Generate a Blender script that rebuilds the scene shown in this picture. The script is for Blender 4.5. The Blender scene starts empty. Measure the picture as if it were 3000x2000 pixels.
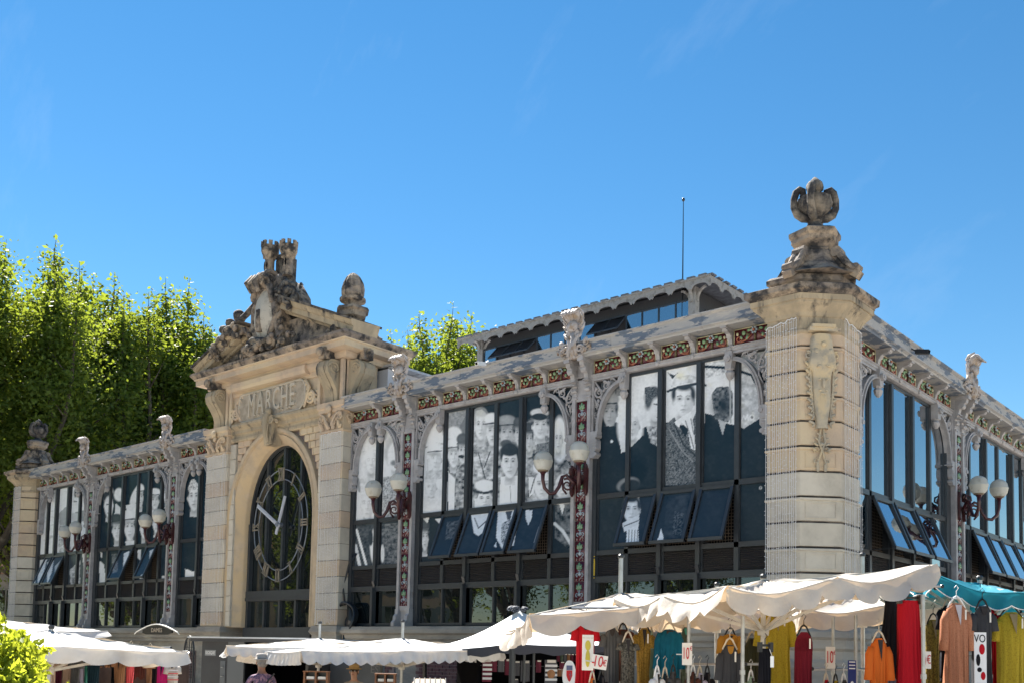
import bpy, math, random
import numpy as np
from mathutils import Vector, Matrix
random.seed(7); np.random.seed(7)
S = bpy.context.scene
COL = S.collection
# ------------------------------------------------------------------ camera
YAW, PITCH, ROLL, FPX, CYP = 0.7117872, 0.0685400, -0.0204929, 2977.1, 1716.0
CP = Vector((7.9643, -17.7669, 1.65))
FW = Vector((-math.sin(YAW)*math.cos(PITCH), math.cos(YAW)*math.cos(PITCH), math.sin(PITCH)))
_r = Vector((math.cos(YAW), math.sin(YAW), 0)); _u = _r.cross(FW)
RT = _r*math.cos(ROLL)-_u*math.sin(ROLL); UP = _u*math.cos(ROLL)+_r*math.sin(ROLL)
cam_d = bpy.data.cameras.new('camera'); cam = bpy.data.objects.new('camera', cam_d); COL.objects.link(cam)
m3 = Matrix((RT, UP, -FW)).transposed()
cam.matrix_world = Matrix.Translation(CP) @ m3.to_4x4()
cam_d.sensor_width = 36; cam_d.lens = FPX/3000*36; cam_d.shift_y = (CYP-1000)/3000; cam_d.clip_end = 2000; cam_d.clip_start = .1
S.camera = cam
# ------------------------------------------------------------------ world, sun, exposure
SUN_EL, SUN_AZV = math.radians(50), (-.93, .37)
w = bpy.data.worlds.new('World'); S.world = w; w.use_nodes = True
nt = w.node_tree; nt.nodes.clear()
sky = nt.nodes.new('ShaderNodeTexSky'); sky.sky_type = 'NISHITA'; sky.sun_disc = False
sky.sun_elevation = SUN_EL; sky.sun_rotation = math.atan2(SUN_AZV[0], SUN_AZV[1])
sky.air_density = 1.0; sky.dust_density = 0.0; sky.ozone_density = 2.0; sky.altitude = 100
hsv = nt.nodes.new('ShaderNodeHueSaturation'); hsv.inputs['Saturation'].default_value = 1.31
bg = nt.nodes.new('ShaderNodeBackground'); bg.inputs[1].default_value = 0.05
wo = nt.nodes.new('ShaderNodeOutputWorld')
gr = nt.nodes.new('ShaderNodeMix'); gr.data_type = 'RGBA'; gr.blend_type = 'MULTIPLY'; gr.inputs[0].default_value = 1; gr.inputs[7].default_value = (1.0, 1.0, .90, 1)
nt.links.new(sky.outputs[0], hsv.inputs['Color']); nt.links.new(hsv.outputs[0], gr.inputs[6]); 
tc = nt.nodes.new('ShaderNodeTexCoord'); mp = nt.nodes.new('ShaderNodeMapping'); mp.inputs['Rotation'].default_value = (.4, .2, .9); mp.inputs['Scale'].default_value = (1.2, 7, 2.5)
n1 = nt.nodes.new('ShaderNodeTexNoise'); n1.inputs['Scale'].default_value = 1.7; n1.inputs['Detail'].default_value = 8; n1.inputs['Roughness'].default_value = .62
mr = nt.nodes.new('ShaderNodeMapRange'); mr.inputs['From Min'].default_value = .56; mr.inputs['From Max'].default_value = .85; mr.inputs['To Max'].default_value = .16
cl = nt.nodes.new('ShaderNodeMix'); cl.data_type = 'RGBA'; cl.inputs[7].default_value = (5.2, 6.0, 7.0, 1)
nt.links.new(tc.outputs['Generated'], mp.inputs[0]); nt.links.new(mp.outputs[0], n1.inputs['Vector']); nt.links.new(n1.outputs['Fac'], mr.inputs['Value']); nt.links.new(mr.outputs[0], cl.inputs[0]); nt.links.new(gr.outputs[2], cl.inputs[6]); nt.links.new(cl.outputs[2], bg.inputs[0]); nt.links.new(bg.outputs[0], wo.inputs[0])
sl = bpy.data.lights.new('sun', 'SUN'); sl.energy = 5.0; sl.angle = math.radians(.5); sl.color = (1, .95, .87)
so = bpy.data.objects.new('sun', sl); COL.objects.link(so)
sd = Vector((SUN_AZV[0]*math.cos(SUN_EL), SUN_AZV[1]*math.cos(SUN_EL), math.sin(SUN_EL))).normalized()
so.rotation_euler = sd.to_track_quat('Z', 'Y').to_euler(); so.location = (0, 0, 60)
S.view_settings.view_transform = 'Standard'; S.view_settings.look = 'None'; S.view_settings.exposure = 1.8
S.view_settings.gamma = 1
try: S.view_settings.use_curve_mapping = False
except Exception: pass
S.render.engine = 'CYCLES'
S.cycles.use_denoising = True
S.cycles.max_bounces = 8; S.cycles.diffuse_bounces = 4; S.cycles.glossy_bounces = 3; S.cycles.transmission_bounces = 4
S.cycles.sample_clamp_indirect = 6
# ------------------------------------------------------------------ placing helpers
def at(px, py, d):            # point at depth d metres along the view axis, seen at source pixel
    return CP + (FW + RT*((px-1500)/FPX) + UP*((CYP-py)/FPX))*d
def onM(px, py, out=0):       # point on the plane y=-out
    d = FW + RT*((px-1500)/FPX) + UP*((CYP-py)/FPX); t = (-out-CP.y)/d.y
    return CP+d*t
def onR(px, py, out=0):
    d = FW + RT*((px-1500)/FPX) + UP*((CYP-py)/FPX); t = (out-CP.x)/d.x
    return CP+d*t
def pix(P):
    P = np.asarray(P, dtype=float)-np.array(CP); z = P@np.array(FW)
    return 1500+FPX*(P@np.array(RT))/z, CYP-FPX*(P@np.array(UP))/z
GZ = 0.0                     # ground level
H_R = Vector((math.cos(YAW), math.sin(YAW), 0)); H_F = Vector((-math.sin(YAW), math.cos(YAW), 0))
# ------------------------------------------------------------------ materials
MATS = {}
def mat(name, c1, c2=None, sc=3.0, lo=.4, hi=.6, c3=None, sc3=1.0, lo3=.55, hi3=.7, bump=0, bsc=20, rough=.7, metal=0, spec=.4, trans=0, stretch=None, coat=0, alpha=None, attr=None, tcol=None):
    if name in MATS: return MATS[name]
    m = bpy.data.materials.new(name); m.use_nodes = True; t = m.node_tree; n = t.nodes; L = t.links
    b = n['Principled BSDF']; b.inputs['Roughness'].default_value = rough; b.inputs['Metallic'].default_value = metal
    b.inputs['Specular IOR Level'].default_value = spec; b.inputs['Coat Weight'].default_value = coat; b.inputs['Coat Roughness'].default_value = .04
    b.inputs['Base Color'].default_value = (*c1, 1)
    g = n.new('ShaderNodeNewGeometry'); pos = g.outputs['Position']
    if stretch:
        mp = n.new('ShaderNodeMapping'); mp.inputs['Scale'].default_value = stretch; L.new(pos, mp.inputs[0]); pos = mp.outputs[0]
    def noise(s, det=6):
        x = n.new('ShaderNodeTexNoise'); x.inputs['Scale'].default_value = s; x.inputs['Detail'].default_value = det
        x.inputs['Roughness'].default_value = .62; L.new(pos, x.inputs['Vector']); return x.outputs['Fac']
    def ramp(src, lo, hi):
        r = n.new('ShaderNodeMapRange'); r.inputs['From Min'].default_value = lo; r.inputs['From Max'].default_value = hi; L.new(src, r.inputs['Value']); return r.outputs['Result']
    def mix(f, a, bb):
        x = n.new('ShaderNodeMix'); x.data_type = 'RGBA'; L.new(f, x.inputs[0])
        for s, k in ((a, 6), (bb, 7)):
            if isinstance(s, tuple): x.inputs[k].default_value = (*s, 1)
            else: L.new(s, x.inputs[k])
        return x.outputs[2]
    col = c1
    if attr:
        a = n.new('ShaderNodeAttribute'); a.attribute_name = attr; col = a.outputs['Color']
    if c2: col = mix(ramp(noise(sc), lo, hi), col, c2)
    if c3: col = mix(ramp(noise(sc3), lo3, hi3), col, c3)
    if not isinstance(col, tuple): L.new(col, b.inputs['Base Color'])
    if bump:
        bp = n.new('ShaderNodeBump'); bp.inputs['Strength'].default_value = bump; bp.inputs['Distance'].default_value = .03
        L.new(noise(bsc, 8), bp.inputs['Height']); L.new(bp.outputs[0], b.inputs['Normal'])
    if trans:
        tr = n.new('ShaderNodeBsdfTranslucent')
        if tcol: tr.inputs[0].default_value = (*tcol, 1)
        elif isinstance(col, tuple): tr.inputs[0].default_value = (*col, 1)
        else: L.new(col, tr.inputs[0])
        mx = n.new('ShaderNodeMixShader'); mx.inputs[0].default_value = trans
        L.new(b.outputs[0], mx.inputs[1]); L.new(tr.outputs[0], mx.inputs[2]); L.new(mx.outputs[0], n['Material Output'].inputs[0])
    MATS[name] = m; return m
stone = mat('limestone', (.52, .395, .285), (.43, .34, .26), 2.2, c3=(.56, .45, .31), sc3=.9, lo3=.45, hi3=.6, bump=.35, bsc=18, rough=.85)
stone_w = mat('weathered_limestone', (.36, .285, .21), (.19, .16, .14), 2.0, .40, .58, c3=(.035, .033, .034), sc3=3.4, lo3=.45, hi3=.61, bump=.6, bsc=14, rough=.9)
stone_d = mat('blackened_limestone', (.21, .18, .145), (.12, .108, .095), 3.0, .4, .6, c3=(.028, .027, .03), sc3=4.2, lo3=.38, hi3=.58, bump=.7, bsc=16, rough=.9)
stone_s = mat('streaked_limestone', (.42, .34, .235), (.30, .25, .18), 1.6, .4, .62, c3=(.07, .065, .06), sc3=2.2, lo3=.54, hi3=.66, bump=.4, bsc=18, rough=.88, stretch=(1.6, 1.6, .45))
stone_g = mat('grey_limestone', (.34, .30, .25), (.22, .20, .18), 2.4, c3=(.42, .37, .31), sc3=1.2, lo3=.5, hi3=.65, bump=.35, bsc=20, rough=.88, stretch=(.5, .5, 1.6))
iron = mat('lilac_grey_iron_paint', (.37, .355, .365), (.29, .28, .285), 5, c3=(.25, .20, .17), sc3=9, lo3=.62, hi3=.75, bump=.15, bsc=40, rough=.5)
iron_c = mat('flaking_cornice_paint', (.33, .325, .325), (.11, .14, .19), 2.4, .52, .56, c3=(.41, .385, .36), sc3=5.5, lo3=.56, hi3=.62, bump=.3, bsc=12, rough=.65, stretch=(.6, .6, 2.4))
soffit_m = mat('soffit_paint', (.30, .275, .26), (.24, .22, .21), 4, rough=.7)
alu = mat('slate_grey_aluminium', (.036, .041, .048), (.030, .034, .04), 6, rough=.38, spec=.5)
alu2 = mat('dark_aluminium', (.016, .018, .022), rough=.35, spec=.5)
louv = mat('dusty_dark_louver', (.05, .046, .047), (.08, .07, .064), 12, .5, .7, rough=.5, stretch=(.4, .4, 8))
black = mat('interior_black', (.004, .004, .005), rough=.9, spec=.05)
gridm = mat('rusty_wire', (.10, .075, .055), rough=.7)
glaze_r = mat('oxblood_glaze', (.13, .022, .028), (.08, .015, .03), 14, rough=.25, spec=.6, bump=.3, bsc=30)
glaze_t = mat('terracotta_glaze', (.36, .12, .065), (.22, .065, .04), 16, rough=.3, spec=.5)
glaze_g = mat('green_glaze', (.12, .24, .13), (.20, .30, .17), 12, rough=.25, spec=.6)
glaze_w = mat('blue_white_glaze', (.36, .40, .43), (.22, .28, .33), 14, rough=.25, spec=.6)
glaze_o = mat('dark_olive_glaze', (.075, .065, .03), (.12, .09, .04), 18, rough=.35)
glaze_p = mat('pink_grey_glaze', (.30, .16, .16), (.22, .22, .20), 18, rough=.35)
glaze_c = mat('cream_glaze', (.50, .46, .30), rough=.25)
oxred = mat('oxblood_iron_paint', (.070, .018, .020), (.045, .013, .015), 8, rough=.35, spec=.5)
globe_m = mat('milky_globe_plastic', (.72, .71, .66), (.64, .62, .57), 3, c3=(.40, .37, .30), sc3=7, lo3=.55, hi3=.72, rough=.12, spec=.5, trans=.40, tcol=(.78, .76, .66))
white_m = mat('white_plastic', (.78, .78, .78), rough=.4)
wire_w = mat('white_cable', (.62, .62, .64), rough=.5)
steel = mat('galvanised_steel', (.42, .42, .42), (.34, .34, .33), 8, rough=.35, metal=.7)
strut_m = mat('pale_painted_strut', (.55, .52, .46), (.42, .40, .36), 6, rough=.45)
canv = mat('white_canvas', (.66, .65, .635), (.58, .565, .54), 2.2, .45, .7, c3=(.50, .46, .41), sc3=.9, lo3=.62, hi3=.8, rough=.75, spec=.2, trans=.10, tcol=(.80, .58, .34), bump=.4, bsc=4)
canv_c = mat('cream_canvas', (.54, .51, .465), (.46, .425, .38), 2.4, .42, .65, c3=(.36, .31, .25), sc3=1.1, lo3=.62, hi3=.8, rough=.75, spec=.2, trans=.13, tcol=(.85, .54, .25), bump=.5, bsc=4)
teal_c = mat('teal_canvas', (.015, .21, .29), (.015, .18, .25), 2, rough=.7, spec=.2, trans=.15, tcol=(.02, .28, .36))
canv_g = mat('charcoal_canvas', (.05, .05, .06), rough=.8, trans=.1)
slate = mat('slate_roofing', (.10, .10, .11), (.16, .16, .17), 6, rough=.6)
zinc = mat('zinc_sheet', (.50, .51, .53), (.42, .43, .45), 4, rough=.4, metal=.3)
render_w = mat('pale_render', (.52, .52, .55), (.47, .47, .50), 2, rough=.85)
asph = mat('paving', (.46, .41, .35), (.40, .355, .30), 1.2, c3=(.50, .45, .39), sc3=.4, lo3=.5, hi3=.6, bump=.2, bsc=30, rough=.9)
brickm = mat('purple_brick', (.13, .055, .06), (.09, .045, .052), 9, c3=(.17, .09, .085), sc3=3, lo3=.5, hi3=.65, bump=.3, bsc=50, rough=.8)
mortar = mat('mortar', (.22, .17, .16), rough=.9)
barkm = mat('bark', (.075, .06, .045), (.15, .13, .10), 3, .5, .65, bump=.5, bsc=10, rough=.9)
def glass(name, tint, refl=.5, rough=.01):
    m = bpy.data.materials.new(name); m.use_nodes = True; t = m.node_tree; n = t.nodes; n.clear(); o = n.new('ShaderNodeOutputMaterial')
    d = n.new('ShaderNodeBsdfDiffuse'); d.inputs[0].default_value = (*tint, 1)
    g = n.new('ShaderNodeBsdfGlossy'); g.inputs['Roughness'].default_value = rough; g.inputs[0].default_value = (.92, .96, 1, 1)
    tc = n.new('ShaderNodeNewGeometry'); nz = n.new('ShaderNodeTexNoise'); nz.inputs['Scale'].default_value = 1.3; bp = n.new('ShaderNodeBump'); bp.inputs['Strength'].default_value = .06; bp.inputs['Distance'].default_value = .03
    t.links.new(tc.outputs['Position'], nz.inputs[0]); t.links.new(nz.outputs[0], bp.inputs['Height']); t.links.new(bp.outputs[0], g.inputs['Normal'])
    f = n.new('ShaderNodeFresnel'); f.inputs[0].default_value = 1.7
    ad = n.new('ShaderNodeMath'); ad.operation = 'MULTIPLY_ADD'; ad.inputs[1].default_value = .9; ad.inputs[2].default_value = refl; ad.use_clamp = True
    mx = n.new('ShaderNodeMixShader'); t.links.new(f.outputs[0], ad.inputs[0]); t.links.new(ad.outputs[0], mx.inputs[0]); t.links.new(d.outputs[0], mx.inputs[1]); t.links.new(g.outputs[0], mx.inputs[2]); t.links.new(mx.outputs[0], o.inputs[0])
    return m
glass_b = glass('solar_glass', (.004, .012, .02), .38)
glass_d = glass('dark_glass', (.008, .011, .012), .05)
film = mat('printed_window_film', (.5, .5, .5), attr='print', rough=.25, spec=.15, coat=.05)
# ------------------------------------------------------------------ mesh builder
def rotm(ax, a): return Matrix.Rotation(a, 3, ax)
class MB:
    def __init__(s): s.v = []; s.f = []; s.m = []; s.cm = 0
    def mat(s, i): s.cm = i; return s
    def add(s, vs, fs):
        b = len(s.v); s.v += [tuple(v) for v in vs]; s.f += [tuple(i+b for i in f) for f in fs]; s.m += [s.cm]*len(fs); return s
    def box(s, x0, x1, y0, y1, z0, z1):
        vs = [(x, y, z) for z in (z0, z1) for (x, y) in ((x0, y0), (x1, y0), (x1, y1), (x0, y1))]
        return s.add(vs, [(0, 3, 2, 1), (4, 5, 6, 7), (0, 1, 5, 4), (1, 2, 6, 5), (2, 3, 7, 6), (3, 0, 4, 7)])
    def obox(s, c, ax, ay, az, hx, hy, hz):
        c = Vector(c); ax, ay, az = Vector(ax), Vector(ay), Vector(az)
        vs = [c+ax*x*hx+ay*y*hy+az*z*hz for z in (-1, 1) for (x, y) in ((-1, -1), (1, -1), (1, 1), (-1, 1))]
        return s.add(vs, [(0, 3, 2, 1), (4, 5, 6, 7), (0, 1, 5, 4), (1, 2, 6, 5), (2, 3, 7, 6), (3, 0, 4, 7)])
    def bar(s, a, b, w, h=None, up=(0, 0, 1)):
        a, b = Vector(a), Vector(b); d = b-a; l = d.length; d.normalize(); u = Vector(up)
        if abs(d.dot(u)) > .97: u = Vector((1, 0, 0))
        r = d.cross(u).normalized(); u = r.cross(d)
        return s.obox((a+b)/2, d, r, u, l/2, w/2, (h or w)/2)
    def tube(s, pts, r, n=8, cap=True, closed=False):
        pts = [Vector(p) for p in pts]; N = len(pts); rs = r if hasattr(r, '__len__') else [r]*N
        base = len(s.v); prev = None; vs = []
        for i, p in enumerate(pts):
            d = (pts[(i+1) % N]-pts[i-1]) if closed else (pts[min(i+1, N-1)]-pts[max(i-1, 0)])
            if d.length < 1e-9: d = Vector((0, 0, 1))
            d.normalize()
            if prev is None:
                u = Vector((0, 0, 1)) if abs(d.z) < .9 else Vector((1, 0, 0)); u = (u-d*u.dot(d)).normalized()
            else:
                u = prev-d*prev.dot(d); u = u.normalized() if u.length > 1e-6 else d.orthogonal().normalized()
            prev = u; q = d.cross(u)
            for k in range(n):
                a = 2*math.pi*k/n; vs.append(p+(u*math.cos(a)+q*math.sin(a))*rs[i])
        fs = []
        for i in range(N if closed else N-1):
            j = (i+1) % N
            for k in range(n): fs.append((i*n+k, i*n+(k+1) % n, j*n+(k+1) % n, j*n+k))
        if cap and not closed: fs += [tuple(range(n))[::-1], tuple((N-1)*n+k for k in range(n))]
        return s.add(vs, fs)
    def lathe(s, prof, c=(0, 0, 0), n=16, sx=1, sy=1, rib=0):
        c = Vector(c); vs = []
        for r, z in prof:
            for k in range(n):
                a = 2*math.pi*k/n; rr = r*(1-rib*(k % 2)); vs.append(c+Vector((rr*math.cos(a)*sx, rr*math.sin(a)*sy, z)))
        fs = []
        for i in range(len(prof)-1):
            for k in range(n): fs.append((i*n+k, i*n+(k+1) % n, (i+1)*n+(k+1) % n, (i+1)*n+k))
        fs += [tuple(range(n))[::-1], tuple((len(prof)-1)*n+k for k in range(n))]
        return s.add(vs, fs)
    def ell(s, c, rx, ry, rz, M=None, n=8, m=6):
        c = Vector(c); M = M or Matrix.Identity(3); vs = [c+M@Vector((0, 0, -rz))]
        for i in range(1, m):
            t = math.pi*i/m-math.pi/2
            for k in range(n):
                a = 2*math.pi*k/n; vs.append(c+M@Vector((rx*math.cos(t)*math.cos(a), ry*math.cos(t)*math.sin(a), rz*math.sin(t))))
        vs.append(c+M@Vector((0, 0, rz))); fs = []
        for k in range(n):
            fs.append((0, 1+(k+1) % n, 1+k)); fs.append((len(vs)-1, 1+(m-2)*n+k, 1+(m-2)*n+(k+1) % n))
        for i in range(m-2):
            for k in range(n): fs.append((1+i*n+k, 1+i*n+(k+1) % n, 1+(i+1)*n+(k+1) % n, 1+(i+1)*n+k))
        return s.add(vs, fs)
    def prism(s, poly, y0, y1, fn=None):   # poly in (x,z), extruded along y
        fn = fn or (lambda x, y, z: (x, y, z)); n = len(poly)
        vs = [fn(x, y0, z) for x, z in poly]+[fn(x, y1, z) for x, z in poly]
        fs = [tuple(range(n)), tuple(range(n, 2*n))[::-1]]+[(i, i+n, (i+1) % n+n, (i+1) % n) for i in range(n)]
        return s.add(vs, fs)
    def sweep(s, plan, prof, closed=True, cap=True):   # plan CCW [(x,y)], prof [(out,z)] bottom to top
        P = [Vector((x, y)) for x, y in plan]; N = len(P); nrm = []
        for i in range(N):
            a = P[i]-P[i-1] if (closed or i > 0) else P[1]-P[0]
            b = P[(i+1) % N]-P[i] if (closed or i < N-1) else P[-1]-P[-2]
            a.normalize(); b.normalize(); na = Vector((a.y, -a.x)); nb = Vector((b.y, -b.x)); h = na+nb
            h = h/ max(.3, (1+na.dot(nb))) ; nrm.append(h)
        vs = [(P[i].x+nrm[i].x*o, P[i].y+nrm[i].y*o, z) for o, z in prof for i in range(N)]
        fs = []
        for j in range(len(prof)-1):
            for i in range(N if closed else N-1):
                k = (i+1) % N; fs.append((j*N+i, j*N+k, (j+1)*N+k, (j+1)*N+i))
        if cap and closed: fs += [tuple(range(N))[::-1], tuple((len(prof)-1)*N+i for i in range(N))]
        return s.add(vs, fs)
    def grid(s, fn, nu, nv):
        vs = [fn(i/nu, j/nv) for j in range(nv+1) for i in range(nu+1)]
        fs = [(j*(nu+1)+i, j*(nu+1)+i+1, (j+1)*(nu+1)+i+1, (j+1)*(nu+1)+i) for j in range(nv) for i in range(nu)]
        return s.add(vs, fs)
    def volute(s, c, ax, az, r, turns=1.6, w=.05, start=0, n=7, seg=18, sgn=1, r1=.18):
        c = Vector(c); ax, az = Vector(ax), Vector(az); pts = []; rs = []
        for i in range(seg+1):
            t = i/seg; a = start+sgn*turns*2*math.pi*t; rr = r*(1-t*(1-r1)); pts.append(c+(ax*math.cos(a)+az*math.sin(a))*rr); rs.append(w*(1-.45*t))
        return s.tube(pts, rs, n)
    def mesh(s, name, mats, smooth=False):
        me = bpy.data.meshes.new(name); me.from_pydata(s.v, [], s.f)
        for m in (mats if isinstance(mats, (list, tuple)) else [mats]): me.materials.append(m)
        me.polygons.foreach_set('material_index', s.m)
        if smooth: me.polygons.foreach_set('use_smooth', [True]*len(s.f)); 
        me.update(); return me
def link(name, data, parent=None):
    o = bpy.data.objects.new(name, data); COL.objects.link(o)
    if parent: o.parent = parent
    return o
def ob(name, mb, mats, parent=None, smooth=False): return link(name, mb.mesh(name, mats, smooth), parent)
def tag(o, label=None, cat=None, group=None, kind=None):
    if label: o['label'] = label
    if cat: o['category'] = cat
    if group: o['group'] = group
    if kind: o['kind'] = kind
    return o
def E(name, loc=(0, 0, 0), rz=0, parent=None):
    o = bpy.data.objects.new(name, None); COL.objects.link(o); o.location = loc; o.rotation_euler = (0, 0, rz); o.empty_display_size = .2
    if parent: o.parent = parent
    return o
def copy_tree(o, parent=None):
    c = o.copy(); COL.objects.link(c); c.parent = parent
    for ch in list(o.children): copy_tree(ch, c)
    return c
def smooth_by(o, ang=40):
    me = o.data
    me.polygons.foreach_set('use_smooth', [True]*len(me.polygons))
    try: me.set_sharp_from_angle(angle=math.radians(ang))
    except Exception: pass
    return o
def displace(mb, amp, fr, seed=0):
    r = random.Random(seed); ph = [(r.uniform(.5, 1.5)*fr, r.uniform(.5, 1.5)*fr, r.uniform(.5, 1.5)*fr, r.uniform(0, 6)) for _ in range(6)]
    nv = []
    for x, y, z in mb.v:
        d = [0, 0, 0]
        for i, (a, b, c, p) in enumerate(ph): d[i % 3] += math.sin(a*x+b*y*1.3+c*z+p)
        nv.append((x+d[0]*amp, y+d[1]*amp, z+d[2]*amp))
    mb.v = nv; return mb
# ------------------------------------------------------------------ the printed black-and-white crowd on the window film
def _h(ix, iy, sd):
    v = np.sin(ix*127.1+iy*311.7+sd*74.7)*43758.5453; return v-np.floor(v)
def _n(x, y, f, s=0):        # value noise, four octaves, about -1..1
    v = 0; a = 1; t = 0; f = f*.55
    for k in range(4):
        X, Y = x*f+k*17.3, y*f*1.1+k*9.1; ix, iy = np.floor(X), np.floor(Y); fx, fy = X-ix, Y-iy; fx = fx*fx*(3-2*fx); fy = fy*fy*(3-2*fy)
        q = (_h(ix, iy, s)*(1-fx)+_h(ix+1, iy, s)*fx)*(1-fy)+(_h(ix, iy+1, s)*(1-fx)+_h(ix+1, iy+1, s)*fx)*fy
        v = v+a*(q*2-1); t += a; a *= .6; f *= 2
    return v/t*1.5
class Pic:
    def __init__(s, px, py): s.X = px; s.Y = py; s.g = np.full(len(px), .03); s.t = (0, 0, 1, 1)
    def fr(s, x0, y0, k): s.t = (x0, y0, k); s.u = (s.X-x0)*k; s.v = (s.Y-y0)*k; return s
    def put(s, m, val): s.g = s.g*(1-m)+val*m
    def el(s, cx, cy, rx, ry, val, a=0, soft=.12):
        c, n = math.cos(a), math.sin(a); dx, dy = s.u-cx, s.v-cy; x = dx*c+dy*n; y = -dx*n+dy*c
        r = np.sqrt((x/rx)**2+(y/ry)**2); s.put(np.clip((1+soft-r)/(2*soft), 0, 1), val)
    def po(s, pts, val):
        n = len(pts); ins = np.zeros(len(s.u), bool)
        for i in range(n):
            x1, y1 = pts[i]; x2, y2 = pts[i-1]
            c = (y1 > s.v) != (y2 > s.v)
            with np.errstate(divide='ignore', invalid='ignore'): xx = (x2-x1)*(s.v-y1)/((y2-y1) or 1e-9)+x1
            ins ^= c & (s.u < xx)
        s.put(ins.astype(float), val)
    def li(s, pts, w, val):
        for (x1, y1), (x2, y2) in zip(pts[:-1], pts[1:]):
            dx, dy = x2-x1, y2-y1; L = dx*dx+dy*dy+1e-9; t = np.clip(((s.u-x1)*dx+(s.v-y1)*dy)/L, 0, 1)
            d = np.hypot(s.u-x1-t*dx, s.v-y1-t*dy); s.put(np.clip((w/2+1.2-d)/2, 0, 1), val)
    def tex(s, pts, val, amp, f=.25, sd=0):
        g0 = s.g.copy(); s.po(pts, 2.0); m = s.g > 1.9; s.g = np.where(m, np.clip(val+amp*_n(s.u, s.v, f, sd), .01, .9), g0)
    def face(s, cx, cy, w, h, tone=.78, lk=0, hat=None, hair=.04, dk=.05, tilt=0, det=1):
        c, n = math.cos(tilt), math.sin(tilt); q = lambda x, y: (cx+x*w*c-y*h*n*.5, cy+y*h*c+x*w*n*.5)
        s.po([q(-.45, .7), q(.48, .7), q(.62, 1.45), q(-.66, 1.45)], tone*.80); s.el(*q(.05, 1.0), w*.5, h*.22, tone*.5, 0, .7)
        s.el(*q(-.93, .08), w*.13, h*.19, tone*.85); s.el(*q(.93, .08), w*.13, h*.19, tone*.55)
        if hair is not None: s.el(*q(0, -.40), w*1.06, h*.74, hair, tilt)
        dx, dy = s.u-cx, s.v-cy; X = (dx*c+dy*n)/w; Yy = (-dx*n+dy*c)/h; jaw = .92-.22*np.clip(Yy, 0, 1)**2; rr = np.sqrt((X/jaw)**2+Yy**2)
        sh = tone*(1-.42*np.clip(X*.8+.1-lk*.4, 0, 1)**1.4-.10*np.clip(-X-.5, 0, 1)-.18*np.clip(Yy-.55, 0, 1))*(1+.05*_n(s.u, s.v, 3/w, 4)); s.put(np.clip((1.06-rr)/.12, 0, 1), sh)
        if hair is not None: s.el(*q(0, -.98), w*.82, h*.34, hair, tilt, .25); s.el(*q(-.86, -.42), w*.16, h*.34, hair, tilt, .5); s.el(*q(.84, -.42), w*.18, h*.36, hair, tilt, .5)
        dk = max(dk, .03)
        for sg in (-1, 1):
            x = sg*.38+lk*.18; s.el(*q(x, -.17), w*.24, h*.13, tone*.62 if det else tone*.8, 0, .8)
            s.li([q(x-.20, -.30), q(x+.02, -.345), q(x+.22, -.30)], max(1.3, h*.035), dk*2); s.el(*q(x, -.14), w*.15, h*.045, dk*3, 0, .6); s.el(*q(x+lk*.05, -.14), w*.065, h*.05, dk, 0, .5)
        x = lk*.22; s.el(*q(x+.14, .10), w*.09, h*.22, tone*.72, 0, .8); s.el(*q(x+.02, .27), w*.20, h*.045, tone*.42, 0, .7); s.el(*q(x-.03, .18), w*.07, h*.10, min(.86, tone*1.1), 0, .8)
        s.el(*q(x+.02, .40), w*.10, h*.04, tone*.75, 0, .8); s.el(*q(x+.02, .52), w*.30, h*.035, dk*3, 0, .5); s.el(*q(x+.02, .56), w*.24, h*.045, tone*.62, 0, .8); s.el(*q(x+.02, .67), w*.2, h*.03, tone*.66, 0, .8)
        s.el(*q(.42, .45), w*.25, h*.28, tone*.72, 0, .9)
        if hat is not None:
            s.el(*q(0, -.95), w*1.2, h*.48, hat, tilt-.05); s.el(*q(-.2, -1.0), w*.8, h*.3, min(.85, hat*1.2+.02), tilt, .5)
            s.li([q(-1.12, -.60), q(-.3, -.66), q(.9, -.70)], h*.09, .04 if hat > .2 else .14); s.el(*q(-.1, -.45), w*.8, h*.12, tone*.5, 0, .8)
    def cap(s, cx, cy, w, h, val): s.el(cx, cy, w, h, val); s.li([(cx-w, cy+h*.7), (cx+w*.8, cy+h*.6)], h*.4, .03)
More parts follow.
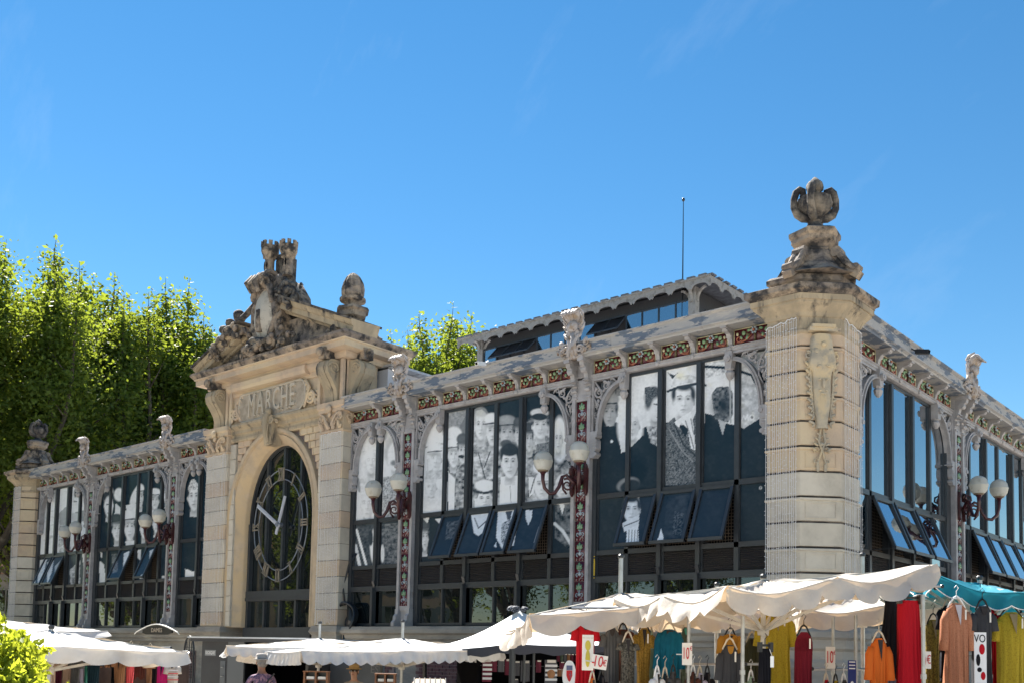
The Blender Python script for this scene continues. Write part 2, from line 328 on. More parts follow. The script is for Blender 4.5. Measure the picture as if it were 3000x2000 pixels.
def picture(px, py):
    p = Pic(px, py)
    # ---- right-hand bay
    p.fr(1650, 900, 1.8446); R = p.u > 150
    p.po([(150, 200), (1200, 200), (1200, 640), (560, 620), (380, 660), (150, 560)], .74)
    p.tex([(150, 200), (360, 200), (360, 460), (150, 520)], .22, .18, .05, 2)
    p.tex([(950, 250), (1200, 200), (1200, 700), (950, 700)], .55, .22, .09, 5)
    p.li([(342, 400), (340, 560)], 22, .8); p.li([(285, 400), (285, 540)], 8, .1)
    p.face(252, 570, 42, 78, .5, -.2, .32, .05); p.po([(150, 640), (300, 640), (370, 1005), (150, 1005)], .03)
    p.el(262, 722, 8, 8, .8)
    p.face(495, 535, 42, 80, .74, .5, None, .06); p.el(478, 472, 36, 46, .08, .5, .3); p.el(462, 510, 18, 40, .10, .2, .4); p.tex([(440, 430), (500, 425), (515, 470), (480, 500), (445, 520)], .10, .10, .5, 3); p.el(505, 548, 30, 60, .76, 0, .2); p.el(520, 575, 12, 20, .6, 0, .6)
    p.li([(490, 520), (515, 524)], 6, .05); p.li([(505, 590), (520, 600)], 4, .1); p.tex([(450, 640), (560, 640), (540, 760), (470, 730)], .35, .45, .12, 3)
    p.el(362, 650, 70, 125, .78); p.po([(300, 700), (345, 740), (338, 870), (322, 880), (312, 770)], .75)
    p.face(372, 640, 42, 74, .78, .1, None, None, .12); p.el(372, 560, 50, 30, .8)
    p.po([(370, 750), (430, 690), (520, 770), (545, 1000), (200, 1000), (240, 800), (330, 780)], .028)
    p.el(400, 870, 45, 55, .012, 0, .5)
    # man in the flat cap
    p.tex([(545, 640), (600, 590), (660, 700), (720, 560), (760, 600), (760, 960), (545, 960)], .13, .16, .35, 1)
    p.face(650, 505, 60, 88, .76, .15, None, .05)
    p.po([(560, 450), (575, 395), (620, 350), (700, 340), (770, 360), (775, 410), (700, 415), (620, 425)], .76)
    p.tex([(580, 430), (600, 380), (680, 360), (740, 380), (735, 405), (640, 412)], .62, .2, .1, 4)
    p.li([(565, 452), (620, 430), (735, 408), (770, 420)], 12, .05); p.po([(565, 350), (600, 365), (622, 350), (590, 385)], .05)
    p.po([(600, 620), (640, 590), (690, 560), (705, 640), (715, 770), (690, 760), (672, 650), (640, 620), (625, 650)], .8)
    p.li([(660, 610), (690, 700), (706, 760)], 5, .15); p.li([(690, 600), (705, 680)], 5, .2)
    p.li([(600, 625), (650, 740), (715, 800)], 7, .04); p.li([(575, 660), (640, 770), (700, 830)], 5, .3)
    # wall with the dark blurred head
    p.po([(765, 570), (830, 585), (855, 660), (870, 620), (940, 640), (1000, 660), (1060, 600), (1140, 560), (1140, 960), (765, 960)], .026)
    p.el(862, 520, 55, 75, .10, .2, .45); p.el(868, 525, 36, 55, .04, 0, .5); p.tex([(800, 470), (830, 430), (890, 425), (925, 470), (930, 560), (890, 620), (820, 600)], .14, .16, .12, 4); p.el(866, 530, 30, 48, .03, 0, .7); p.po([(835, 600), (880, 620), (862, 690)], .45)
    p.li([(900, 370), (905, 620)], 8, .35); p.li([(925, 350), (925, 620)], 14, .8); p.tex([(770, 300), (945, 260), (945, 350), (770, 380)], .6, .35, .12, 8)
    p.li([(765, 318), (880, 325), (960, 345), (1020, 365)], 14, .02)
    p.po([(1015, 375), (1060, 345), (1110, 330), (1110, 440), (1060, 450), (1040, 420)], .022)
    p.el(1098, 470, 34, 62, .75); p.li([(1075, 445), (1100, 440)], 7, .04); p.li([(1085, 500), (1105, 500)], 4, .1)
    p.li([(965, 610), (975, 580), (985, 604), (996, 578), (1002, 610)], 5, .8); p.el(1020, 592, 14, 16, .78); p.el(1020, 592, 7, 9, .2)
    p.po([(965, 660), (1060, 600), (1075, 560), (1110, 600), (1110, 930), (965, 930)], .03)
    p.el(1066, 973, 8, 9, .6); p.el(1066, 973, 4, 5, .05)
    # bottom row
    p.po([(150, 1000), (1110, 1000), (1110, 1420), (150, 1420)], .035)
    p.el(350, 955, 62, 38, .22, -.3); p.el(362, 965, 56, 34, .04, -.3)
    p.po([(332, 1030), (410, 1018), (420, 1100), (330, 1120)], .6)
    p.face(368, 1095, 48, 68, .76, .2, None, .05); p.po([(318, 1165), (412, 1115), (408, 1180), (330, 1210)], .7); p.li([(330, 1180), (405, 1150)], 5, .08)
    p.po([(345, 1200), (405, 1170), (408, 1290), (338, 1290)], .78)
    for x in (352, 368, 384, 398): p.li([(x+4, 1200), (x, 1290)], 4, .12)
    p.po([(500, 1290), (528, 1190), (556, 1290)], .78); p.tex([(560, 1020), (700, 1010), (690, 1240), (540, 1260)], .04, .03, .05, 8); p.tex([(600, 1100), (650, 1110), (640, 1230), (590, 1220)], .06, .12, .3, 3)
    right = p.g.copy()
    # ---- middle bay
    q = Pic(px, py); q.fr(1000, 1000, 1.7425); q.g[:] = .03
    q.po([(300, 200), (540, 200), (540, 900), (300, 900)], .8); q.tex([(540, 200), (660, 200), (660, 450), (540, 470)], .33, .12, .2, 1)
    q.tex([(470, 340), (540, 330), (540, 480), (500, 470)], .35, .1, .2, 2)
    q.po([(660, 330), (740, 380), (820, 400), (900, 420), (970, 400), (1200, 420), (1200, 820), (560, 880), (540, 480), (600, 440)], .22)
    q.tex([(660, 450), (1200, 430), (1200, 820), (560, 870), (545, 640)], .38, .42, .07, 6)
    q.el(478, 620, 56, 150, .82); q.li([(430, 540), (480, 515), (525, 522)], 6, .3); q.el(478, 470, 40, 30, .8); q.li([(440, 600), (440, 660)], 3, .5)
    q.face(480, 600, 34, 62, .80, .2, .70, None, .3); q.face(458, 745, 30, 50, .80, .1, None, None, .3); q.el(458, 700, 36, 22, .70); q.el(500, 800, 24, 50, .72); q.po([(425, 800), (520, 790), (520, 870), (425, 870)], .74); q.tex([(430, 660), (520, 650), (520, 700), (430, 700)], .62, .2, .1, 3)
    q.el(575, 470, 40, 38, .8); q.face(572, 580, 30, 62, .78, .2, .74, None, .15); q.face(620, 560, 26, 66, .7, .3, .1, .05, .04); q.el(612, 585, 16, 8, .05)
    q.po([(545, 660), (580, 700), (580, 860), (545, 870)], .82); q.tex([(585, 650), (645, 600), (645, 850), (575, 860)], .3, .35, .12, 9)
    q.face(712, 430, 34, 72, .76, .1, None, .55); q.li([(690, 345), (720, 340), (748, 365)], 10, .25)
    q.face(770, 462, 32, 70, .76, .3, .72, None, .06)
    q.tex([(675, 560), (790, 560), (790, 700), (675, 700)], .55, .45, .08, 4); q.li([(700, 570), (735, 700)], 5, .05); q.li([(760, 560), (730, 640)], 5, .08)
    q.face(845, 468, 40, 66, .62, .2, .3, .04, .03); q.el(842, 520, 30, 22, .12)
    q.face(905, 470, 22, 60, .6, .3, .08, .03); q.face(958, 500, 22, 62, .66, .3, .06, .03)
    q.el(862, 575, 52, 62, .05); q.po([(812, 690), (915, 680), (918, 835), (808, 835)], .82); q.face(860, 620, 44, 76, .8, 0, None, None, .05); q.el(858, 555, 46, 28, .05); q.li([(862, 735), (866, 820)], 3, .3)
    q.po([(680, 800), (786, 790), (786, 860), (680, 860)], .8); q.face(733, 805, 42, 46, .8, 0, None, None); q.el(733, 733, 52, 30, .8); q.li([(690, 765), (733, 772), (776, 760)], 12, .06)
    q.face(1016, 430, 44, 66, .78, .1, .05, .05); q.el(1012, 362, 46, 22, .7); q.el(1012, 382, 40, 18, .04)
    q.el(1114, 500, 38, 118, .82); q.face(1108, 500, 24, 66, .8, .1, None, None, .08)
    q.tex([(1000, 520), (1060, 510), (1075, 640), (980, 640)], .2, .15, .3, 4)
    q.po([(1150, 330), (1200, 330), (1200, 700), (1150, 600)], .05); q.face(1176, 420, 24, 66, .78, -.3, None, .05)
    q.el(1010, 640, 30, 32, .8); q.face(1030, 735, 50, 76, .8, -.1, None, None, .12); q.po([(955, 690), (985, 690), (985, 770), (960, 790)], .8); q.li([(985, 700), (965, 770)], 5, .1)
    q.face(1135, 740, 50, 66, .8, 0, None, None, .12); q.po([(1160, 600), (1200, 580), (1200, 700)], .2)
    # lower row
    q.po([(380, 880), (1250, 820), (1250, 1200), (380, 1200)], .035)
    q.face(426, 1000, 20, 66, .74, .3, .08, .03); q.po([(480, 905), (520, 900), (508, 935)], .75); q.po([(415, 900), (450, 895), (440, 925)], .7)
    q.tex([(540, 920), (600, 910), (590, 1000), (530, 1010)], .09, .1, .2, 3)
    q.po([(662, 885), (775, 870), (758, 935), (735, 965), (700, 990), (676, 975)], .78); q.li([(680, 900), (700, 950), (745, 910)], 5, .08)
    q.po([(800, 865), (915, 855), (900, 920), (880, 1040), (820, 1055), (790, 1000)], .78); q.po([(838, 865), (872, 862), (856, 940)], .08); q.tex([(818, 930), (862, 900), (888, 960), (850, 1060), (815, 1020)], .35, .5, .5, 1)
    q.po([(778, 1042), (790, 1024), (792, 1052)], .75); q.po([(940, 858), (975, 858), (972, 900), (955, 935), (942, 905)], .72)
    q.po([(975, 1060), (1000, 960), (1045, 870), (1052, 872), (1030, 960), (990, 1062)], .4)
    q.tex([(1090, 830), (1190, 820), (1190, 1080), (1090, 1000)], .14, .16, .1, 6); q.po([(1112, 830), (1142, 828), (1128, 880)], .75); q.li([(1090, 928), (1130, 965), (1180, 1045)], 16, .8)
    mid = q.g.copy()
    # ---- narrow bay right of the portal
    r = Pic(px, py); r.fr(1000, 1000, 1.7425); r.g[:] = .80
    r.face(150, 600, 34, 66, .80, .1, .66, None, .4); r.face(272, 600, 30, 56, .78, 0, .5, None, .2); r.el(150, 600, 45, 110, .74, 0, .4); r.face(152, 610, 30, 64, .80, .1, None, None, .42); r.tex([(90, 700), (195, 690), (195, 760), (90, 770)], .68, .16, .1, 5); r.face(132, 830, 36, 76, .80, -.2, None, None, .42)
    r.el(270, 560, 50, 80, .50, 0, .2); r.el(272, 585, 36, 72, .80, 0, .15); r.el(268, 618, 16, 14, .22, 0, .4); r.tex([(205, 690), (330, 680), (330, 900), (205, 910)], .45, .4, .3, 2); r.li([(85, 700), (92, 760)], 12, .35)
    r.po([(40, 918), (330, 900), (330, 1200), (40, 1200)], .05); r.tex([(60, 930), (195, 920), (195, 1160), (60, 1160)], .07, .05, .15, 3)
    r.li([(78, 960), (100, 1040), (130, 1150)], 12, .78); r.li([(72, 1040), (95, 1150)], 16, .74); r.el(172, 1045, 26, 92, .78); r.li([(152, 1020), (160, 1020)], 6, .05); r.el(150, 1000, 12, 40, .05); r.po([(150, 1150), (180, 1110), (182, 1160)], .75)
    r.tex([(208, 930), (305, 920), (305, 1150), (208, 1150)], .14, .14, .2, 5); r.li([(300, 930), (306, 980)], 10, .78); r.el(210, 1080, 10, 46, .7)
    nb = r.g.copy()
    # ---- left bays
    s = Pic(px, py); s.fr(0, 1100, 1.7422); s.g[:] = .022
    L = Pic(px, py); L.fr(0, 1100, 1.7422); L.g[:] = .78
    L.po([(300, 700), (345, 660), (345, 830), (320, 840), (300, 740)], .4); L.el(398, 600, 20, 34, .08); L.el(392, 660, 22, 44, .78); L.li([(378, 640), (392, 640)], 5, .08); L.po([(370, 700), (440, 680), (445, 730), (380, 760)], .3); L.el(380, 720, 30, 22, .55)
    for y in (600, 640, 690, 720, 760): L.li([(262, y), (300, y-2)], 3, .55)
    L.el(262, 840, 20, 28, .5); L.el(268, 850, 18, 26, .78); L.tex([(300, 760), (360, 760), (360, 900), (300, 900)], .5, .35, .2, 2); L.po([(235, 780), (255, 760), (250, 850)], .45); L.el(400, 850, 22, 40, .5); L.el(408, 860, 12, 34, .78)
    L.po([(180, 915), (460, 890), (460, 1110), (180, 1110)], .06); L.po([(195, 940), (240, 935), (205, 1070), (192, 1070)], .7); L.po([(240, 950), (275, 940), (262, 1010), (240, 1060)], .65); L.po([(280, 970), (310, 940), (296, 1060), (278, 1060)], .4)
    L.tex([(355, 990), (410, 940), (408, 1075), (360, 1075)], .4, .35, .2, 3); L.po([(420, 910), (460, 905), (440, 960), (446, 1060), (425, 960)], .75)
    s.face(555, 655, 24, 62, .72, .1, .05, .04); s.po([(530, 570), (570, 560), (575, 610), (530, 640)], .5); s.el(552, 590, 26, 34, .62); s.el(553, 615, 30, 28, .05); s.el(555, 665, 22, 52, .76); s.li([(545, 655), (562, 655)], 5, .05); s.li([(548, 700), (562, 700)], 4, .1)
    s.el(608, 605, 26, 34, .76); s.po([(590, 650), (640, 690), (640, 740), (580, 740)], .74); s.face(597, 785, 26, 58, .74, .1, .04, .04)
    s.el(692, 610, 20, 58, .76, .4); s.po([(640, 660), (700, 650), (700, 700), (650, 700)], .76); s.face(662, 775, 30, 66, .8, 0, .74, .04); s.po([(640, 845), (690, 840), (680, 890), (640, 890)], .72)
    s.face(716, 620, 16, 50, .76, .2, .76, None); s.face(735, 775, 22, 55, .74, .1, .05, .04); s.face(790, 635, 24, 44, .74, .1, .76, .04); s.po([(775, 680), (810, 700), (810, 800), (780, 760)], .74); s.face(797, 750, 20, 50, .7, 0, None, .05)
    s.face(852, 600, 20, 52, .74, -.2, .74, .04); s.el(798, 822, 8, 8, .75)
    s.po([(490, 890), (890, 850), (890, 1100), (490, 1100)], .03); s.po([(506, 940), (530, 960), (545, 1060), (508, 1070)], .72); s.po([(512, 900), (522, 900), (518, 940)], .7)
    s.tex([(570, 910), (600, 905), (600, 1000), (575, 1010)], .15, .15, .3, 1); s.po([(632, 905), (662, 890), (650, 950), (626, 1010)], .74); s.po([(700, 890), (722, 885), (716, 940), (704, 930)], .7)
    s.po([(765, 890), (795, 878), (786, 925), (762, 930)], .6); s.po([(718, 1015), (768, 1000), (760, 1035), (714, 1035)], .76); s.po([(824, 1020), (842, 1018), (840, 1048), (824, 1048)], .7)
    for y in range(930, 1010, 12): s.li([(846, y), (850, y+8)], 3, .5)
    s.face(990, 620, 33, 68, .76, 0, None, .04); s.tex([(958, 575), (975, 530), (990, 525), (1018, 560), (1020, 600), (1000, 572), (965, 590)], .55, .4, .3, 5)
    s.po([(944, 985), (968, 990), (980, 1000), (1010, 985), (1010, 1035), (946, 1035)], .78)
    x = px
    g = np.where(x > 1725, right, np.where(x > 1205, mid, np.where(x > 1000, nb, np.where(x > 272, s.g, L.g))))
    g = g*(1+.10*_n(px, py, .30, 1))*(1+.10*_n(px, py, .04, 2))+.010*np.clip(_n(px, py, .12, 9), 0, 1); g = np.clip(g, .012, .8)
    # greenish yellow bleed at the top edge, navy in the blacks
    lo = np.array([.010, .026, .042]); hi = np.array([.78, .80, .83]); t = np.clip((g-.02)/.78, 0, 1)[:, None]
    c = lo*(1-t)+hi*t
    ed = np.clip(_n(px, py, .03, 7)*1.2-.35, 0, 1)*np.clip(t[:, 0]*3-.4, 0, 1); tp = np.clip((1500-py)/400, 0, 1)
    return c*(1-(ed*tp*.4)[:, None]*np.array([.1, .2, .6]))
# ------------------------------------------------------------------ ground
g = MB(); g.box(-400, 400, -400, 400, GZ-1, GZ)
tag(ob('ground', g, asph), kind='structure')
# ------------------------------------------------------------------ THE MARKET HALL
hall = E('market_hall', (0, 0, 0)); tag(hall, 'long iron and glass market hall with stone clock portal and corner pier', 'market hall')
KR = 1.4
def put(o, side, s, flip=False):
    k = -1 if flip else 1
    if side == 'M': o.location = (s, 0, 0); o.scale = (k, 1, 1)
    else: o.location = (0, s*KR, 0); o.rotation_euler = (0, 0, math.pi/2); o.scale = (k*KR, 1, 1)
    return o
_ms = {}
def inst(name, key, side, s, flip=False, make=None, mats=None, smooth=False, parent=None):
    if key not in _ms: _ms[key] = make().mesh(name, mats, smooth)
    return put(link(name, _ms[key], parent or hall), side, s, flip)
W0 = 5.535
C3, C4, C2, C1 = -10.87, -5.335, -21.94, -27.475
PL, PR = -19.67, -13.16
def extr(prof, x0, x1):
    mb = MB(); n = len(prof)
    mb.add([(x0, y, z) for y, z in prof]+[(x1, y, z) for y, z in prof], [tuple(range(n))[::-1], tuple(range(n, 2*n))]+[(i, (i+1) % n, (i+1) % n+n, i+n) for i in range(n)])
    return mb
CORN = [(0, 8.17), (-.38, 8.17), (-.40, 8.20), (-.46, 8.225), (-.46, 8.25), (-.43, 8.265), (-.43, 8.44), (-.46, 8.455), (-.49, 8.475), (-.49, 8.50), (.1, 8.50)]
def run(name, prof, side, a, b, mats):
    mb = extr(prof, a, b); o = ob(name, mb, mats, hall); put(o, side, 0); return o
spans = [('M', -31.9, PL), ('M', PR, -.60), ('R', .5, 16.95)]
for side, a, b in spans:
    # cornice sheets, jointed where the photograph shows seams
    x = a
    while x < b-.01:
        x2 = min(b, x+2.2)
        run('cornice_sheet', CORN, side, x+.004, x2-.004, iron_c); x = x2
    run('frieze_back', [(0, 7.83), (-.02, 7.83), (-.02, 8.165), (0, 8.165), (.1, 8.165), (.1, 7.83)], side, a, b, soffit_m)
    run('ledge', [(.12, 7.735), (-.07, 7.735), (-.10, 7.76), (-.10, 7.80), (-.13, 7.815), (-.13, 7.828), (.12, 7.828)], side, a, b, iron)
roof = MB(); roof.box(-32.6, -.6, .55, 23.3, 8.0, 8.3); ob('light_block_roof', roof, zinc, hall)  # hall roof as an unseen flat deck, added to block light and see-through
inner = MB(); inner.box(-32.2, -.9, .9, 23.2, GZ, 7.95); ob('dark_interior_box', inner, black, hall)  # solid black box, the unlit hall interior put into its colour
# --- frieze tiles: oxblood ground, green leaves, blue-white flower, terracotta curls
def tile(wd):
    r = random.Random(3); mb = MB(); h = wd/2
    mb.mat(0).box(-h, h, -.045, -.02, 7.842, 8.155)
    mb.mat(5)
    for z in (8.138,): mb.box(-h, h, -.06, -.045, z, z+.016)
    for x in (-h, h-.014): mb.box(x, x+.014, -.06, -.045, 7.86, 8.138)
    def lf(i, x, z, rx, rz, a, y=-.06): mb.mat(i).ell((x, y, z), rx, .028, rz, rotm('Y', a), 6, 4)
    k = wd/.72
    for sg in (-1, 1):
        mb.mat(1)
        mb.volute((sg*.27*k, -.055, 7.96), (sg, 0, 0), (0, 0, 1), .075, 1.2, .017, math.pi, 5, 10)
        mb.tube([(sg*.33*k, -.05, 7.875), (sg*.22*k, -.06, 7.88), (sg*.12*k, -.06, 7.93), (sg*.05*k, -.06, 8.0)], [.012, .022, .018, .01], 5)
        lf(5, sg*.295*k, 8.045, .03, .035, 0, -.065)
        for (x, z, rx, rz, a) in ((.19, 8.05, .045, .05, .4), (.13, 7.95, .035, .05, -.3), (.23, 7.97, .03, .045, .6), (.10, 8.09, .05, .03, .2)): lf(2, sg*x*k, z, rx, rz, sg*a)
        for _ in range(3): lf(4, sg*r.uniform(.06, .26)*k, r.uniform(7.9, 8.1), .03, .03, 0, -.05)
    mb.mat(4).tube([(0, -.055, 7.86), (0.01, -.07, 7.95), (0, -.07, 8.02)], [.03, .02, .03], 5)
    for i in range(6):
        a = i*math.pi/3; lf(3, math.cos(a)*.052, 8.065+math.sin(a)*.052, .028, .028, 0, -.10)
    lf(1, 0, 8.065, .028, .028, 0, -.125)
    return mb
TM = [glaze_r, glaze_t, glaze_g, glaze_w, glaze_o, glaze_c]
tile_n = 0
def tile_at(side, xa, xb):
    wd = round((xb-xa)-.14, 2)
    if wd < .12: return
    if wd > .5: inst('frieze_tile', ('tile', wd), side, (xa+xb)/2, False, lambda: tile(wd), TM, True)
    else: inst('frieze_tile', ('tileh', wd), side, (xa+xb)/2, False, lambda: (lambda m: m)(small_tile(wd)), TM, True)
def small_tile(wd):
    mb = MB(); h = wd/2; mb.mat(0).box(-h, h, -.045, -.02, 7.842, 8.155)
    for x, z in ((0, 8.05), (-.03, 7.95), (.04, 7.9)): mb.mat(2).ell((x, -.055, z), .03, .02, .045, None, 6, 4)
    mb.mat(1).volute((0, -.055, 7.98), (1, 0, 0), (0, 0, 1), .06, 1.2, .014, 0, 5, 8)
    return mb
def bracket():
    p = [(0, 7.84), (-.055, 7.84), (-.085, 7.90), (-.10, 7.97), (-.15, 8.02), (-.17, 8.06), (-.25, 8.075), (-.33, 8.09), (-.345, 8.13), (0, 8.13)]
    mb = MB(); mb.v = []; n = len(p)
    mb = extr(p, -.045, .045)
    mb.add(*(lambda q: (q.v, q.f))(extr([(0, 8.13), (-.38, 8.13), (-.38, 8.167), (0, 8.167)], -.065, .065)))
    mb.tube([(-.058, -.11, 8.03), (.058, -.11, 8.03)], .035, 8); mb.tube([(-.058, -.29, 8.10), (.058, -.29, 8.10)], .028, 8)
    mb.ell((0, -.11, 7.79), .05, .04, .06)
    return mb
def brackets(side, xs):
    for x in xs: inst('cornice_bracket', 'brk', side, x, False, bracket, iron)
def columnbracket():
    mb = MB()
    for sx in (-.185, .185):
        p = [(0, 7.36), (-.12, 7.36), (-.15, 7.42), (-.13, 7.50), (-.15, 7.62), (-.22, 7.72), (-.25, 7.85), (-.32, 7.95), (-.40, 8.0), (-.42, 8.08), (0, 8.08)]
        q = extr(p, sx-.055, sx+.055); mb.add(q.v, q.f)
        mb.tube([(sx-.07, -.28, 7.93), (sx+.07, -.28, 7.93)], .075, 12); mb.tube([(sx-.065, -.16, 7.52), (sx+.065, -.16, 7.52)], .045, 10)
        for z in (7.62, 7.70): mb.box(sx-.07, sx+.07, -.27, -.1, z, z+.02)
        mb.box(sx-.075, sx+.075, -.47, 0, 8.08, 8.165)
        mb.box(sx-.065, sx+.065, -.17, 0, 7.33, 7.37)
    return mb
def column():
    mb = MB()
    for a, b in ((-.25, -.165), (.165, .25)):
        mb.box(a, b, -.15, .12, 2.78, 7.34)
        mb.box(a, b, -.13, .12, 7.34, 8.1)
        # console foot
        q = extr([(.1, 2.34), (-.30, 2.34), (-.30, 2.44), (-.24, 2.50), (-.23, 2.60), (-.17, 2.66), (-.17, 2.78), (.1, 2.78)], a-.01, b+.01); mb.add(q.v, q.f)
    mb.box(-.165, .165, -.11, .12, 2.74, 2.86); mb.box(-.165, .165, -.12, .12, 7.28, 7.40); mb.box(-.165, .165, -.10, .12, 7.40, 8.1)
    mb.box(-.165, .165, -.075, .12, 2.34, 2.74)
    mb.box(-.165, .165, -.085, .12, 2.86, 7.28)
    return mb
def coltile():
    mb = MB(); mb.mat(0).box(-.16, .16, -.10, -.08, 0, .435)
    mb.mat(1)
    for a, l in ((0, .105), (.55, .085), (-.55, .085), (1.05, .06), (-1.05, .06)):
        mb.ell((math.sin(a)*l*.75, -.12, .26+math.cos(a)*l*.75), .028, .03, l*.75, rotm('Y', a), 6, 5)
    mb.mat(2)
    for sg in (-1, 1): mb.volute((sg*.055, -.11, .15), (sg, 0, 0), (0, 0, 1), .05, 1.1, .014, -math.pi/2, 5, 9)
    mb.ell((0, -.11, .17), .03, .025, .06, None, 6, 4); mb.ell((0, -.115, .235), .06, .02, .014, None, 6, 4)
    mb.mat(3); r = random.Random(5)
    for _ in range(9): mb.ell((r.uniform(-.09, .09), -.105, r.uniform(.01, .085)), .018, .016, .018, None, 5, 4)
    for sg in (-1, 1): mb.box(sg*.15-.008, sg*.15+.008, -.108, -.10, 0, .435)
    return mb
def spandrel():
    mb = MB(); n = 14; o, i = [], []
    for k in range(n+1):
        t = k/n*math.pi/2; c_, s_ = math.cos(t), math.sin(t)
        i.append((1.05-.62*c_, 6.55+1.00*s_)); o.append((1.05-.685*c_, 6.55+1.07*s_))
    for k in range(n):
        poly = [i[k], i[k+1], o[k+1], o[k]]; mb.prism(poly, -.11, .03)
    for k in range(n): mb.bar((i[k][0], -.12, i[k][1]), (i[k+1][0], -.12, i[k+1][1]), .035)
    mb.box(.25, .29, -.09, .03, 6.0, 7.735); mb.box(.29, 1.1, -.09, .03, 7.69, 7.735)
    # fretwork
    def vo(x, z, r, sg=1, st=0, tn=1.4): mb.volute((x, -.05, z), (sg, 0, 0), (0, 0, 1), r, tn, r*.22, st, 6, 14)
    vo(.42, 7.42, .13, 1, 2.2); vo(.60, 7.56, .10, -1, 2.2); vo(.76, 7.635, .05, 1, 2, 1); vo(.345, 7.15, .07, -1, 1); vo(.33, 6.95, .045, 1, 1); vo(.325, 6.78, .04, -1, 1)
    for a, b in (((.3, 7.68), (.5, 7.3)), ((.5, 7.3), (.39, 7.0)), ((.5, 7.68), (.7, 7.52)), ((.29, 7.3), (.37, 7.05)), ((.7, 7.69), (.86, 7.60)), ((.29, 6.9), (.37, 6.75))):
        mb.tube([(a[0], -.05, a[1]), ((a[0]+b[0])/2+.03, -.06, (a[1]+b[1])/2+.02), (b[0], -.05, b[1])], [.012, .026, .012], 5)
    for x, z in ((.47, 7.30), (.55, 7.45), (.40, 7.24), (.68, 7.60), (.34, 7.52), (.56, 7.64)): mb.ell((x, -.055, z), .035, .03, .045, rotm('Y', x*7), 6, 4)
    # lower console against the column
    q = [(.25, 5.98), (.36, 5.98), (.40, 6.06), (.37, 6.12), (.42, 6.18), (.42, 6.36), (.38, 6.42), (.44, 6.48), (.44, 6.56), (.25, 6.56)]
    mb.prism(q, -.14, .03); mb.tube([(.38, -.15, 6.06), (.38, .03, 6.06)], .045, 8); mb.tube([(.40, -.16, 6.46), (.40, .03, 6.46)], .05, 8)
    for z in (6.2, 6.25, 6.3): mb.box(.3, .40, -.155, -.13, z, z+.025)
    # pendant
    mb.prism([(1.0, 7.60), (1.03, 7.38), (1.16, 7.38), (1.17, 7.73), (1.02, 7.73)], -.16, .0)
    mb.tube([(1.09, -.22, 7.58), (1.09, 0, 7.58)], .075, 10); mb.tube([(1.09, -.24, 7.58), (1.09, -.2, 7.58)], .035, 8)
    mb.lathe([(.03, 7.17), (.075, 7.23), (.095, 7.30), (.06, 7.36), (.085, 7.40)], (1.09, -.08, 0), 8)
    return mb
def crest():
    mb = MB(); r = random.Random(11)
    for sg in (-1, 1):
        mb.volute((sg*.17, -.50, 8.33), (sg, 0, 0), (0, 0, 1), .10, 1.5, .036, -1.2, 8, 16)
        mb.volute((sg*.13, -.48, 8.66), (sg, 0, 0), (0, 0, 1), .085, 1.4, .032, 1.6, 8, 16)
        mb.volute((sg*.30, -.47, 8.45), (sg, 0, 0), (0, 0, 1), .06, 1.2, .026, 2.5, 7, 12)
        mb.tube([(sg*.10, -.5, 8.2), (sg*.05, -.52, 8.45), (sg*.10, -.5, 8.60), (sg*.2, -.46, 8.72)], [.03, .05, .04, .02], 7)
        mb.tube([(sg*.36, -.42, 8.3), (sg*.36, -.45, 8.38), (sg*.28, -.46, 8.34)], [.03, .04, .03], 6)
        for k in range(4):
            z = 8.72+k*.1; mb.tube([(sg*(.10+.02*k), -.42, z), (sg*(.19+.01*k), -.43-.02*k, z+.09), (sg*(.25-.02*k), -.46-.05*k, z+.17)], [.05, .035, .012], 6)
        for z in (8.3, 8.5): mb.ell((sg*.27, -.47, z), .05, .04, .07, rotm('Y', sg*.5), 6, 5)
    mb.ell((0, -.50, 8.84), .125, .11, .135, None, 12, 8)
    for k in range(5):
        a = (k-2)*.42; mb.tube([(math.sin(a)*.08, -.42, 8.92), (math.sin(a)*.17, -.50, 9.04+.04*math.cos(a)), (math.sin(a)*.2, -.62, 9.11+.03*math.cos(a)), (math.sin(a)*.2, -.70, 9.06)], [.05, .06, .05, .02], 6)
    mb.tube([(0, -.44, 8.15), (0, -.5, 8.3), (0, -.48, 8.7)], [.08, .055, .05], 8)
    mb.box(-.2, .2, -.47, -.3, 8.15, 8.24); mb.box(-.06, .06, -.42, -.34, 8.2, 9.0)
    return displace(mb, .006, 14)
crest_m = mat('weathered_crest_paint', (.36, .34, .345), (.28, .22, .17), 7, .45, .6, c3=(.13, .075, .05), sc3=5, lo3=.6, hi3=.7, bump=.3, bsc=30, rough=.6)
def full_column(side, s):
    inst('column', 'col', side, s, False, column, iron)
    for k in range(10): o = inst('column_tile', 'ctile', side, s, False, coltile, [glaze_r, glaze_g, glaze_w, glaze_p], True); o.location.z = 2.86+k*.442
    inst('column_console', 'cbr', side, s, False, columnbracket, iron)
    inst('frieze_tile', ('tileh', .2), side, s, False, lambda: small_tile(.2), TM, True).location.y += 0
    o = inst('crest', 'crest', side, s, False, crest, crest_m, True); o.scale.x *= 1.2
for side, s in (('M', C1), ('M', C2), ('M', C3), ('M', C4), ('R', 5.715), ('R', 11.25), ('R', 16.785)): full_column(side, s)
def bayset(side, a, b, brs, pend):
    """tiles between brackets from a to b (clear of columns), spandrels"""
    brackets(side, brs); xs = [a]+list(brs)+[b]
    for i in range(len(xs)-1): tile_at(side, xs[i]+(0 if i else -.05), xs[i+1]+(0 if i < len(xs)-2 else .05))
    for s, fl in pend: inst('arch_bracket', 'span', side, s, fl, spandrel, iron)
full = [1.09, 1.93, 2.77, 3.61, 4.45]
bayset('M', C3+.25, C4-.25, [C3+x for x in full], [(C3, False), (C4, True)])
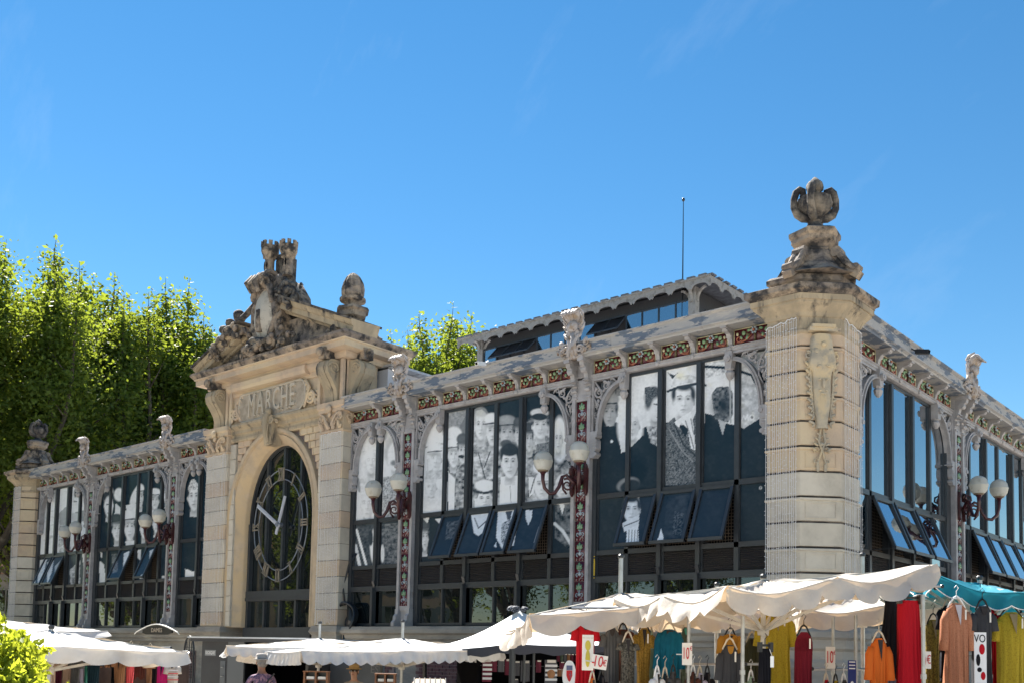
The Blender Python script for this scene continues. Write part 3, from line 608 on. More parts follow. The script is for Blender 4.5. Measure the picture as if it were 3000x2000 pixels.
bayset('M', C1+.25, C2-.25, [C1+x for x in full], [(C1, False), (C2, True)])
bayset('M', C4+.25, -.72, [C4+x for x in full[:4]], [(C4, False), (-.635, True)])
bayset('M', PR, C3-.25, [-12.02], [(PR-.25+.02, False), (C3, True)])
bayset('M', C2+.25, PL, [-20.8], [(C2, False), (PL+.25-.02, True)])
bayset('M', -31.8, C1-.25, [C1-x for x in full[3::-1]], [(-31.9, False), (C1, True)])
bayset('R', .7, 5.465, [5.715-x for x in full[3::-1]], [(.98, False), (5.715, True)])
bayset('R', 5.965, 11.0, [5.715+x for x in full], [(5.715, False), (11.25, True)])
bayset('R', 11.5, 16.535, [11.25+x for x in full], [(11.25, False), (16.785, True)])
mb = MB(); mb.box(-32.4, -.6, 23.31, 23.7, GZ, 8.2); ob('rear_wall', mb, stone_g, hall)
mb = MB(); mb.box(-32.6, -32.21, .95, 23.3, GZ, 8.0); ob('side_wall', mb, stone_g, hall)
# ------------------------------------------------------------------ windows
def TR(side):
    return (lambda s, i, z: (s, i, z)) if side == 'M' else (lambda s, i, z: (-i, s, z))
def mapmb(mb, T):
    mb.v = [T(*v) for v in mb.v]; return mb
def print_pane(name, fn, nu, nv, parent):
    """fn(u,v)->world point; colour from the printed picture"""
    P = np.array([[fn(i/nu, j/nv) for i in range(nu+1)] for j in range(nv+1)], dtype=float).reshape(-1, 3)
    px, py = pix(P); c = picture(px, py)
    idx = np.arange((nu+1)*(nv+1)).reshape(nv+1, nu+1)
    f = np.stack([idx[:-1, :-1], idx[:-1, 1:], idx[1:, 1:], idx[1:, :-1]], -1).reshape(-1, 4)
    me = bpy.data.meshes.new(name); me.from_pydata([tuple(p) for p in P.tolist()], [], f.tolist())
    a = me.color_attributes.new('print', 'FLOAT_COLOR', 'POINT'); a.data.foreach_set('color', np.hstack([c, np.ones((len(c), 1))]).astype(np.float32).ravel())
    me.materials.append(film); me.update(); return link(name, me, parent)
def window(side, a, b, panes, thick, opened, printed, reveal=.42):
    T = TR(side); k = 1 if side == 'M' else 1.15; GY = .06 if side == 'M' else .045
    win = E('window', T((a+b)/2, 0, 2.34), 0, hall); off = Vector(win.location)
    def part(name, mb, m, smooth=False):
        mapmb(mb, T); mb.v = [tuple(Vector(v)-off) for v in mb.v]; return ob(name, mb, m, win, smooth)
    fr = MB()
    fr.box(a, b, .02, .16, 7.66, 7.73); fr.box(a, b, .0, .16, 5.085, 5.195); fr.box(a, b, .0, .16, 3.86, 3.965)
    fr.box(a, b, -.02, .16, 3.27, 3.40); fr.box(a, b, -.02, .16, 2.36, 2.43)
    fr.box(a, panes[0][0], .03, .16, 2.43, 7.66); fr.box(panes[-1][1], b, .03, .16, 2.43, 7.66)
    fr.box(a, panes[0][0]-.03, -.03, .03, 2.43, 7.66); fr.box(panes[-1][1]+.03, b, -.03, .03, 2.43, 7.66)
    part('frame', fr, alu)
    for i in range(len(panes)-1):
        x0, x1 = panes[i][1], panes[i+1][0]; th = (i+1) in thick; mb = MB(); y0 = (-.055 if side == 'M' else -.045) if th else .0
        x1 = min(x1, x0+(.20 if th else .13)*k) if side == 'M' else x1
        mb.box(x0, x1, .021, .161, 3.405, 7.655)
        c = (x0+x1)/2; mb.box(c-.05*k, c+.05*k, y0, .02, 3.5 if th else 3.405, 7.655)
        if th: mb.bar((c, -.05, 3.55), (c, .02, 3.36), .08); mb.box(c-.04, c+.04, -.12, .02, 2.36, 3.36)
        part('mullion', mb, alu)
    for i, (x0, x1) in enumerate(panes):
        def gl(z0, z1, nm='pane'):
            if printed:
                q0 = pix([(x0, .06, z0), (x1, .06, z0), (x0, .06, z1)])
                nu = max(3, int(abs(q0[0][1]-q0[0][0])/2.2)); nv = max(3, int(abs(q0[1][2]-q0[1][0])/2.4))
                _pp(nm, x0, x1, z0, z1, nu, nv)
            else:
                mb = MB(); mb.add([(x0, GY, z0), (x1, GY, z0), (x1, GY, z1), (x0, GY, z1)], [(0, 1, 2, 3)]); part(nm, mb, glass_b)
        def _pp(nm, x0, x1, z0, z1, nu, nv, tilt=None):
            if tilt is None: fn = lambda u, v: (x0+(x1-x0)*u, .06, z0+(z1-z0)*v)
            else: fn = lambda u, v: (x0+(x1-x0)*u, -tilt*(1-v)-.0, z0+(z1-z0)*v)
            o = print_pane(nm, fn, nu, nv, win); o.matrix_parent_inverse = Matrix.Translation(-off); return o
        gl(5.195, 7.66)
        if i in opened:
            zt, zb, dep = 5.07, 4.0, .47; s0, s1 = x0-.035*k, x1+.035*k; mb = MB()
            A, B = (-.03, zt), (-dep, zb); w_ = .065
            for x in (s0+w_/2*k, s1-w_/2*k): mb.bar((x, A[0], A[1]), (x, B[0], B[1]), w_*k, .055, (0, -1, .4))
            dz = .06
            for (y, z) in (A, B): mb.bar((s0, y, z), (s1, y, z), .065, .065)
            mb.bar((s0+.1, B[0]+.02, B[1]), (s0+.13, .12, 3.99), .018)
            part('casement_frame', mb, alu)
            if printed:
                q0 = pix([(x0, -.2, zb), (x1, -.2, zb), (x0, -.2, zt)])
                nu = max(3, int(abs(q0[0][1]-q0[0][0])/2.2)); nv = max(3, int(abs(q0[1][2]-q0[1][0])/2.4))
                fn = lambda u, v, x0=x0, x1=x1: (x0+.02+(x1-x0-.04)*u, -dep+(dep-.03)*v+.012, zb+.03+(zt-zb-.05)*v)
                o = print_pane('casement_pane', fn, nu, nv, win); o.matrix_parent_inverse = Matrix.Translation(-off)
            else:
                mb = MB(); mb.add([(s0+.06, B[0]+.01, B[1]+.03), (s1-.06, B[0]+.01, B[1]+.03), (s1-.06, A[0]+.01, A[1]-.02), (s0+.06, A[0]+.01, A[1]-.02)], [(0, 1, 2, 3)]); part('casement_pane', mb, glass_b)
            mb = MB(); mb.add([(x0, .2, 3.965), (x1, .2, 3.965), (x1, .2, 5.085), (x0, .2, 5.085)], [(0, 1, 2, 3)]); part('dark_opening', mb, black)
            mb = MB()
            for q in range(1, 11): xx = x0+(x1-x0)*q/11; mb.box(xx-.006, xx+.006, .15, .16, 3.965, 5.085)
            for q in range(1, 17): zz = 3.965+1.12*q/17; mb.box(x0, x1, .14, .15, zz-.006, zz+.006)
            tag(part('wire_grille', mb, gridm), kind='stuff')
        else: gl(3.965, 5.085)
        mb = MB(); pr = [(.12, 3.40)]
        for q in range(11): z = 3.40+q*.0418; pr += [(.03, z+.004), (.07, z+.038)]
        pr.append((.12, 3.86)); q = extr(pr, x0-.01, x1+.01); part('louver_panel', q, louv)
        xm = (x0+x1)/2
        mb = MB(); mb.add([(x0-.02, .06, 2.43), (x1+.02, .06, 2.43), (x1+.02, .06, 3.27), (x0-.02, .06, 3.27)], [(0, 1, 2, 3)]); part('lower_pane', mb, glass_d)
        if i and i not in thick: mb = MB(); mb.box(x0-.05, x0-.01, .0, .06, 2.43, 3.27); part('mullion', mb, alu)
    return win
pn = [
 ('M', C3+.25, C4-.25, [(-10.44, -9.74), (-9.61, -8.97), (-8.74, -8.04), (-7.92, -7.25), (-7.07, -6.34), (-6.23, -5.64)], (2, 4), (1, 2, 3, 4), True),
 ('M', C4+.25, -.70, [(-4.95, -4.25), (-4.15, -3.46), (-3.28, -2.53), (-2.37, -1.68), (-1.55, -.85)], (2, 3), (1, 2, 3), True),
 ('M', PR, C3-.25, [(-13.01, -12.21), (-11.98, -11.21)], (1,), (), True),
 ('M', C2+.25, PL, [(-21.56, -20.64), (-20.47, -19.75)], (1,), (), True),
 ('M', C1+.25, C2-.25, [(-27.0, -26.41), (-26.27, -25.47), (-25.31, -24.51), (-24.36, -23.74), (-23.55, -22.99), (-22.8, -22.3)], (2, 4), (2, 4), True),
 ('M', -31.9, C1-.25, [(-31.7, -31.22), (-31.0, -30.48), (-30.29, -29.52), (-29.29, -28.67), (-28.48, -27.85)], (2, 3), (1, 2), True),
 ('R', .86, 7.65, [(1.0, 2.6), (2.77, 3.72), (3.93, 5.0), (5.21, 6.25), (6.40, 7.35)], (2, 3), (1, 2, 3), False),
 ('R', 8.35, 15.4, [(8.55, 9.22), (9.38, 10.48), (10.69, 11.74), (11.88, 13.0), (13.2, 14.14), (14.28, 15.1)], (2, 4), (1, 2, 3, 4), False),
 ('R', 16.1, 23.15, [(16.3, 16.97), (17.13, 18.23), (18.44, 19.49), (19.63, 20.75), (20.95, 21.89), (22.03, 22.85)], (2, 4), (1, 2, 3, 4), False)]
for a in pn: window(*a)
# ------------------------------------------------------------------ base wall, ledge, brick panels
LEDGE = [(.3, GZ), (-.14, GZ), (-.14, 1.86), (-.20, 1.90), (-.20, 1.98), (-.26, 2.03), (-.26, 2.12), (-.34, 2.17), (-.34, 2.25), (-.30, 2.335), (.3, 2.335)]
for side, a, b in (('M', -31.9, PL-.1), ('M', PR+.1, -.7), ('R', .62, 16.9)):
    x = a
    while x < b-.01:
        x2 = min(b, x+1.6); run('ledge_stone', LEDGE[3:]+[(.3, 1.90)], side, x+.004, x2-.004, stone_g); x = x2
    run('base_wall', [(.3, GZ), (-.12, GZ), (-.12, 1.895), (.3, 1.895)], side, a, b, stone_g)
bk = MB().box(-.108, .108, -.03, .03, -.034, .034).mesh('brick', brickm)
def brick_panel(side, a, b, z0=GZ, z1=1.62):
    run('brick_panel', [(-.11, z0), (-.16, z0), (-.16, z1), (-.11, z1)], side, a, b, mortar)
    z = z0+.05; r = 0
    pan = E('brickwork', (0, 0, 0), 0, hall); T = TR(side)
    kk = 1 if side == 'M' else KR
    while z < z1-.03:
        x = a*kk+(.12 if r % 2 else 0)+.11
        while x < b*kk-.1:
            if z > .75:
                o = link('brick', bk, pan); o.location = T(x, -.155+random.uniform(-.004, .004), z)
                if side == 'R': o.rotation_euler = (0, 0, math.pi/2)
            x += .235
        z += .082; r += 1
    # pale stone pilaster beside
for a, b in ((-12.0, -11.1), (-10.3, -8.6), (-8.2, -7.4), (-20.9, -20.2)): brick_panel('M', a, b)
brick_panel('R', 2.2, 3.4)
# ------------------------------------------------------------------ STONE: blocks, piers, portal
joint_m = mat('dark_joint', (.045, .038, .034), (.12, .10, .085), 3, .5, .65, rough=.95)  # near-black core colour that shows in the gaps between blocks
def block(mb, x0, x1, y0, y1, z0, z1, b=.012):
    """a dressed stone with its front arris worn back (front is -y)"""
    vs = [(x0, y1, z0), (x1, y1, z0), (x1, y1, z1), (x0, y1, z1), (x0, y0+b, z0), (x1, y0+b, z0), (x1, y0+b, z1), (x0, y0+b, z1), (x0+b, y0, z0+b), (x1-b, y0, z0+b), (x1-b, y0, z1-b), (x0+b, y0, z1-b)]
    return mb.add(vs, [(0, 3, 2, 1), (0, 1, 5, 4), (1, 2, 6, 5), (2, 3, 7, 6), (3, 0, 4, 7), (4, 5, 9, 8), (5, 6, 10, 9), (6, 7, 11, 10), (7, 4, 8, 11), (8, 9, 10, 11)])
def rough(mb, a=.006, s=0):
    r = random.Random(s); mb.v = [(x+r.uniform(-a, a), y+r.uniform(-a, a), z+r.uniform(-a, a)) for x, y, z in mb.v]; return mb
def urn(mb, c, k=1.0):
    x, y, z = c
    mb.lathe([(.20*k, 0), (.23*k, .04*k), (.15*k, .10*k), (.11*k, .16*k), (.13*k, .19*k), (.09*k, .22*k), (.17*k, .28*k), (.26*k, .37*k), (.305*k, .50*k), (.28*k, .59*k), (.22*k, .60*k), (.15*k, .61*k), (.09*k, .62*k), (.085*k, .70*k), (.14*k, .74*k), (.15*k, .80*k), (.13*k, .86*k), (.07*k, .92*k), (.02*k, .97*k)], (x, y, z), 20, rib=.06)
    for a in (YAW, YAW+math.pi, YAW-2.05, YAW+1.0):
        d = Vector((math.cos(a), math.sin(a), 0)); o = Vector(c)
        P_ = [(.06, .24), (.20, .25), (.30, .31), (.355, .43), (.355, .57), (.32, .69), (.26, .74), (.205, .715), (.195, .65), (.23, .61)]
        mb.tube([o+d*(x_*k)+Vector((0, 0, z_*k)) for x_, z_ in P_], [w_*k for w_ in (.07, .075, .07, .062, .06, .064, .068, .065, .055, .04)], 8)
    return mb
def pier_top(name_parent, plan, c, z, k=1.0):
    """cornice, scrolled pedestal, hexagonal cap and urn of a corner pier"""
    cx, cy = c; P = name_parent
    mb = MB(); mb.sweep(plan, [(0, z-.66), (.03, z-.64), (.03, z-.60), (.0, z-.58), (.0, z-.36), (.03, z-.34), (.05, z-.28), (.12, z-.20), (.20, z-.13), (.20, z-.09), (.235, z-.085), (.235, z+.015), (.1, z+.03)])
    ob('pier_cornice', rough(mb, .003, 8), stone_s, P)
    mb = MB(); mb.sweep(plan, [(.1, z+.02), (.245, z+.022), (.26, z+.05), (.31, z+.075), (.325, z+.09), (.325, z+.19), (.29, z+.205), (.18, z+.25), (-.1, z+.27)]); ob('cornice_slab', rough(mb, .008, 9), stone_w, P)
    mb = MB(); mb.sweep(plan, [(-.03, z+.24), (-.03, z+.33), (.02, z+.36), (.02, z+.46), (-.04, z+.50), (-.10, z+.52)]); rough(mb, .01, 1); ob('pedestal_plinth', mb, stone_w, P)
    mb = MB(); pr = [(.80, .50), (.68, .56), (.56, .66), (.46, .78), (.40, .92), (.36, 1.02)]
    mb.lathe([(r*k, z+h) for r, h in pr], (cx, cy, 0), 8)
    for a in range(4):
        an = YAW+math.pi/4+a*math.pi/2+(.12 if a % 2 else -.12); d = Vector((math.cos(an), math.sin(an), 0)); q = Vector((-d.y, d.x, 0)); o = Vector((cx, cy, z))
        pts = [o+d*.80*k+Vector((0, 0, .56)), o+d*.72*k+Vector((0, 0, .62)), o+d*.60*k+Vector((0, 0, .74)), o+d*.50*k+Vector((0, 0, .90)), o+d*.42*k+Vector((0, 0, 1.02))]
        for s_ in (-.09, .09): mb.tube([p+q*s_ for p in pts], [.05, .06, .07, .07, .05], 6)
        for j in range(4): mb.obox((pts[j]+pts[j+1])/2-Vector((0, 0, .08)), (pts[j+1]-pts[j]).normalized(), q, (pts[j+1]-pts[j]).normalized().cross(q), .12, .10, .07)
        mb.tube([o+d*.80*k+q*-.11+Vector((0, 0, .60)), o+d*.80*k+q*.11+Vector((0, 0, .60))], .075, 10)
        mb.tube([o+d*.45*k+q*-.13+Vector((0, 0, .96)), o+d*.45*k+q*.13+Vector((0, 0, .96))], .10, 10)
    ob('scrolled_pedestal', rough(mb, .008, 2), stone_w, P)
    hexa = [(cx+math.cos(YAW-math.pi/2+math.pi/6+i*math.pi/3)*.30*k, cy+math.sin(YAW-math.pi/2+math.pi/6+i*math.pi/3)*.30*k) for i in range(6)]
    mb = MB(); mb.sweep(hexa, [(0, z+1.0), (.03, z+1.06), (.0, z+1.10), (.06, z+1.16), (.13, z+1.21), (.13, z+1.29), (.17, z+1.33), (.17, z+1.41), (.06, z+1.47), (-.1, z+1.49)]); ob('hexagonal_cap', rough(mb, .006, 3), stone_w, P)
    mb = MB(); urn(mb, (cx, cy, z+1.46), k*1.12); smooth_by(ob('urn', mb, stone_d, P), 50)
def pier_shaft(P, plan, z0, z1, n, panel=True):
    h = (z1-z0)/n
    mb = MB(); mb.sweep(plan, [(-.026, z0), (-.026, z1)]); ob('shaft_core', mb, joint_m, P)
    for i in range(n):
        a, b = z0+i*h+.0035, z0+(i+1)*h-.0035; rec = (i % 2 == 0) and panel
        pr = [(-.035, a), (-.035, a+.010), (0, a+.022), (0, b-.022), (-.035, b-.010), (-.035, b)] if not rec else [(-.035, a), (-.035, a+.010), (0, a+.022), (.0, b-.075), (.030, b-.06), (.030, b-.024), (-.035, b-.012), (-.035, b)]
        mb = MB(); mb.sweep(plan, pr)
        if rec:
            N = len(plan)
            for j in range(3):
                p, q = Vector((*plan[j], 0)), Vector((*plan[j+1], 0)); d = (q-p); L = d.length; d.normalize(); nn = Vector((d.y, -d.x, 0)); zc = (a+b)/2
                # raised panel border
                for (u0, u1, w0, w1) in ((.09, L-.09, a+.06, a+.078), (.09, L-.09, b-.118, b-.10), (.09, .108, a+.06, b-.10), (L-.108, L-.09, a+.06, b-.10)):
                    mb.obox(p+d*(u0+u1)/2+nn*.004+Vector((0, 0, (w0+w1)/2)), d, nn, (0, 0, 1), (u1-u0)/2, .010, (w1-w0)/2)
        ob('stone_block', rough(mb, .002, i), stone if i > n*.45 else MATS['grey_beige_limestone'], P)
mat('grey_beige_limestone', (.51, .46, .385), (.42, .38, .32), 1.8, c3=(.56, .51, .43), sc3=1.0, lo3=.45, hi3=.6, bump=.3, bsc=16, rough=.85)
PLAN = [(-.69, -.55), (-.03, -.55), (.51, -.01), (.51, .84), (.2, 1.0), (-.69, .3)]
pier = E('corner_pier', (-.06, .13, 2.3), 0, hall); PO = E('pier_parts', (0, 0, 0), 0)
bpy.data.objects.remove(PO)
pier.location = (0, 0, 0)
pier_shaft(pier, PLAN, 2.34, 7.89, 12); pier_top(pier, PLAN, (-.06, .13), 8.31)
mb = MB(); mb.sweep(PLAN, [(.03, GZ), (.03, 1.5), (.06, 1.55), (.06, 1.65), (.03, 1.7), (.03, 1.85), (.10, 1.9), (.10, 2.05), (.17, 2.1), (.17, 2.2), (.12, 2.26), (.08, 2.34)]); ob('pier_base', mb, stone_g, pier)
# cartouche with mask on the chamfer
def cartouche():
    mb = MB(); c = Vector((.24, -.28, 0)); d = Vector((1, 1, 0)).normalized(); n = Vector((1, -1, 0)).normalized()
    def P(u, z, o): return c+d*u+n*o+Vector((0, 0, z))
    prof = [(7.62, .17), (7.55, .20), (7.35, .22), (7.15, .27), (7.02, .28), (6.95, .21), (6.8, .19), (6.6, .18), (6.4, .17), (6.2, .14), (6.05, .11), (5.93, .10), (5.88, .12)]
    zs = [p[0] for p in prof]; ws = [p[1] for p in prof]
    def fn(u, v):
        z = zs[0]+(zs[-1]-zs[0])*v; w_ = float(np.interp(-z, [-q for q in zs], ws)); x = (u-.5)*2*w_
        o = .05+.09*math.sqrt(max(0, 1-(2*u-1)**2))+.03*math.exp(-((z-7.2)/.2)**2)-.03*math.exp(-((z-6.75)/.25)**2)
        if u in (0, 1): o = .0
        return P(x, z, o)
    mb.grid(fn, 16, 26)
    mb.obox(P(0, 7.70, .07), d, n, (0, 0, 1), .26, .08, .035); mb.obox(P(0, 7.76, .07), d, n, (0, 0, 1), .22, .10, .03)
    def E3(u, z, o, ru, ro, rz, a=0): mb.ell(P(u, z, o), ru, ro, rz, Matrix((d, n, Vector((0, 0, 1)))).transposed() @ rotm('Y', a), 7, 5)
    # mask: brow, eyes, nose, open mouth
    for sg in (-1, 1):
        E3(sg*.08, 7.02, .15, .055, .03, .02, sg*.3); E3(sg*.07, 6.78, .14, .03, .02, .018); E3(sg*.06, 6.58, .125, .025, .02, .02)
        E3(sg*.035, 6.42, .13, .02, .015, .10); E3(sg*.13, 7.3, .14, .05, .03, .05)
        mb.volute(P(sg*.26, 7.24, .06), d*sg, (0, 0, 1), .075, 1.5, .024, 1.2, 6, 14)
        mb.tube([P(sg*.20, 7.35, .05), P(sg*.22, 7.0, .06), P(sg*.20, 6.6, .06), P(sg*.15, 6.1, .05)], .018, 6)
        for k in range(9):
            z = 7.08-k*.135; u = sg*(.275-.011*k); E3(u, z, .05, .028, .025, .068, sg*(.75+.05*k)); E3(u-sg*.03, z-.05, .06, .02, .02, .055, sg*-.5)
        mb.volute(P(sg*.09, 5.50, .04), d*sg, (0, 0, 1), .06, 1.3, .016, -1, 5, 12); mb.volute(P(sg*.11, 5.30, .04), d*sg, (0, 0, 1), .05, 1.2, .016, 2, 5, 12)
        mb.tube([P(sg*.02, 5.9, .05), P(sg*.06, 5.65, .06), P(sg*-.03, 5.4, .06), P(sg*-.10, 5.18, .04)], [.02, .022, .02, .012], 6)
        for k in range(4): E3(sg*(.05+.03*k), 5.78-.09*k, .05, .022, .02, .06, sg*1.0); E3(sg*(.07), 5.22-.03*k, .04, .03, .02, .03)
    E3(0, 6.70, .155, .03, .035, .10); E3(0, 6.52, .135, .06, .02, .02); E3(0, 6.30, .12, .045, .012, .012); E3(0, 5.60, .06, .045, .035, .035); E3(0, 7.42, .16, .05, .02, .05)
    return mb
smooth_by(ob('mask_cartouche', cartouche(), mat('cartouche_limestone', (.43, .37, .28), (.30, .27, .22), 3, .45, .6, c3=(.50, .40, .26), sc3=2.2, lo3=.5, hi3=.6, bump=.25, bsc=22, rough=.85), pier), 45)
# left end pier
LPX = -32.95
PLAN2 = [(LPX, -.5), (LPX+.62, -.5), (LPX+1.0, -.12), (LPX+1.0, .6), (LPX, .9)]
lp = E('end_pier', (0, 0, 0), 0, hall)
pier_shaft(lp, PLAN2, 2.34, 7.9, 12, True); pier_top(lp, PLAN2, (LPX+.55, .05), 8.30, .82)
mb = MB(); mb.sweep(PLAN2, [(.05, GZ), (.05, 1.9), (.15, 2.1), (.1, 2.34)]); ob('pier_base', mb, stone_g, lp)
# ---------------------------------------------------------------- PORTAL
po = E('clock_portal', (0, 0, 0), 0, hall); PC = -16.42
def pb(name, mb, m, sm=None):
    o = ob(name, mb, m, po)
    if sm: smooth_by(o, sm)
    return o
BW = MATS['grey_beige_limestone']
for sx, x0, x1 in ((-1, PL, -18.56), (1, -14.10, PR)):
    for i in range(12):
        a, b = 2.36+i*.44, 2.36+(i+1)*.44; mb = MB(); block(mb, x0, x1, -.36, .5, a+.0065, b-.0065, .016); pb('stone_block', rough(mb, .003, i+int(x0)), BW if i % 3 else stone)
    mb = MB(); mb.box(x0+.01, x1-.012, -.335, .45, 2.36, 7.7); pb('pilaster_core', mb, joint_m)
    mb = MB(); pl = [(x0, -.36), (x1, -.36), (x1, .5), (x0, .5)]
    mb.sweep(pl, [(0, GZ), (0, 1.8), (.05, 1.9), (.05, 2.1), (.12, 2.2), (.06, 2.36)]); pb('pilaster_base', mb, stone_g)
    # capital
    mb = MB(); mb.sweep(pl, [(.0, 7.60), (.045, 7.62), (.045, 7.67), (.0, 7.69), (.0, 8.14), (.06, 8.17), (.06, 8.26), (.10, 8.30), (.10, 8.44), (.0, 8.46)]); pb('capital', mb, stone)
    mb = MB(); xm = (x0+x1)/2; r = random.Random(4)
    for sg in (-1, 1):
        mb.volute((xm+sg*.40, -.42, 8.02), (sg, 0, 0), (0, 0, 1), .11, 1.6, .034, 1.4, 7, 16)
        mb.tube([(xm+sg*.05, -.40, 7.72), (xm+sg*.14, -.47, 7.9), (xm+sg*.25, -.45, 8.08), (xm+sg*.4, -.43, 8.13)], [.03, .04, .035, .03], 6)
        for k in range(9): mb.ell((xm+sg*r.uniform(.05, .46), -.40-r.uniform(0, .05), r.uniform(7.72, 8.1)), .035, .04, .075, rotm('Y', sg*r.uniform(.3, 1.1)), 6, 4)
    for k in range(4): mb.tube([(xm+(k-1.5)*.24, -.39, 7.7), (xm+(k-1.5)*.25, -.46, 7.82), (xm+(k-1.5)*.27, -.50, 7.88)], [.05, .045, .02], 6)
    mb.ell((xm, -.50, 8.24), .10, .07, .11, None, 8, 6); mb.ell((xm, -.46, 8.10), .06, .05, .07)
    for k in range(8): mb.ell((x1+.03, -.25+r.uniform(0, .5), r.uniform(7.72, 8.1)), .04, .06, .08, rotm('X', r.uniform(-1, 1)), 6, 4)
    mb.volute((x1+.05, -.2, 8.02), (0, -1, 0), (0, 0, 1), .11, 1.5, .034, 1.4, 7, 16); mb.ell((x1+.08, .1, 8.22), .06, .10, .10)
    pb('capital_foliage', displace(mb, .004, 20), stone, 50)
# inner strips, wall, arch
for x0, x1 in ((-18.56, -18.27), (-14.28, -14.10)):
    for i in range(12):
        a, b = 2.36+i*.46, 2.36+(i+1)*.46; mb = MB(); block(mb, x0, x1, -.27, .4, a+.005, b-.005, .012); pb('stone_block', rough(mb, .002, i), BW)
def ellp(rx, z0, rz, a): return PC+rx*math.cos(a), z0+rz*math.sin(a)
N = 28; SPR = 5.45
arcs = []; # (half width, rise, y)
prof = [(1.60, 2.22, .28), (1.60, 2.22, .02), (1.63, 2.25, -.02), (1.72, 2.33, -.10), (1.84, 2.42, -.19), (1.94, 2.48, -.23), (1.97, 2.50, -.20), (2.02, 2.53, -.20), (2.05, 2.56, -.27), (2.16, 2.63, -.29), (2.20, 2.66, -.27), (2.20, 2.66, -.14)]
mb = MB(); path = [(a, None) for a in [0]]
def archpt(w_, rise, y, t):
    if t < 0: return (PC+w_, y, 2.34+(SPR-2.34)*(1+t))
    if t > 1: return (PC-w_, y, SPR-(SPR-2.34)*(t-1))
    a = t*math.pi; return (PC+w_*math.cos(a), y, SPR+rise*math.sin(a))
ts = [-1, -.66, -.33]+[i/N for i in range(N+1)]+[1.33, 1.66, 2]
vs = [archpt(*p, t) for t in ts for p in prof]; M_ = len(prof)
mb.add(vs, [(i*M_+j, (i+1)*M_+j, (i+1)*M_+j+1, i*M_+j+1) for i in range(len(ts)-1) for j in range(M_-1)]); pb('arch_moulding', mb, mat('arch_limestone', (.50, .39, .275), (.40, .32, .23), 2, c3=(.52, .39, .24), sc3=.7, lo3=.5, hi3=.6, bump=.2, bsc=14, rough=.8), 50)
# spandrel wall with arched hole
mb = MB(); W_, R_ = 2.15, 2.62; X0, X1, Z1 = -18.30, -14.25, 8.0
top = []
for i in range(N+1):
    x, z = ellp(W_, SPR, R_, i/N*math.pi); top.append((x, z))
for i in range(N):
    (xa, za), (xb, zb) = top[i], top[i+1]; xa_, xb_ = min(xa, X1), min(xb, X1); xa_, xb_ = max(xa_, X0), max(xb_, X0)
    mb.add([(xa_, -.14, za), (xb_, -.14, zb), (xb_, -.14, Z1+.1), (xa_, -.14, Z1+.1)], [(0, 1, 2, 3)])
pb('spandrel_wall', mb, mortar)
r = random.Random(8); z = 5.5
while z < 7.92:
    h = .205; q = min(1, max(0, (z+h-SPR)/2.66)); hw = 2.22*math.sqrt(max(0, 1-q*q)); hw = min(hw, 2.22*math.sqrt(max(0, 1-((z-SPR)/2.66)**2)))
    hwb = 2.24*math.sqrt(max(0, 1-min(1, (max(z, SPR)-SPR)/2.68)**2))
    for sg in (-1, 1):
        lim = 1.83 if sg < 0 else 2.12; x = lim
        while x > hwb+.03:
            x2 = max(x-r.uniform(.22, .36), hwb)
            if x-x2 > .05:
                a, b = sorted((PC+sg*x, PC+sg*x2)); mb = MB(); block(mb, a+.007, b-.007, -.205-r.uniform(0, .02), -.1, z+.006, z+h-.006, .02); pb('rusticated_stone', rough(mb, .007, int(z*99+x*9)), stone)
            x = x2
    z += h
mb = extr([(-.1, 7.93), (-.24, 7.93), (-.27, 7.97), (-.27, 8.04), (-.24, 8.06), (-.24, 8.14), (-.30, 8.17), (-.30, 8.26), (-.35, 8.30), (-.42, 8.36), (-.42, 8.43), (-.05, 8.46)], -18.58, -14.08); pb('architrave', mb, stone_s)
# keystone
mb = MB(); kx = PC+.05
mb.prism([(kx-.14, 7.60), (kx+.12, 7.60), (kx+.19, 8.45), (kx-.19, 8.45)], -.50, -.1)
for sg in (-1, 1):
    mb.volute((kx+sg*.16, -.50, 8.30), (sg, 0, 0), (0, 0, 1), .12, 1.6, .045, 1.2, 8, 16); mb.tube([(kx+sg*.08, -.54, 8.2), (kx+sg*.07, -.57, 7.9), (kx+sg*.05, -.52, 7.64)], .035, 6)
    mb.volute((kx+sg*.34, -.44, 8.26), (sg, 0, 0), (0, 0, 1), .09, 1.3, .035, 2.2, 7, 12)
mb.tube([(kx, -.52, 8.5), (kx, -.60, 8.35), (kx, -.60, 7.95), (kx, -.53, 7.62)], [.09, .10, .07, .05], 8); mb.ell((kx, -.50, 8.55), .13, .12, .13); mb.ell((kx, -.48, 7.6), .09, .10, .06)
pb('keystone', displace(mb, .006, 12), stone_s, 50)
# frieze wall, plaque, lettering
mb = MB(); mb.box(PL+.12, PR-.12, -.24, .9, 8.44, 9.66); pb('frieze_wall', mb, stone)
mb = extr([(-.2, 9.32), (-.28, 9.32), (-.30, 9.38), (-.30, 9.46), (-.36, 9.49), (-.42, 9.56), (-.42, 9.66), (-.2, 9.66)], -18.7, -14.2); pb('frieze_moulding', mb, stone)
mb = extr([(-.2, 9.40), (-.46, 9.43), (-.50, 9.52), (-.50, 9.66), (-.2, 9.66)], -18.35, -14.75); pb('frieze_moulding', mb, stone)
pq = mat('pale_plaque_limestone', (.50, .44, .36), (.42, .38, .31), 4, bump=.2, bsc=30, rough=.85)
XL, XR = -17.95, -15.05; mb = MB(); pts = []
for t in np.linspace(-1, 1, 11): pts.append((XR+.18*math.cos(t*1.4), 8.93+.36*math.sin(t*1.4)/math.sin(1.4)))
pts.append((XR-.05, 9.33)); pts.append((XL+.1, 9.30))
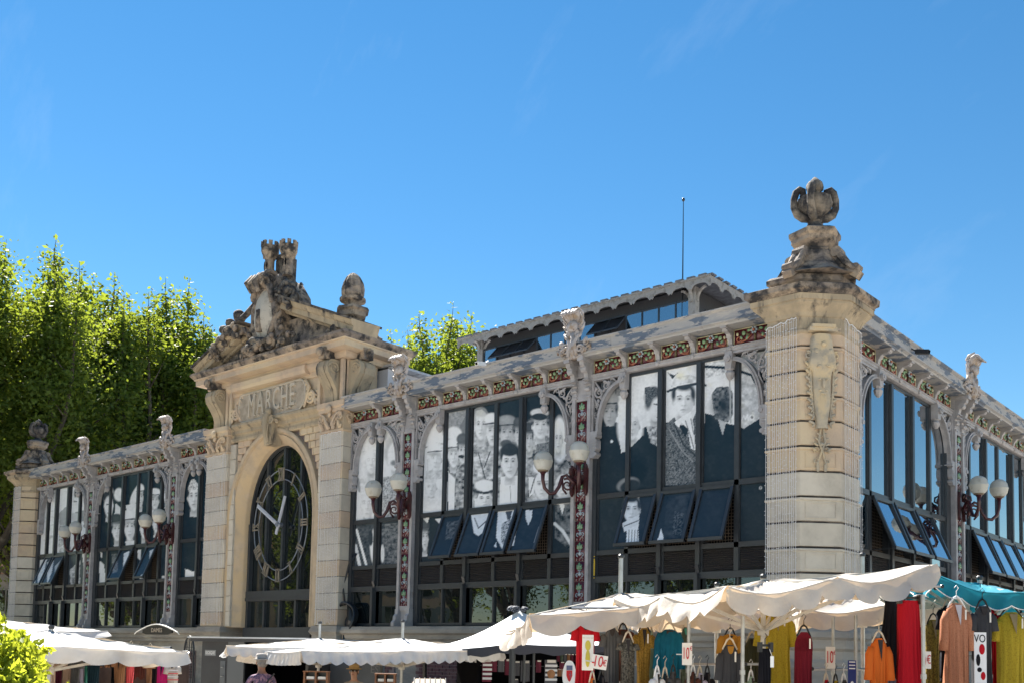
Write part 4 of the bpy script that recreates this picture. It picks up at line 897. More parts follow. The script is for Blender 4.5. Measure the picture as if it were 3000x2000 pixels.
for t in np.linspace(1, -1, 9): pts.append((XL-.12*math.cos(t*1.4), 8.9+.38*math.sin(t*1.4)/math.sin(1.4)))
pts.append((XL+.1, 8.46)); pts.append((XR-.05, 8.48))
mb.prism(pts, -.345, -.2); pb('name_plaque', mb, mat('stained_plaque_limestone', (.40, .34, .27), (.29, .245, .19), 5, bump=.25, bsc=30, rough=.88)); mb = MB(); mb.tube([(x, -.345, z) for x, z in pts], .028, 6, closed=True); pb('plaque_rim', mb, pq)
mb = MB()
for sg, x in ((-1, XL-.28), (1, XR+.42)):
    mb.volute((x, -.33, 8.78), (sg, 0, 0), (0, 0, 1), .20, 1.8, .055, 2.6, 7, 22)
    mb.tube([(x-sg*.30, -.33, 8.52), (x-sg*.15, -.37, 8.75), (x-sg*.05, -.36, 9.05), (x-sg*.25, -.34, 9.28)], [.04, .05, .05, .03], 6)
    for k in range(8): mb.ell((x-sg*(.3-.07*k), -.33, 9.24-.09*k), .05, .04, .10, rotm('Y', sg*(.9-.15*k)), 6, 4)
    for k in range(4): mb.ell((x+sg*.22, -.32, 8.55+.12*k), .035, .03, .06, rotm('Y', sg*-.6), 6, 4)
pb('plaque_foliage', displace(mb, .005, 18), stone, 50)
def text_mesh(txt, size, ext, shear=0, bevel=0):
    cu = bpy.data.curves.new('lettering', 'FONT'); cu.body = txt; cu.size = size; cu.extrude = ext; cu.align_x = 'CENTER'; cu.align_y = 'CENTER'; cu.shear = shear; cu.bevel_depth = bevel; cu.resolution_u = 3
    t = bpy.data.objects.new('tmp', cu); COL.objects.link(t); dg = bpy.context.evaluated_depsgraph_get(); dg.update()
    me = bpy.data.meshes.new_from_object(t.evaluated_get(dg)); bpy.data.objects.remove(t); bpy.data.curves.remove(cu); me.materials.clear(); return me
def letter(txt, size, loc, rz, m, parent, ext=.01, sx=1, sz=1, shear=0, name='lettering', tilt=0):
    me = text_mesh(txt, size, ext, shear); me.materials.append(m)
    o = link(name, me, parent); o.location = loc; o.rotation_euler = (math.pi/2, tilt, rz); o.scale = (sx, sz, 1); return o
xs = [-17.36, -16.93, -16.53, -16.16, -15.78, -15.42]
for ch, x in zip('MARCHE', xs):
    o = letter(ch, .84, (x, -.36, 8.90+(x+16.4)*.012), 0, pq, po, .045, .60 if ch != 'M' else .55, 1.12, name='letter')
    # small serifs
    mb = MB()
    for fx in {'M': (-.15, .15), 'A': (-.13, .13), 'R': (-.11, .12), 'C': (.11,), 'H': (-.13, .13), 'E': (-.10,)}[ch]:
        mb.box(x+fx-.045, x+fx+.045, -.39, -.34, 8.575, 8.60)
        if ch in 'MRHE': mb.box(x+fx-.045, x+fx+.045, -.39, -.34, 9.19, 9.215) if not (ch == 'R' and fx > 0) else None
    pb('letter_serif', mb, pq)
# S-scroll consoles
def console(x, w_, ax='y', base=-.22):
    mb = MB(); pr = [(0, 8.47), (.12, 8.47), (.13, 8.62), (.18, 8.80), (.32, 9.02), (.46, 9.20), (.50, 9.36), (.46, 9.50), (.36, 9.58), (0, 9.60)]
    f = (lambda o, s_, z: (x+s_, base-o, z)) if ax == 'y' else (lambda o, s_, z: (x+o, base+s_, z))
    n = len(pr); K = 5
    for a, b, dz in ((-w_/2, -w_*.22, 0), (-w_*.20, w_*.20, .02), (w_*.22, w_/2, 0)):
        mb.add([f(o+(dz if o > 0 else 0), a, z) for o, z in pr]+[f(o+(dz if o > 0 else 0), b, z) for o, z in pr], [tuple(range(n)), tuple(range(n, 2*n))[::-1]]+[(i, i+n, (i+1) % n+n, (i+1) % n) for i in range(n)])
    for s_ in (-w_/2, w_/2):
        d = Vector((0, -1, 0)) if ax == 'y' else Vector((1, 0, 0)); c = Vector(f(.27, s_, 9.34)); mb.volute(c, d, (0, 0, 1), .17, 1.9, .04, 0, 7, 22)
    return displace(mb, .003, 9)
for x in (-19.10, -13.72): pb('scroll_console', console(x, .50), stone_s)
pb('scroll_console', console(PR-.14, .55, 'x', .15), stone_s)
for x in (-18.75, -18.55, -14.3, -13.34): mb = MB(); mb.box(x-.06, x+.06, -.33, -.2, 8.46, 9.62); pb('frieze_pilaster', mb, stone)
for c in ((-19.10, -.80, 9.76), (-13.72, -.80, 9.76), (PR+.42, .15, 9.76)):
    mb = MB(); mb.box(c[0]-.15, c[0]+.15, c[1]+.08, c[1]+.6, 9.60, 9.9) if c[0] < PR else mb.box(c[0]-.5, c[0]-.05, c[1]-.15, c[1]+.15, 9.6, 9.9)
    mb.ell(c, .12, .10, .13, None, 8, 6); mb.volute((c[0], c[1]-.05, c[2]), (1, 0, 0), (0, 0, 1), .10, 1.2, .035); pb('console_rosette', displace(mb, .008, 15), stone_w, 50)
# main cornice
CP_ = [(PL+.1, -.24), (PR-.1, -.24), (PR-.1, 1.3), (PL+.1, 1.3)]
mb = MB(); mb.sweep(CP_, [(0, 9.62), (.12, 9.64), (.16, 9.72), (.16, 9.80), (.42, 9.83), (.42, 9.99), (.46, 10.0), (.47, 10.03)]); pb('cornice_fascia', mb, stone)
mb = MB(); mb.sweep(CP_, [(.3, 10.02), (.47, 10.03), (.53, 10.10), (.56, 10.13), (.56, 10.20), (.1, 10.26)]); pb('cornice_cyma', mb, stone_w)
# raking cornices
def rake(x0, z0, x1, z1, nm):
    mb = MB(); d = Vector((x1-x0, 0, z1-z0)); L = d.length; d.normalize(); n = Vector((-d.z, 0, d.x)); n = n if n.z > 0 else -n
    pr = [(.35, 0), (-.30, 0), (-.34, .05), (-.52, .08), (-.52, .22), (-.58, .24), (-.64, .32), (-.66, .40), (.35, .44)]; m_ = len(pr)
    for (p0, p1) in ((0, L),):
        vs = [Vector((x0, 0, z0))+d*p0+n*o+Vector((0, y, 0)) for y, o in pr]+[Vector((x0, 0, z0))+d*p1+n*o+Vector((0, y, 0)) for y, o in pr]
        mb.add(vs, [tuple(range(m_)), tuple(range(m_, 2*m_))[::-1]]+[(i, (i+1) % m_, (i+1) % m_+m_, i+m_) for i in range(m_)])
    return pb(nm, displace(rough(mb, .006, 1), .004, 7), stone_s)
rake(-20.1, 10.10, -17.75, 11.05, 'raking_cornice'); rake(-12.75, 10.10, -16.02, 11.42, 'raking_cornice')
mb = MB(); mb.prism([(-20.0, 10.12), (-12.85, 10.12), (-15.3, 11.2), (-17.8, 11.2)], -.22, .6); pb('tympanum', mb, stone_w)
# coping slabs on the rakes
for x0, z0, x1, z1 in ((-20.25, 10.46, -17.75, 11.47), (-12.62, 10.48, -16.0, 11.86)):
    for k in range(3):
        a, b = k/3, (k+1)/3-.01; mb = MB(); mb.bar((x0+(x1-x0)*a, -.15, z0+(z1-z0)*a), (x0+(x1-x0)*b, -.15, z0+(z1-z0)*b), 1.15, .06, (0, 0, 1)); pb('coping_slab', rough(mb, .01, k), stone_d)
# central cartouche, scroll head, castle
mb = MB(); cx = -16.62
pts = []
for a in np.linspace(0, 2*math.pi, 25)[:-1]:
    s_ = math.sin(a); w_ = .50 if s_ > 0 else .50*(1-.25*(-s_)**3); pts.append((cx+w_*math.cos(a), 11.38+s_*(.80 if s_ > 0 else .78)))
def shield(u, v):
    a = u*2*math.pi; s_ = math.sin(a); w_ = .46; return (cx+w_*math.cos(a)*v, -.62-.16*math.cos(v*math.pi/2), 11.38+s_*.76*v)
mb.grid(shield, 24, 6); pb('shield', mb, mat('pale_worn_limestone', (.46, .42, .36), (.30, .275, .24), 5, .5, .62, c3=(.10, .095, .09), sc3=6, lo3=.62, hi3=.68, bump=.3, bsc=20, rough=.85), 40)
mb = MB(); mb.prism([(cx-.70, 10.2), (cx+.85, 10.2), (cx+.62, 11.6), (cx+.42, 12.4), (cx-.30, 12.4), (cx-.50, 11.6)], -.50, .45)
mb.tube([(x, -.58, z) for x, z in pts], .085, 8, closed=True)
mb.prism([(cx-.07, 10.85), (cx+.07, 10.85), (cx+.07, 11.5), (cx-.07, 11.5)], -.80, -.7)
for sg in (-1, 1):
    mb.volute((cx+sg*.42, -.62, 10.55), (sg, 0, 0), (0, 0, 1), .22, 1.5, .075, 2.6, 8, 18)
    mb.tube([(cx+sg*.44, -.5, 12.1), (cx+sg*.54, -.58, 11.6), (cx+sg*.52, -.55, 11.0), (cx+sg*.66, -.5, 10.7)], [.08, .09, .08, .09], 7)
    for k in range(7): mb.ell((cx+sg*(.50+.04*k), -.50, 11.9-.2*k), .07, .09, .13, rotm('Y', sg*.6), 7, 5)
pb('cartouche', displace(mb, .014, 7), stone_w, 60)
mb = MB(); # rolled scroll head
mb.tube([(cx-.42, -.55, 12.40), (cx+.22, -.55, 12.42)], [.18, .25], 14); mb.volute((cx+.23, -.55, 12.45), (0, -1, 0), (0, 0, 1), .26, 1.9, .06, 0, 8, 24); mb.volute((cx+.10, -.78, 12.40), (1, 0, 0), (0, 0, 1), .19, 1.8, .055, 0, 8, 22)
for x in (-.45, -.28, -.1): mb.tube([(cx+x, -.75, 12.1), (cx+x-.02, -.88, 12.35), (cx+x, -.72, 12.58), (cx+x, -.4, 12.62)], [.06, .10, .09, .05], 8)
mb.ell((cx+.25, -.15, 12.35), .42, .38, .36, None, 12, 8); mb.prism([(cx+.3, 12.6), (cx+.62, 12.45), (cx+1.0, 11.9), (cx+1.1, 11.4), (cx+.3, 11.4)], -.25, .3)
for k in range(8): mb.ell((cx-.52+.01*k, -.6, 11.95+.05*k), .10, .12, .09)
mb.tube([(cx+.34, -.7, 12.2), (cx+.44, -.72, 11.95), (cx+.44, -.68, 11.7)], [.09, .10, .06], 7)
pb('scroll_head', displace(mb, .012, 9), stone_w, 60)
def tower(mb, x, y, z, lean=0):
    c = (x, y, z); mb.lathe([(.24, 0), (.23, .1), (.21, .3), (.215, .48), (.29, .56), (.35, .64), (.40, .72), (.41, .88), (.39, .90), (.28, .90)], c, 12)
    for k in range(8):
        a = k*math.pi/4+.2; mb.obox((x+.37*math.cos(a), y+.37*math.sin(a), z+.95), (math.cos(a), math.sin(a), 0), (-math.sin(a), math.cos(a), 0), (0, 0, 1), .045, .085, .07)
        mb.obox((x+.29*math.cos(a+.3), y+.29*math.sin(a+.3), z+.62), (math.cos(a+.3), math.sin(a+.3), 0), (-math.sin(a+.3), math.cos(a+.3), 0), (0, 0, 1), .04, .03, .07)
    for a in (-math.pi/2+.9, -math.pi/2-.4, -math.pi/2+.25):
        mb.obox((x+.215*math.cos(a), y+.215*math.sin(a), z+.27), (math.cos(a), math.sin(a), 0), (-math.sin(a), math.cos(a), 0), (0, 0, 1), .02, .05, .15)
def slim(mb, x, y): mb.v = [((a-x)*.64+x, (b-y)*.64+y, c) for a, b, c in mb.v]; return mb
mb = MB(); tower(mb, cx-.02, -.45, 12.60); pb('castle_tower', rough(slim(mb, cx-.02, -.45), .005, 3), stone_w)
mb = MB(); tower(mb, cx+.64, -.28, 12.52); pb('castle_tower', rough(slim(mb, cx+.64, -.28), .005, 4), stone_w)
mb = MB(); mb.box(cx+.05, cx+.60, -.28, .05, 12.3, 13.12); mb.box(cx+.12, cx+.50, -.34, .05, 13.12, 13.24); pb('castle_gate', rough(mb, .012, 5), stone_d)
for x, y in ((cx+.03, -.585), (cx-.10, -.575), (cx+.69, -.41), (cx+.58, -.41)): mb = MB(); mb.ell((x, y, 12.90), .022, .02, .13); pb('arrow_slit', mb, black)
# fruit and flower heap on the right, lion-like heap on the left
def heap(pts, seed, n, sz, nm, m):
    r = random.Random(seed); mb = MB()
    for i in range(n):
        t = r.random(); k = r.randrange(len(pts)-1); a, b = Vector(pts[k]), Vector(pts[k+1]); p = a+(b-a)*t
        s_ = sz*r.uniform(.55, 1.15); q = p+Vector((r.uniform(-1, 1), r.uniform(-1, .6), r.uniform(-1, 1)))*sz*1.2
        if i % 4 == 0: mb.volute(q, (1, 0, 0), (0, 0, 1), s_*.8, 1.3, s_*.28, r.uniform(0, 6), 6, 12)
        else: mb.ell(q, s_, s_*.8, s_*r.uniform(.7, 1.2), rotm('Y', r.uniform(-1, 1)), 8, 6)
    pb(nm, displace(mb, .012, 11, seed), m, 60)
heap([(cx+.60, -.5, 12.1), (cx+.95, -.5, 12.0), (cx+1.20, -.45, 11.75), (cx+1.25, -.55, 11.5), (cx+.8, -.55, 11.75)], 2, 44, .125, 'carved_fruit', stone_d)
heap([(cx+.6, -.35, 12.3), (cx+.9, -.3, 12.15), (cx+1.15, -.2, 11.9)], 5, 9, .12, 'carved_drapery', stone_d)
heap([(cx-.75, -.6, 10.8), (cx-1.2, -.6, 11.2), (cx-1.7, -.6, 11.25), (cx-2.2, -.6, 10.95), (cx-2.45, -.6, 10.55)], 7, 54, .115, 'carved_leaves', stone_w)
mb = MB(); mb.ell((cx-1.55, -.4, 11.72), .20, .2, .22, None, 10, 8); mb.ell((cx-2.0, -.4, 11.62), .15, .15, .14); mb.tube([(cx-1.5, -.5, 11.5), (cx-1.0, -.5, 11.66), (cx-.6, -.5, 11.86)], .09, 8); mb.volute((cx-.62, -.55, 12.05), (1, 0, 0), (0, 0, 1), .13, 1.2, .06); mb.ell((cx-2.1, -.5, 11.4), .2, .2, .14); pb('carved_figure', displace(mb, .01, 9), stone_d, 60)
for _hk, _hp in enumerate(([(cx-.9, -.62, 10.35), (cx-.2, -.75, 10.35)], [(cx-.2, -.75, 10.35), (cx+.45, -.7, 10.5)], [(cx+.45, -.7, 10.5), (cx+1.5, -.5, 10.45)])): heap(_hp, 12+_hk, 10, .13, 'carved_base_scroll', stone_w)
if 0: heap([(cx-.9, -.62, 10.35), (cx-.2, -.75, 10.35), (cx+.45, -.7, 10.5), (cx+1.5, -.5, 10.45)], 12, 26, .12, 'carved_base_scrolls', stone_w)
mb = MB(); mb.volute((cx-.12, -.88, 10.40), (1, 0, 0), (0, 0, 1), .16, 1.4, .05, 0, 7, 16); mb.tube([(cx-.5, -.78, 10.62), (cx-.1, -.86, 10.62), (cx+.35, -.78, 10.55)], [.06, .1, .08], 8); pb('carved_rosette', mb, stone_d, 60)
# pine-cone finial
fx, fy = -13.42, .15
mb = MB(); mb.sweep([(fx-.42, fy-.42), (fx+.42, fy-.42), (fx+.42, fy+.42), (fx-.42, fy+.42)], [(.10, 10.22), (.12, 10.32), (.0, 10.42), (-.10, 10.5)])
for k in range(8): a = k*math.pi/4; mb.ell((fx+.5*math.cos(a), fy+.5*math.sin(a), 10.38), .16, .16, .14)
hx = lambda R: [(fx+R*math.cos(i*math.pi/3+.4), fy+R*math.sin(i*math.pi/3+.4)) for i in range(6)]
mb.sweep(hx(.26), [(.12, 10.46), (.0, 10.62), (.0, 10.70), (.10, 10.76), (.10, 10.86), (.16, 10.90), (.12, 10.96), (-.04, 11.0)])
mb.lathe([(.20, 10.98), (.19, 11.06), (.22, 11.1), (.32, 11.13), (.33, 11.19), (.27, 11.21)], (fx, fy, 0), 14)
mb.lathe([(.24, 11.19), (.285, 11.28), (.285, 11.42), (.25, 11.56), (.18, 11.68), (.09, 11.76), (.02, 11.79)], (fx, fy, 0), 28, rib=.09)
mb.v = [((x-fx)*1.12+fx-.12, (y-fy)*1.12+fy, 10.22+(z-10.22)*1.24) for x, y, z in mb.v]
pb('pine_cone_finial', displace(mb, .004, 9), stone_w)
# ---- portal glazing
gz = E('portal_window', (0, 0, 0), 0, hall)
def gb(nm, mb, m): return ob(nm, mb, m, gz)
mb = MB(); pts = [(PC+1.6*math.cos(i/N*math.pi), SPR+2.22*math.sin(i/N*math.pi)) for i in range(N+1)]+[(PC-1.6, 3.42), (PC+1.6, 3.42)]
mb.add([(x, .27, z) for x, z in pts], [tuple(range(len(pts)))]); gb('clock_pane', mb, glass_d)
def topz(x): return SPR+2.22*math.sqrt(max(0, 1-((x-PC)/1.6)**2))
for x in (PC-.80, PC, PC+.80): mb = MB(); mb.box(x-.045, x+.045, .17, .265, 3.40, topz(x)-.01); gb('mullion', mb, alu)
mb = MB()
for (a, b) in zip(pts[:N], pts[1:N+1]): mb.bar((a[0], .2, a[1]), (b[0], .2, b[1]), .11, .10, (0, 1, 0))
mb.box(PC-1.6, PC-1.5, .12, .26, 2.3, SPR); mb.box(PC+1.5, PC+1.6, .12, .26, 2.3, SPR); mb.box(PC-1.6, PC+1.6, .10, .28, 3.12, 3.42); mb.box(PC-1.6, PC+1.6, .05, .28, 2.0, 2.34); mb.box(PC-1.6, PC+1.6, .08, .24, 3.14, 3.22); gb('frame', mb, alu)
for i in range(4):
    a = PC-1.5+i*.75; mb = MB(); mb.add([(a, .25, 2.34), (a+.75, .25, 2.34), (a+.75, .25, 3.12), (a, .25, 3.12)], [(0, 1, 2, 3)]); gb('lower_pane', mb, glass_d)
    if i: mb = MB(); mb.box(a-.04, a+.04, .15, .245, 2.34, 3.12); gb('mullion', mb, alu)
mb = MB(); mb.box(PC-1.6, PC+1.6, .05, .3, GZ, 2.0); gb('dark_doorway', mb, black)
# ---- the clock (its own thing)
ck = E('portal_clock', (PC, .1, 5.33)); tag(ck, 'oval skeleton clock with Roman numerals hung in the arched portal window', 'clock')
RX, RZ = 1.27, 1.63; cm = mat('pale_clock_metal', (.20, .23, .28), (.16, .18, .22), 8, rough=.4, metal=.3); gm = mat('gilt_numeral', (.24, .20, .15), (.16, .145, .12), 9, rough=.5)
for k in (1.0, .82): mb = MB(); mb.tube([(RX*k*math.cos(a), 0, RZ*k*math.sin(a)) for a in np.linspace(0, 2*math.pi, 65)[:-1]], .018, 6, closed=True); ob('clock_ring', mb, cm, ck, True)
for h_, rn in enumerate(['XII', 'I', 'II', 'III', 'IV', 'V', 'VI', 'VII', 'VIII', 'IX', 'X', 'XI']):
    a = math.pi/2-h_*math.pi/6; mb = MB(); wd = {'I': .075, 'V': .15, 'X': .17}; tot = sum(wd[c] for c in rn); u = -tot/2
    ca, sa = math.cos(a), math.sin(a)
    def Q(t, r_): # t sideways (clockwise), r_ 0 inner 1 outer
        k = .80+.22*r_; return Vector((RX*k*ca+t*sa, -.03, RZ*k*sa-t*ca))
    for c in rn:
        m_ = u+wd[c]/2
        if c == 'I': mb.bar(Q(m_, 0), Q(m_, 1), .04, .03, (0, 1, 0))
        elif c == 'V': mb.bar(Q(m_-.05, 1), Q(m_, 0), .04, .03, (0, 1, 0)); mb.bar(Q(m_+.05, 1), Q(m_, 0), .02, .03, (0, 1, 0))
        else: mb.bar(Q(m_-.06, 1), Q(m_+.06, 0), .04, .03, (0, 1, 0)); mb.bar(Q(m_+.06, 1), Q(m_-.06, 0), .02, .03, (0, 1, 0))
        u += wd[c]
    for r_ in (0, 1): mb.bar(Q(-tot/2, r_), Q(tot/2, r_), .025, .03, (0, 1, 0))
    ob('numeral', mb, gm, ck)
hm = mat('clock_hand_paint', (.42, .44, .50), rough=.4)
for nm, a, l, bk_, wd in (('minute_hand', math.radians(90+62), 1.33, .12, .11), ('hour_hand', math.radians(90-22), .88, .30, .10)):
    d = Vector((math.cos(a)*.85, 0, math.sin(a))); mb = MB(); y = -.10 if nm[0] == 'm' else -.07
    mb.bar(d*-bk_+Vector((0, y, 0)), d*l+Vector((0, y, 0)), wd, .03, (0, 1, 0)); mb.bar(d*l*.2+Vector((0, y-.02, 0)), d*l*.95+Vector((0, y-.02, 0)), wd*.35, .02, (0, 1, 0)); ob(nm, mb, hm, ck)
mb = MB(); mb.tube([(0, -.14, 0), (0, .05, 0)], .07, 12); ob('hub', mb, cm, ck)
# ------------------------------------------------------------------ roofs behind
prf = E('portal_roof', (0, 0, 0), 0, hall)
mb = MB(); mb.box(-19.4, -12.9, .95, 12, 8.3, 9.55); ob('wall', mb, render_w, prf)
mb = MB()
for k in range(12): mb.box(-12.95, -12.55, 1.0+k*.9, 1.0+k*.9+.86, 9.56, 9.62); 
mb.box(-19.6, -12.7, .95, 12.1, 9.62, 9.68); ob('roof_sheet', mb, zinc, prf)
# raised lantern
ln = E('roof_lantern', (0, 0, 0), 0, hall); LX0, LX1, LY0, LY1, LZ = -17.1, -6.83, 8.0, 19.0, 12.95
def lb(nm, mb, m): return ob(nm, mb, m, ln)
dk = mat('dark_lantern_cladding', (.035, .036, .042), (.06, .055, .05), 10, .5, .7, rough=.5, stretch=(6, 6, .6))
wood = mat('weathered_white_board', (.27, .26, .25), (.17, .155, .14), 6, .5, .65, c3=(.20, .16, .13), sc3=10, lo3=.62, hi3=.7, rough=.7)
mb = MB(); mb.box(LX0+.8, LX1-.8, LY0+.45, LY1-.8, 8.2, 12.85); lb('lantern_wall', mb, dk)
mb = MB(); r0 = [(LX0, LY0), (LX1, LY0), (LX1, LY1), (LX0, LY1)]
cxx, cyy = (LX0+LX1)/2, (LY0+LY1)/2
mb.add([(x, y, LZ) for x, y in r0]+[(LX0+4.5, cyy, LZ+1.0), (LX1-4.5, cyy, LZ+1.0)], [(0, 1, 5, 4), (1, 2, 5), (2, 3, 4, 5), (3, 0, 4), (3, 2, 1, 0)]); lb('roof', mb, slate)
for k in range(26):
    x = LX0+.2+k*(LX1-LX0-.4)/25; mb = MB(); mb.box(x-.16, x+.10, LY0-.06, LY0+.3, LZ, LZ+.05); lb('roof_slate', mb, slate)
for k in range(26):
    y = LY0+.2+k*.42; mb = MB(); mb.box(LX1-.3, LX1+.06, y-.16, y+.1, LZ, LZ+.05); lb('roof_slate', mb, slate)
mb = MB(); mb.box(LX0, LX1, LY0, LY0+.05, LZ-.13, LZ-.01); mb.box(LX1-.05, LX1, LY0+.05, LY1, LZ-.13, LZ-.01); mb.box(LX0-.03, LX1+.03, LY0-.05, LY0-.0, LZ-.04, LZ+.0); lb('fascia_board', mb, wood)
def scallops(a, b, n, ax):
    for i in range(n):
        u0, u1 = a+(b-a)*i/n, a+(b-a)*(i+1)/n; um = (u0+u1)/2; h = (u1-u0)/2; pts = [(u0, LZ-.13), (u1, LZ-.13), (u1, LZ-.29), (u1-.05, LZ-.33), (u1-.08, LZ-.28)]
        for t in np.linspace(0, math.pi, 9): pts.append((um+(h-.09)*math.cos(t), LZ-.28+.10*math.sin(t)))
        pts += [(u0+.08, LZ-.28), (u0+.05, LZ-.33), (u0, LZ-.29)]
        mb = MB(); mb.prism(pts, 0, .03, (lambda x, y, z: (x, LY0+y+.005, z)) if ax == 'x' else (lambda x, y, z: (LX1-.03+y, x, z))); lb('scalloped_board', mb, wood)
scallops(LX0, LX1, 15, 'x'); scallops(LY0, LY1, 15, 'y')
for x, y in ((LX1-.8, LY0+.45), (LX0+.8, LY0+.45)):
    mb = MB(); mb.box(x-.12, x+.12, y-.12, y+.12, 11.2, LZ-.1)
    for d in ((1, 0), (0, -1), (-1, 0)):
        pts = [(x+d[0]*(.12+.32*(1-math.cos(t))), y+d[1]*(.12+.32*(1-math.cos(t))), LZ-.55+.42*math.sin(t)) for t in np.linspace(0, 1.5, 7)]; mb.tube(pts, .05, 6)
    lb('corner_post', mb, wood)
X = LX0+1.0
for i in range(14):
    a = LX0+.95+i*.61; op = i in (1, 2, 3, 8, 9)
    fr = E('lantern_window', (a, LY0+.45, 12.26), 0, ln); fr.parent = ln
    mb = MB(); mb.box(.0, .56, -.03, .0, -.55, .22) if not op else mb.add([(0, 0, .22), (.56, 0, .22), (.56, -.5, -.28), (0, -.5, -.28)], [(0, 1, 2, 3)]); ob('pane', mb, glass_b if not op else alu2, fr)
    mb = MB(); mb.box(-.04, 0, -.06, .0, -.6, .26); mb.box(0, .56, -.05, 0, .22, .27)
    if op: mb.bar((0, 0, .22), (0, -.5, -.28), .04); mb.bar((.56, 0, .22), (.56, -.5, -.28), .04); mb.bar((0, -.5, -.28), (.56, -.5, -.28), .04)
    ob('frame', mb, alu, fr)
for i in range(4):
    a = LY0+1.1+i*1.0; mb = MB(); mb.box(LX1-.8, LX1-.77, a, a+.9, 11.7, 12.35); lb('side_pane', mb, glass_b)
# antenna
p0 = at(2000, 828, 31); p1 = at(2000, 578, 31); an = E('rooftop_antenna', (p0.x, p0.y, p0.z-1.5)); tag(an, 'thin black antenna mast with small ball tip on the hall roof', 'antenna')
mb = MB(); mb.tube([(0, 0, 0), (0, 0, p1.z-p0.z+1.5)], [.03, .012], 6); ob('mast', mb, alu2, an); mb = MB(); mb.ell((0, 0, p1.z-p0.z+1.5), .05, .05, .06); ob('tip', mb, alu2, an)
# ------------------------------------------------------------------ wall lamps
def globe_lamp(label):
    L_ = E('wall_lamp'); tag(L_, label, 'wall lamp', 'twin globe lamps on the iron columns')
    mb = MB()
    for sx in (-.19, .19): mb.prism([(sx-.04, -.28), (sx, -.36), (sx+.04, -.28), (sx+.05, .22), (sx, .34), (sx-.05, .22)], -.22, -.14)
    mb.box(-.2, .2, -.21, -.15, -.10, .10); ob('wall_plate', mb, oxred, L_)
    for nm, e in (('left', Vector((-.62, -.62, .28))), ('right', Vector((.56, -.78, .34)))):
        d = Vector((e.x, e.y, 0)); l = d.length; d.normalize(); up = Vector((0, 0, 1)); s = Vector((-.05 if e.x < 0 else .05, -.22, 0))
        q = lambda t, z: s+d*t*(l-.2)+up*z
        mb = MB(); mb.tube([q(0, -.1), q(.15, -.02), q(.32, .10), q(.45, .06), q(.55, -.16), (q(.68, -.30)), q(.85, -.32), q(1.02, -.20), q(1.08, -.02), q(1.08, e.z-.14)], [.05, .045, .035, .04, .04, .04, .04, .04, .04, .05], 8)
        mb.volute(q(.28, -.12), d, up, .15, 1.5, .026, 1.0, 6, 18); mb.tube([q(.0, .2), q(.08, .28), q(.2, .24), q(.22, .14), q(.15, .12)], .026, 6); mb.tube([q(.45, .02), q(.42, -.22), q(.3, -.32), q(.36, -.26)], .024, 6)
        mb.lathe([(.045, -.04), (.07, .0), (.10, .03), (.10, .05)], q(1.08, e.z-.14), 10); arm = ob('arm', mb, oxred, L_, True)
        c = q(1.08, e.z+.10); mb = MB(); mb.lathe([(.09, -.20), (.14, -.185), (.19, -.11), (.212, -.01), (.218, .0), (.218, .012), (.212, .02), (.19, .12), (.14, .185), (.07, .222), (.01, .232)], c, 24)
        g_ = smooth_by(ob('globe', mb, globe_m, L_), 35)
        mb = MB(); mb.lathe([(.10, -.225), (.12, -.21), (.11, -.185)], c, 14); ob('collar', mb, mat('grimy_collar', (.22, .17, .12), rough=.6), L_)
    return L_
lamp0 = globe_lamp('twin globe lamp on the tiled column between the two widest printed bays')
LAB = ['twin globe lamp on the first tiled column right of the portal', 'twin globe lamp on the tiled column just left of the portal', 'twin globe lamp nearest the far left end pier', 'twin globe lamp on the right-hand facade with blue glass']
lamp0.location = (C4, 0, 5.52)
for (x, y, z, rz), lab in zip(((C3, 0, 5.42, 0), (C2, 0, 5.4, 0), (C1, 0, 5.4, 0), (0, 8.0, 5.52, math.pi/2)), LAB):
    c = copy_tree(lamp0); c.location = (x, y, z); c.rotation_euler = (0, 0, rz); c['label'] = lab
# ------------------------------------------------------------------ curtains of string lights
def curtain(name, lab, pts_top, zb, n_, parent_loc, rag=.05, led=.13, seed=1):
    t = E(name, parent_loc); tag(t, lab, 'string lights', 'curtains of white string lights'); off = Vector(parent_loc); r = random.Random(seed)
    A, B = Vector(pts_top[0]), Vector(pts_top[1]); out = Vector(pts_top[2]); pitch = (B-A)/(n_-1)
    mb = MB(); mb.tube([A+pitch*i-off+Vector((0, 0, r.uniform(-.02, .03))) for i in range(n_)], .010, 5); ob('header_cable', mb, wire_w, t)
    for i in range(n_):
        mb = MB(); p = A+pitch*(i+r.uniform(-.25, .25))-off; pts = []; z = p.z; zz = zb-off.z+r.uniform(-rag, rag*1.5)
        n = 10
        for k in range(n+1): pts.append((p.x+r.uniform(-.003, .003), p.y+r.uniform(-.003, .003), z+(zz-z)*k/n))
        mb.tube(pts, .0048, 4); q = z-.05
        while q > zz:
            a = r.choice((-1, 1)); mb.bar((p.x, p.y, q), Vector((p.x, p.y, q))+pitch.normalized()*a*.022+out*.010+Vector((0, 0, r.uniform(-.012, .005))), .0085); q -= led*r.uniform(.6, 1.4)
        if zb > 2.5:
            for k in range(3): q = zz+r.uniform(0, .25); mb.bar((p.x, p.y, q), (p.x+r.uniform(-.03, .03), p.y, q+.12), .016)
        ob('light_string', mb, wire_w, t)
    return t
curtain('light_curtain', 'sparse string light curtain on the corner pier face beside the large faces', ((-.70, -.585, 7.83), (-.10, -.585, 7.95), (0, -1, 0)), 2.72, 15, (-.4, -.585, 7.9))
curtain('light_curtain', 'string light curtain on the corner pier face beside the blue windows', ((.545, .10, 7.95), (.545, .86, 7.88), (1, 0, 0)), 2.72, 11, (.545, .5, 7.9), seed=2)
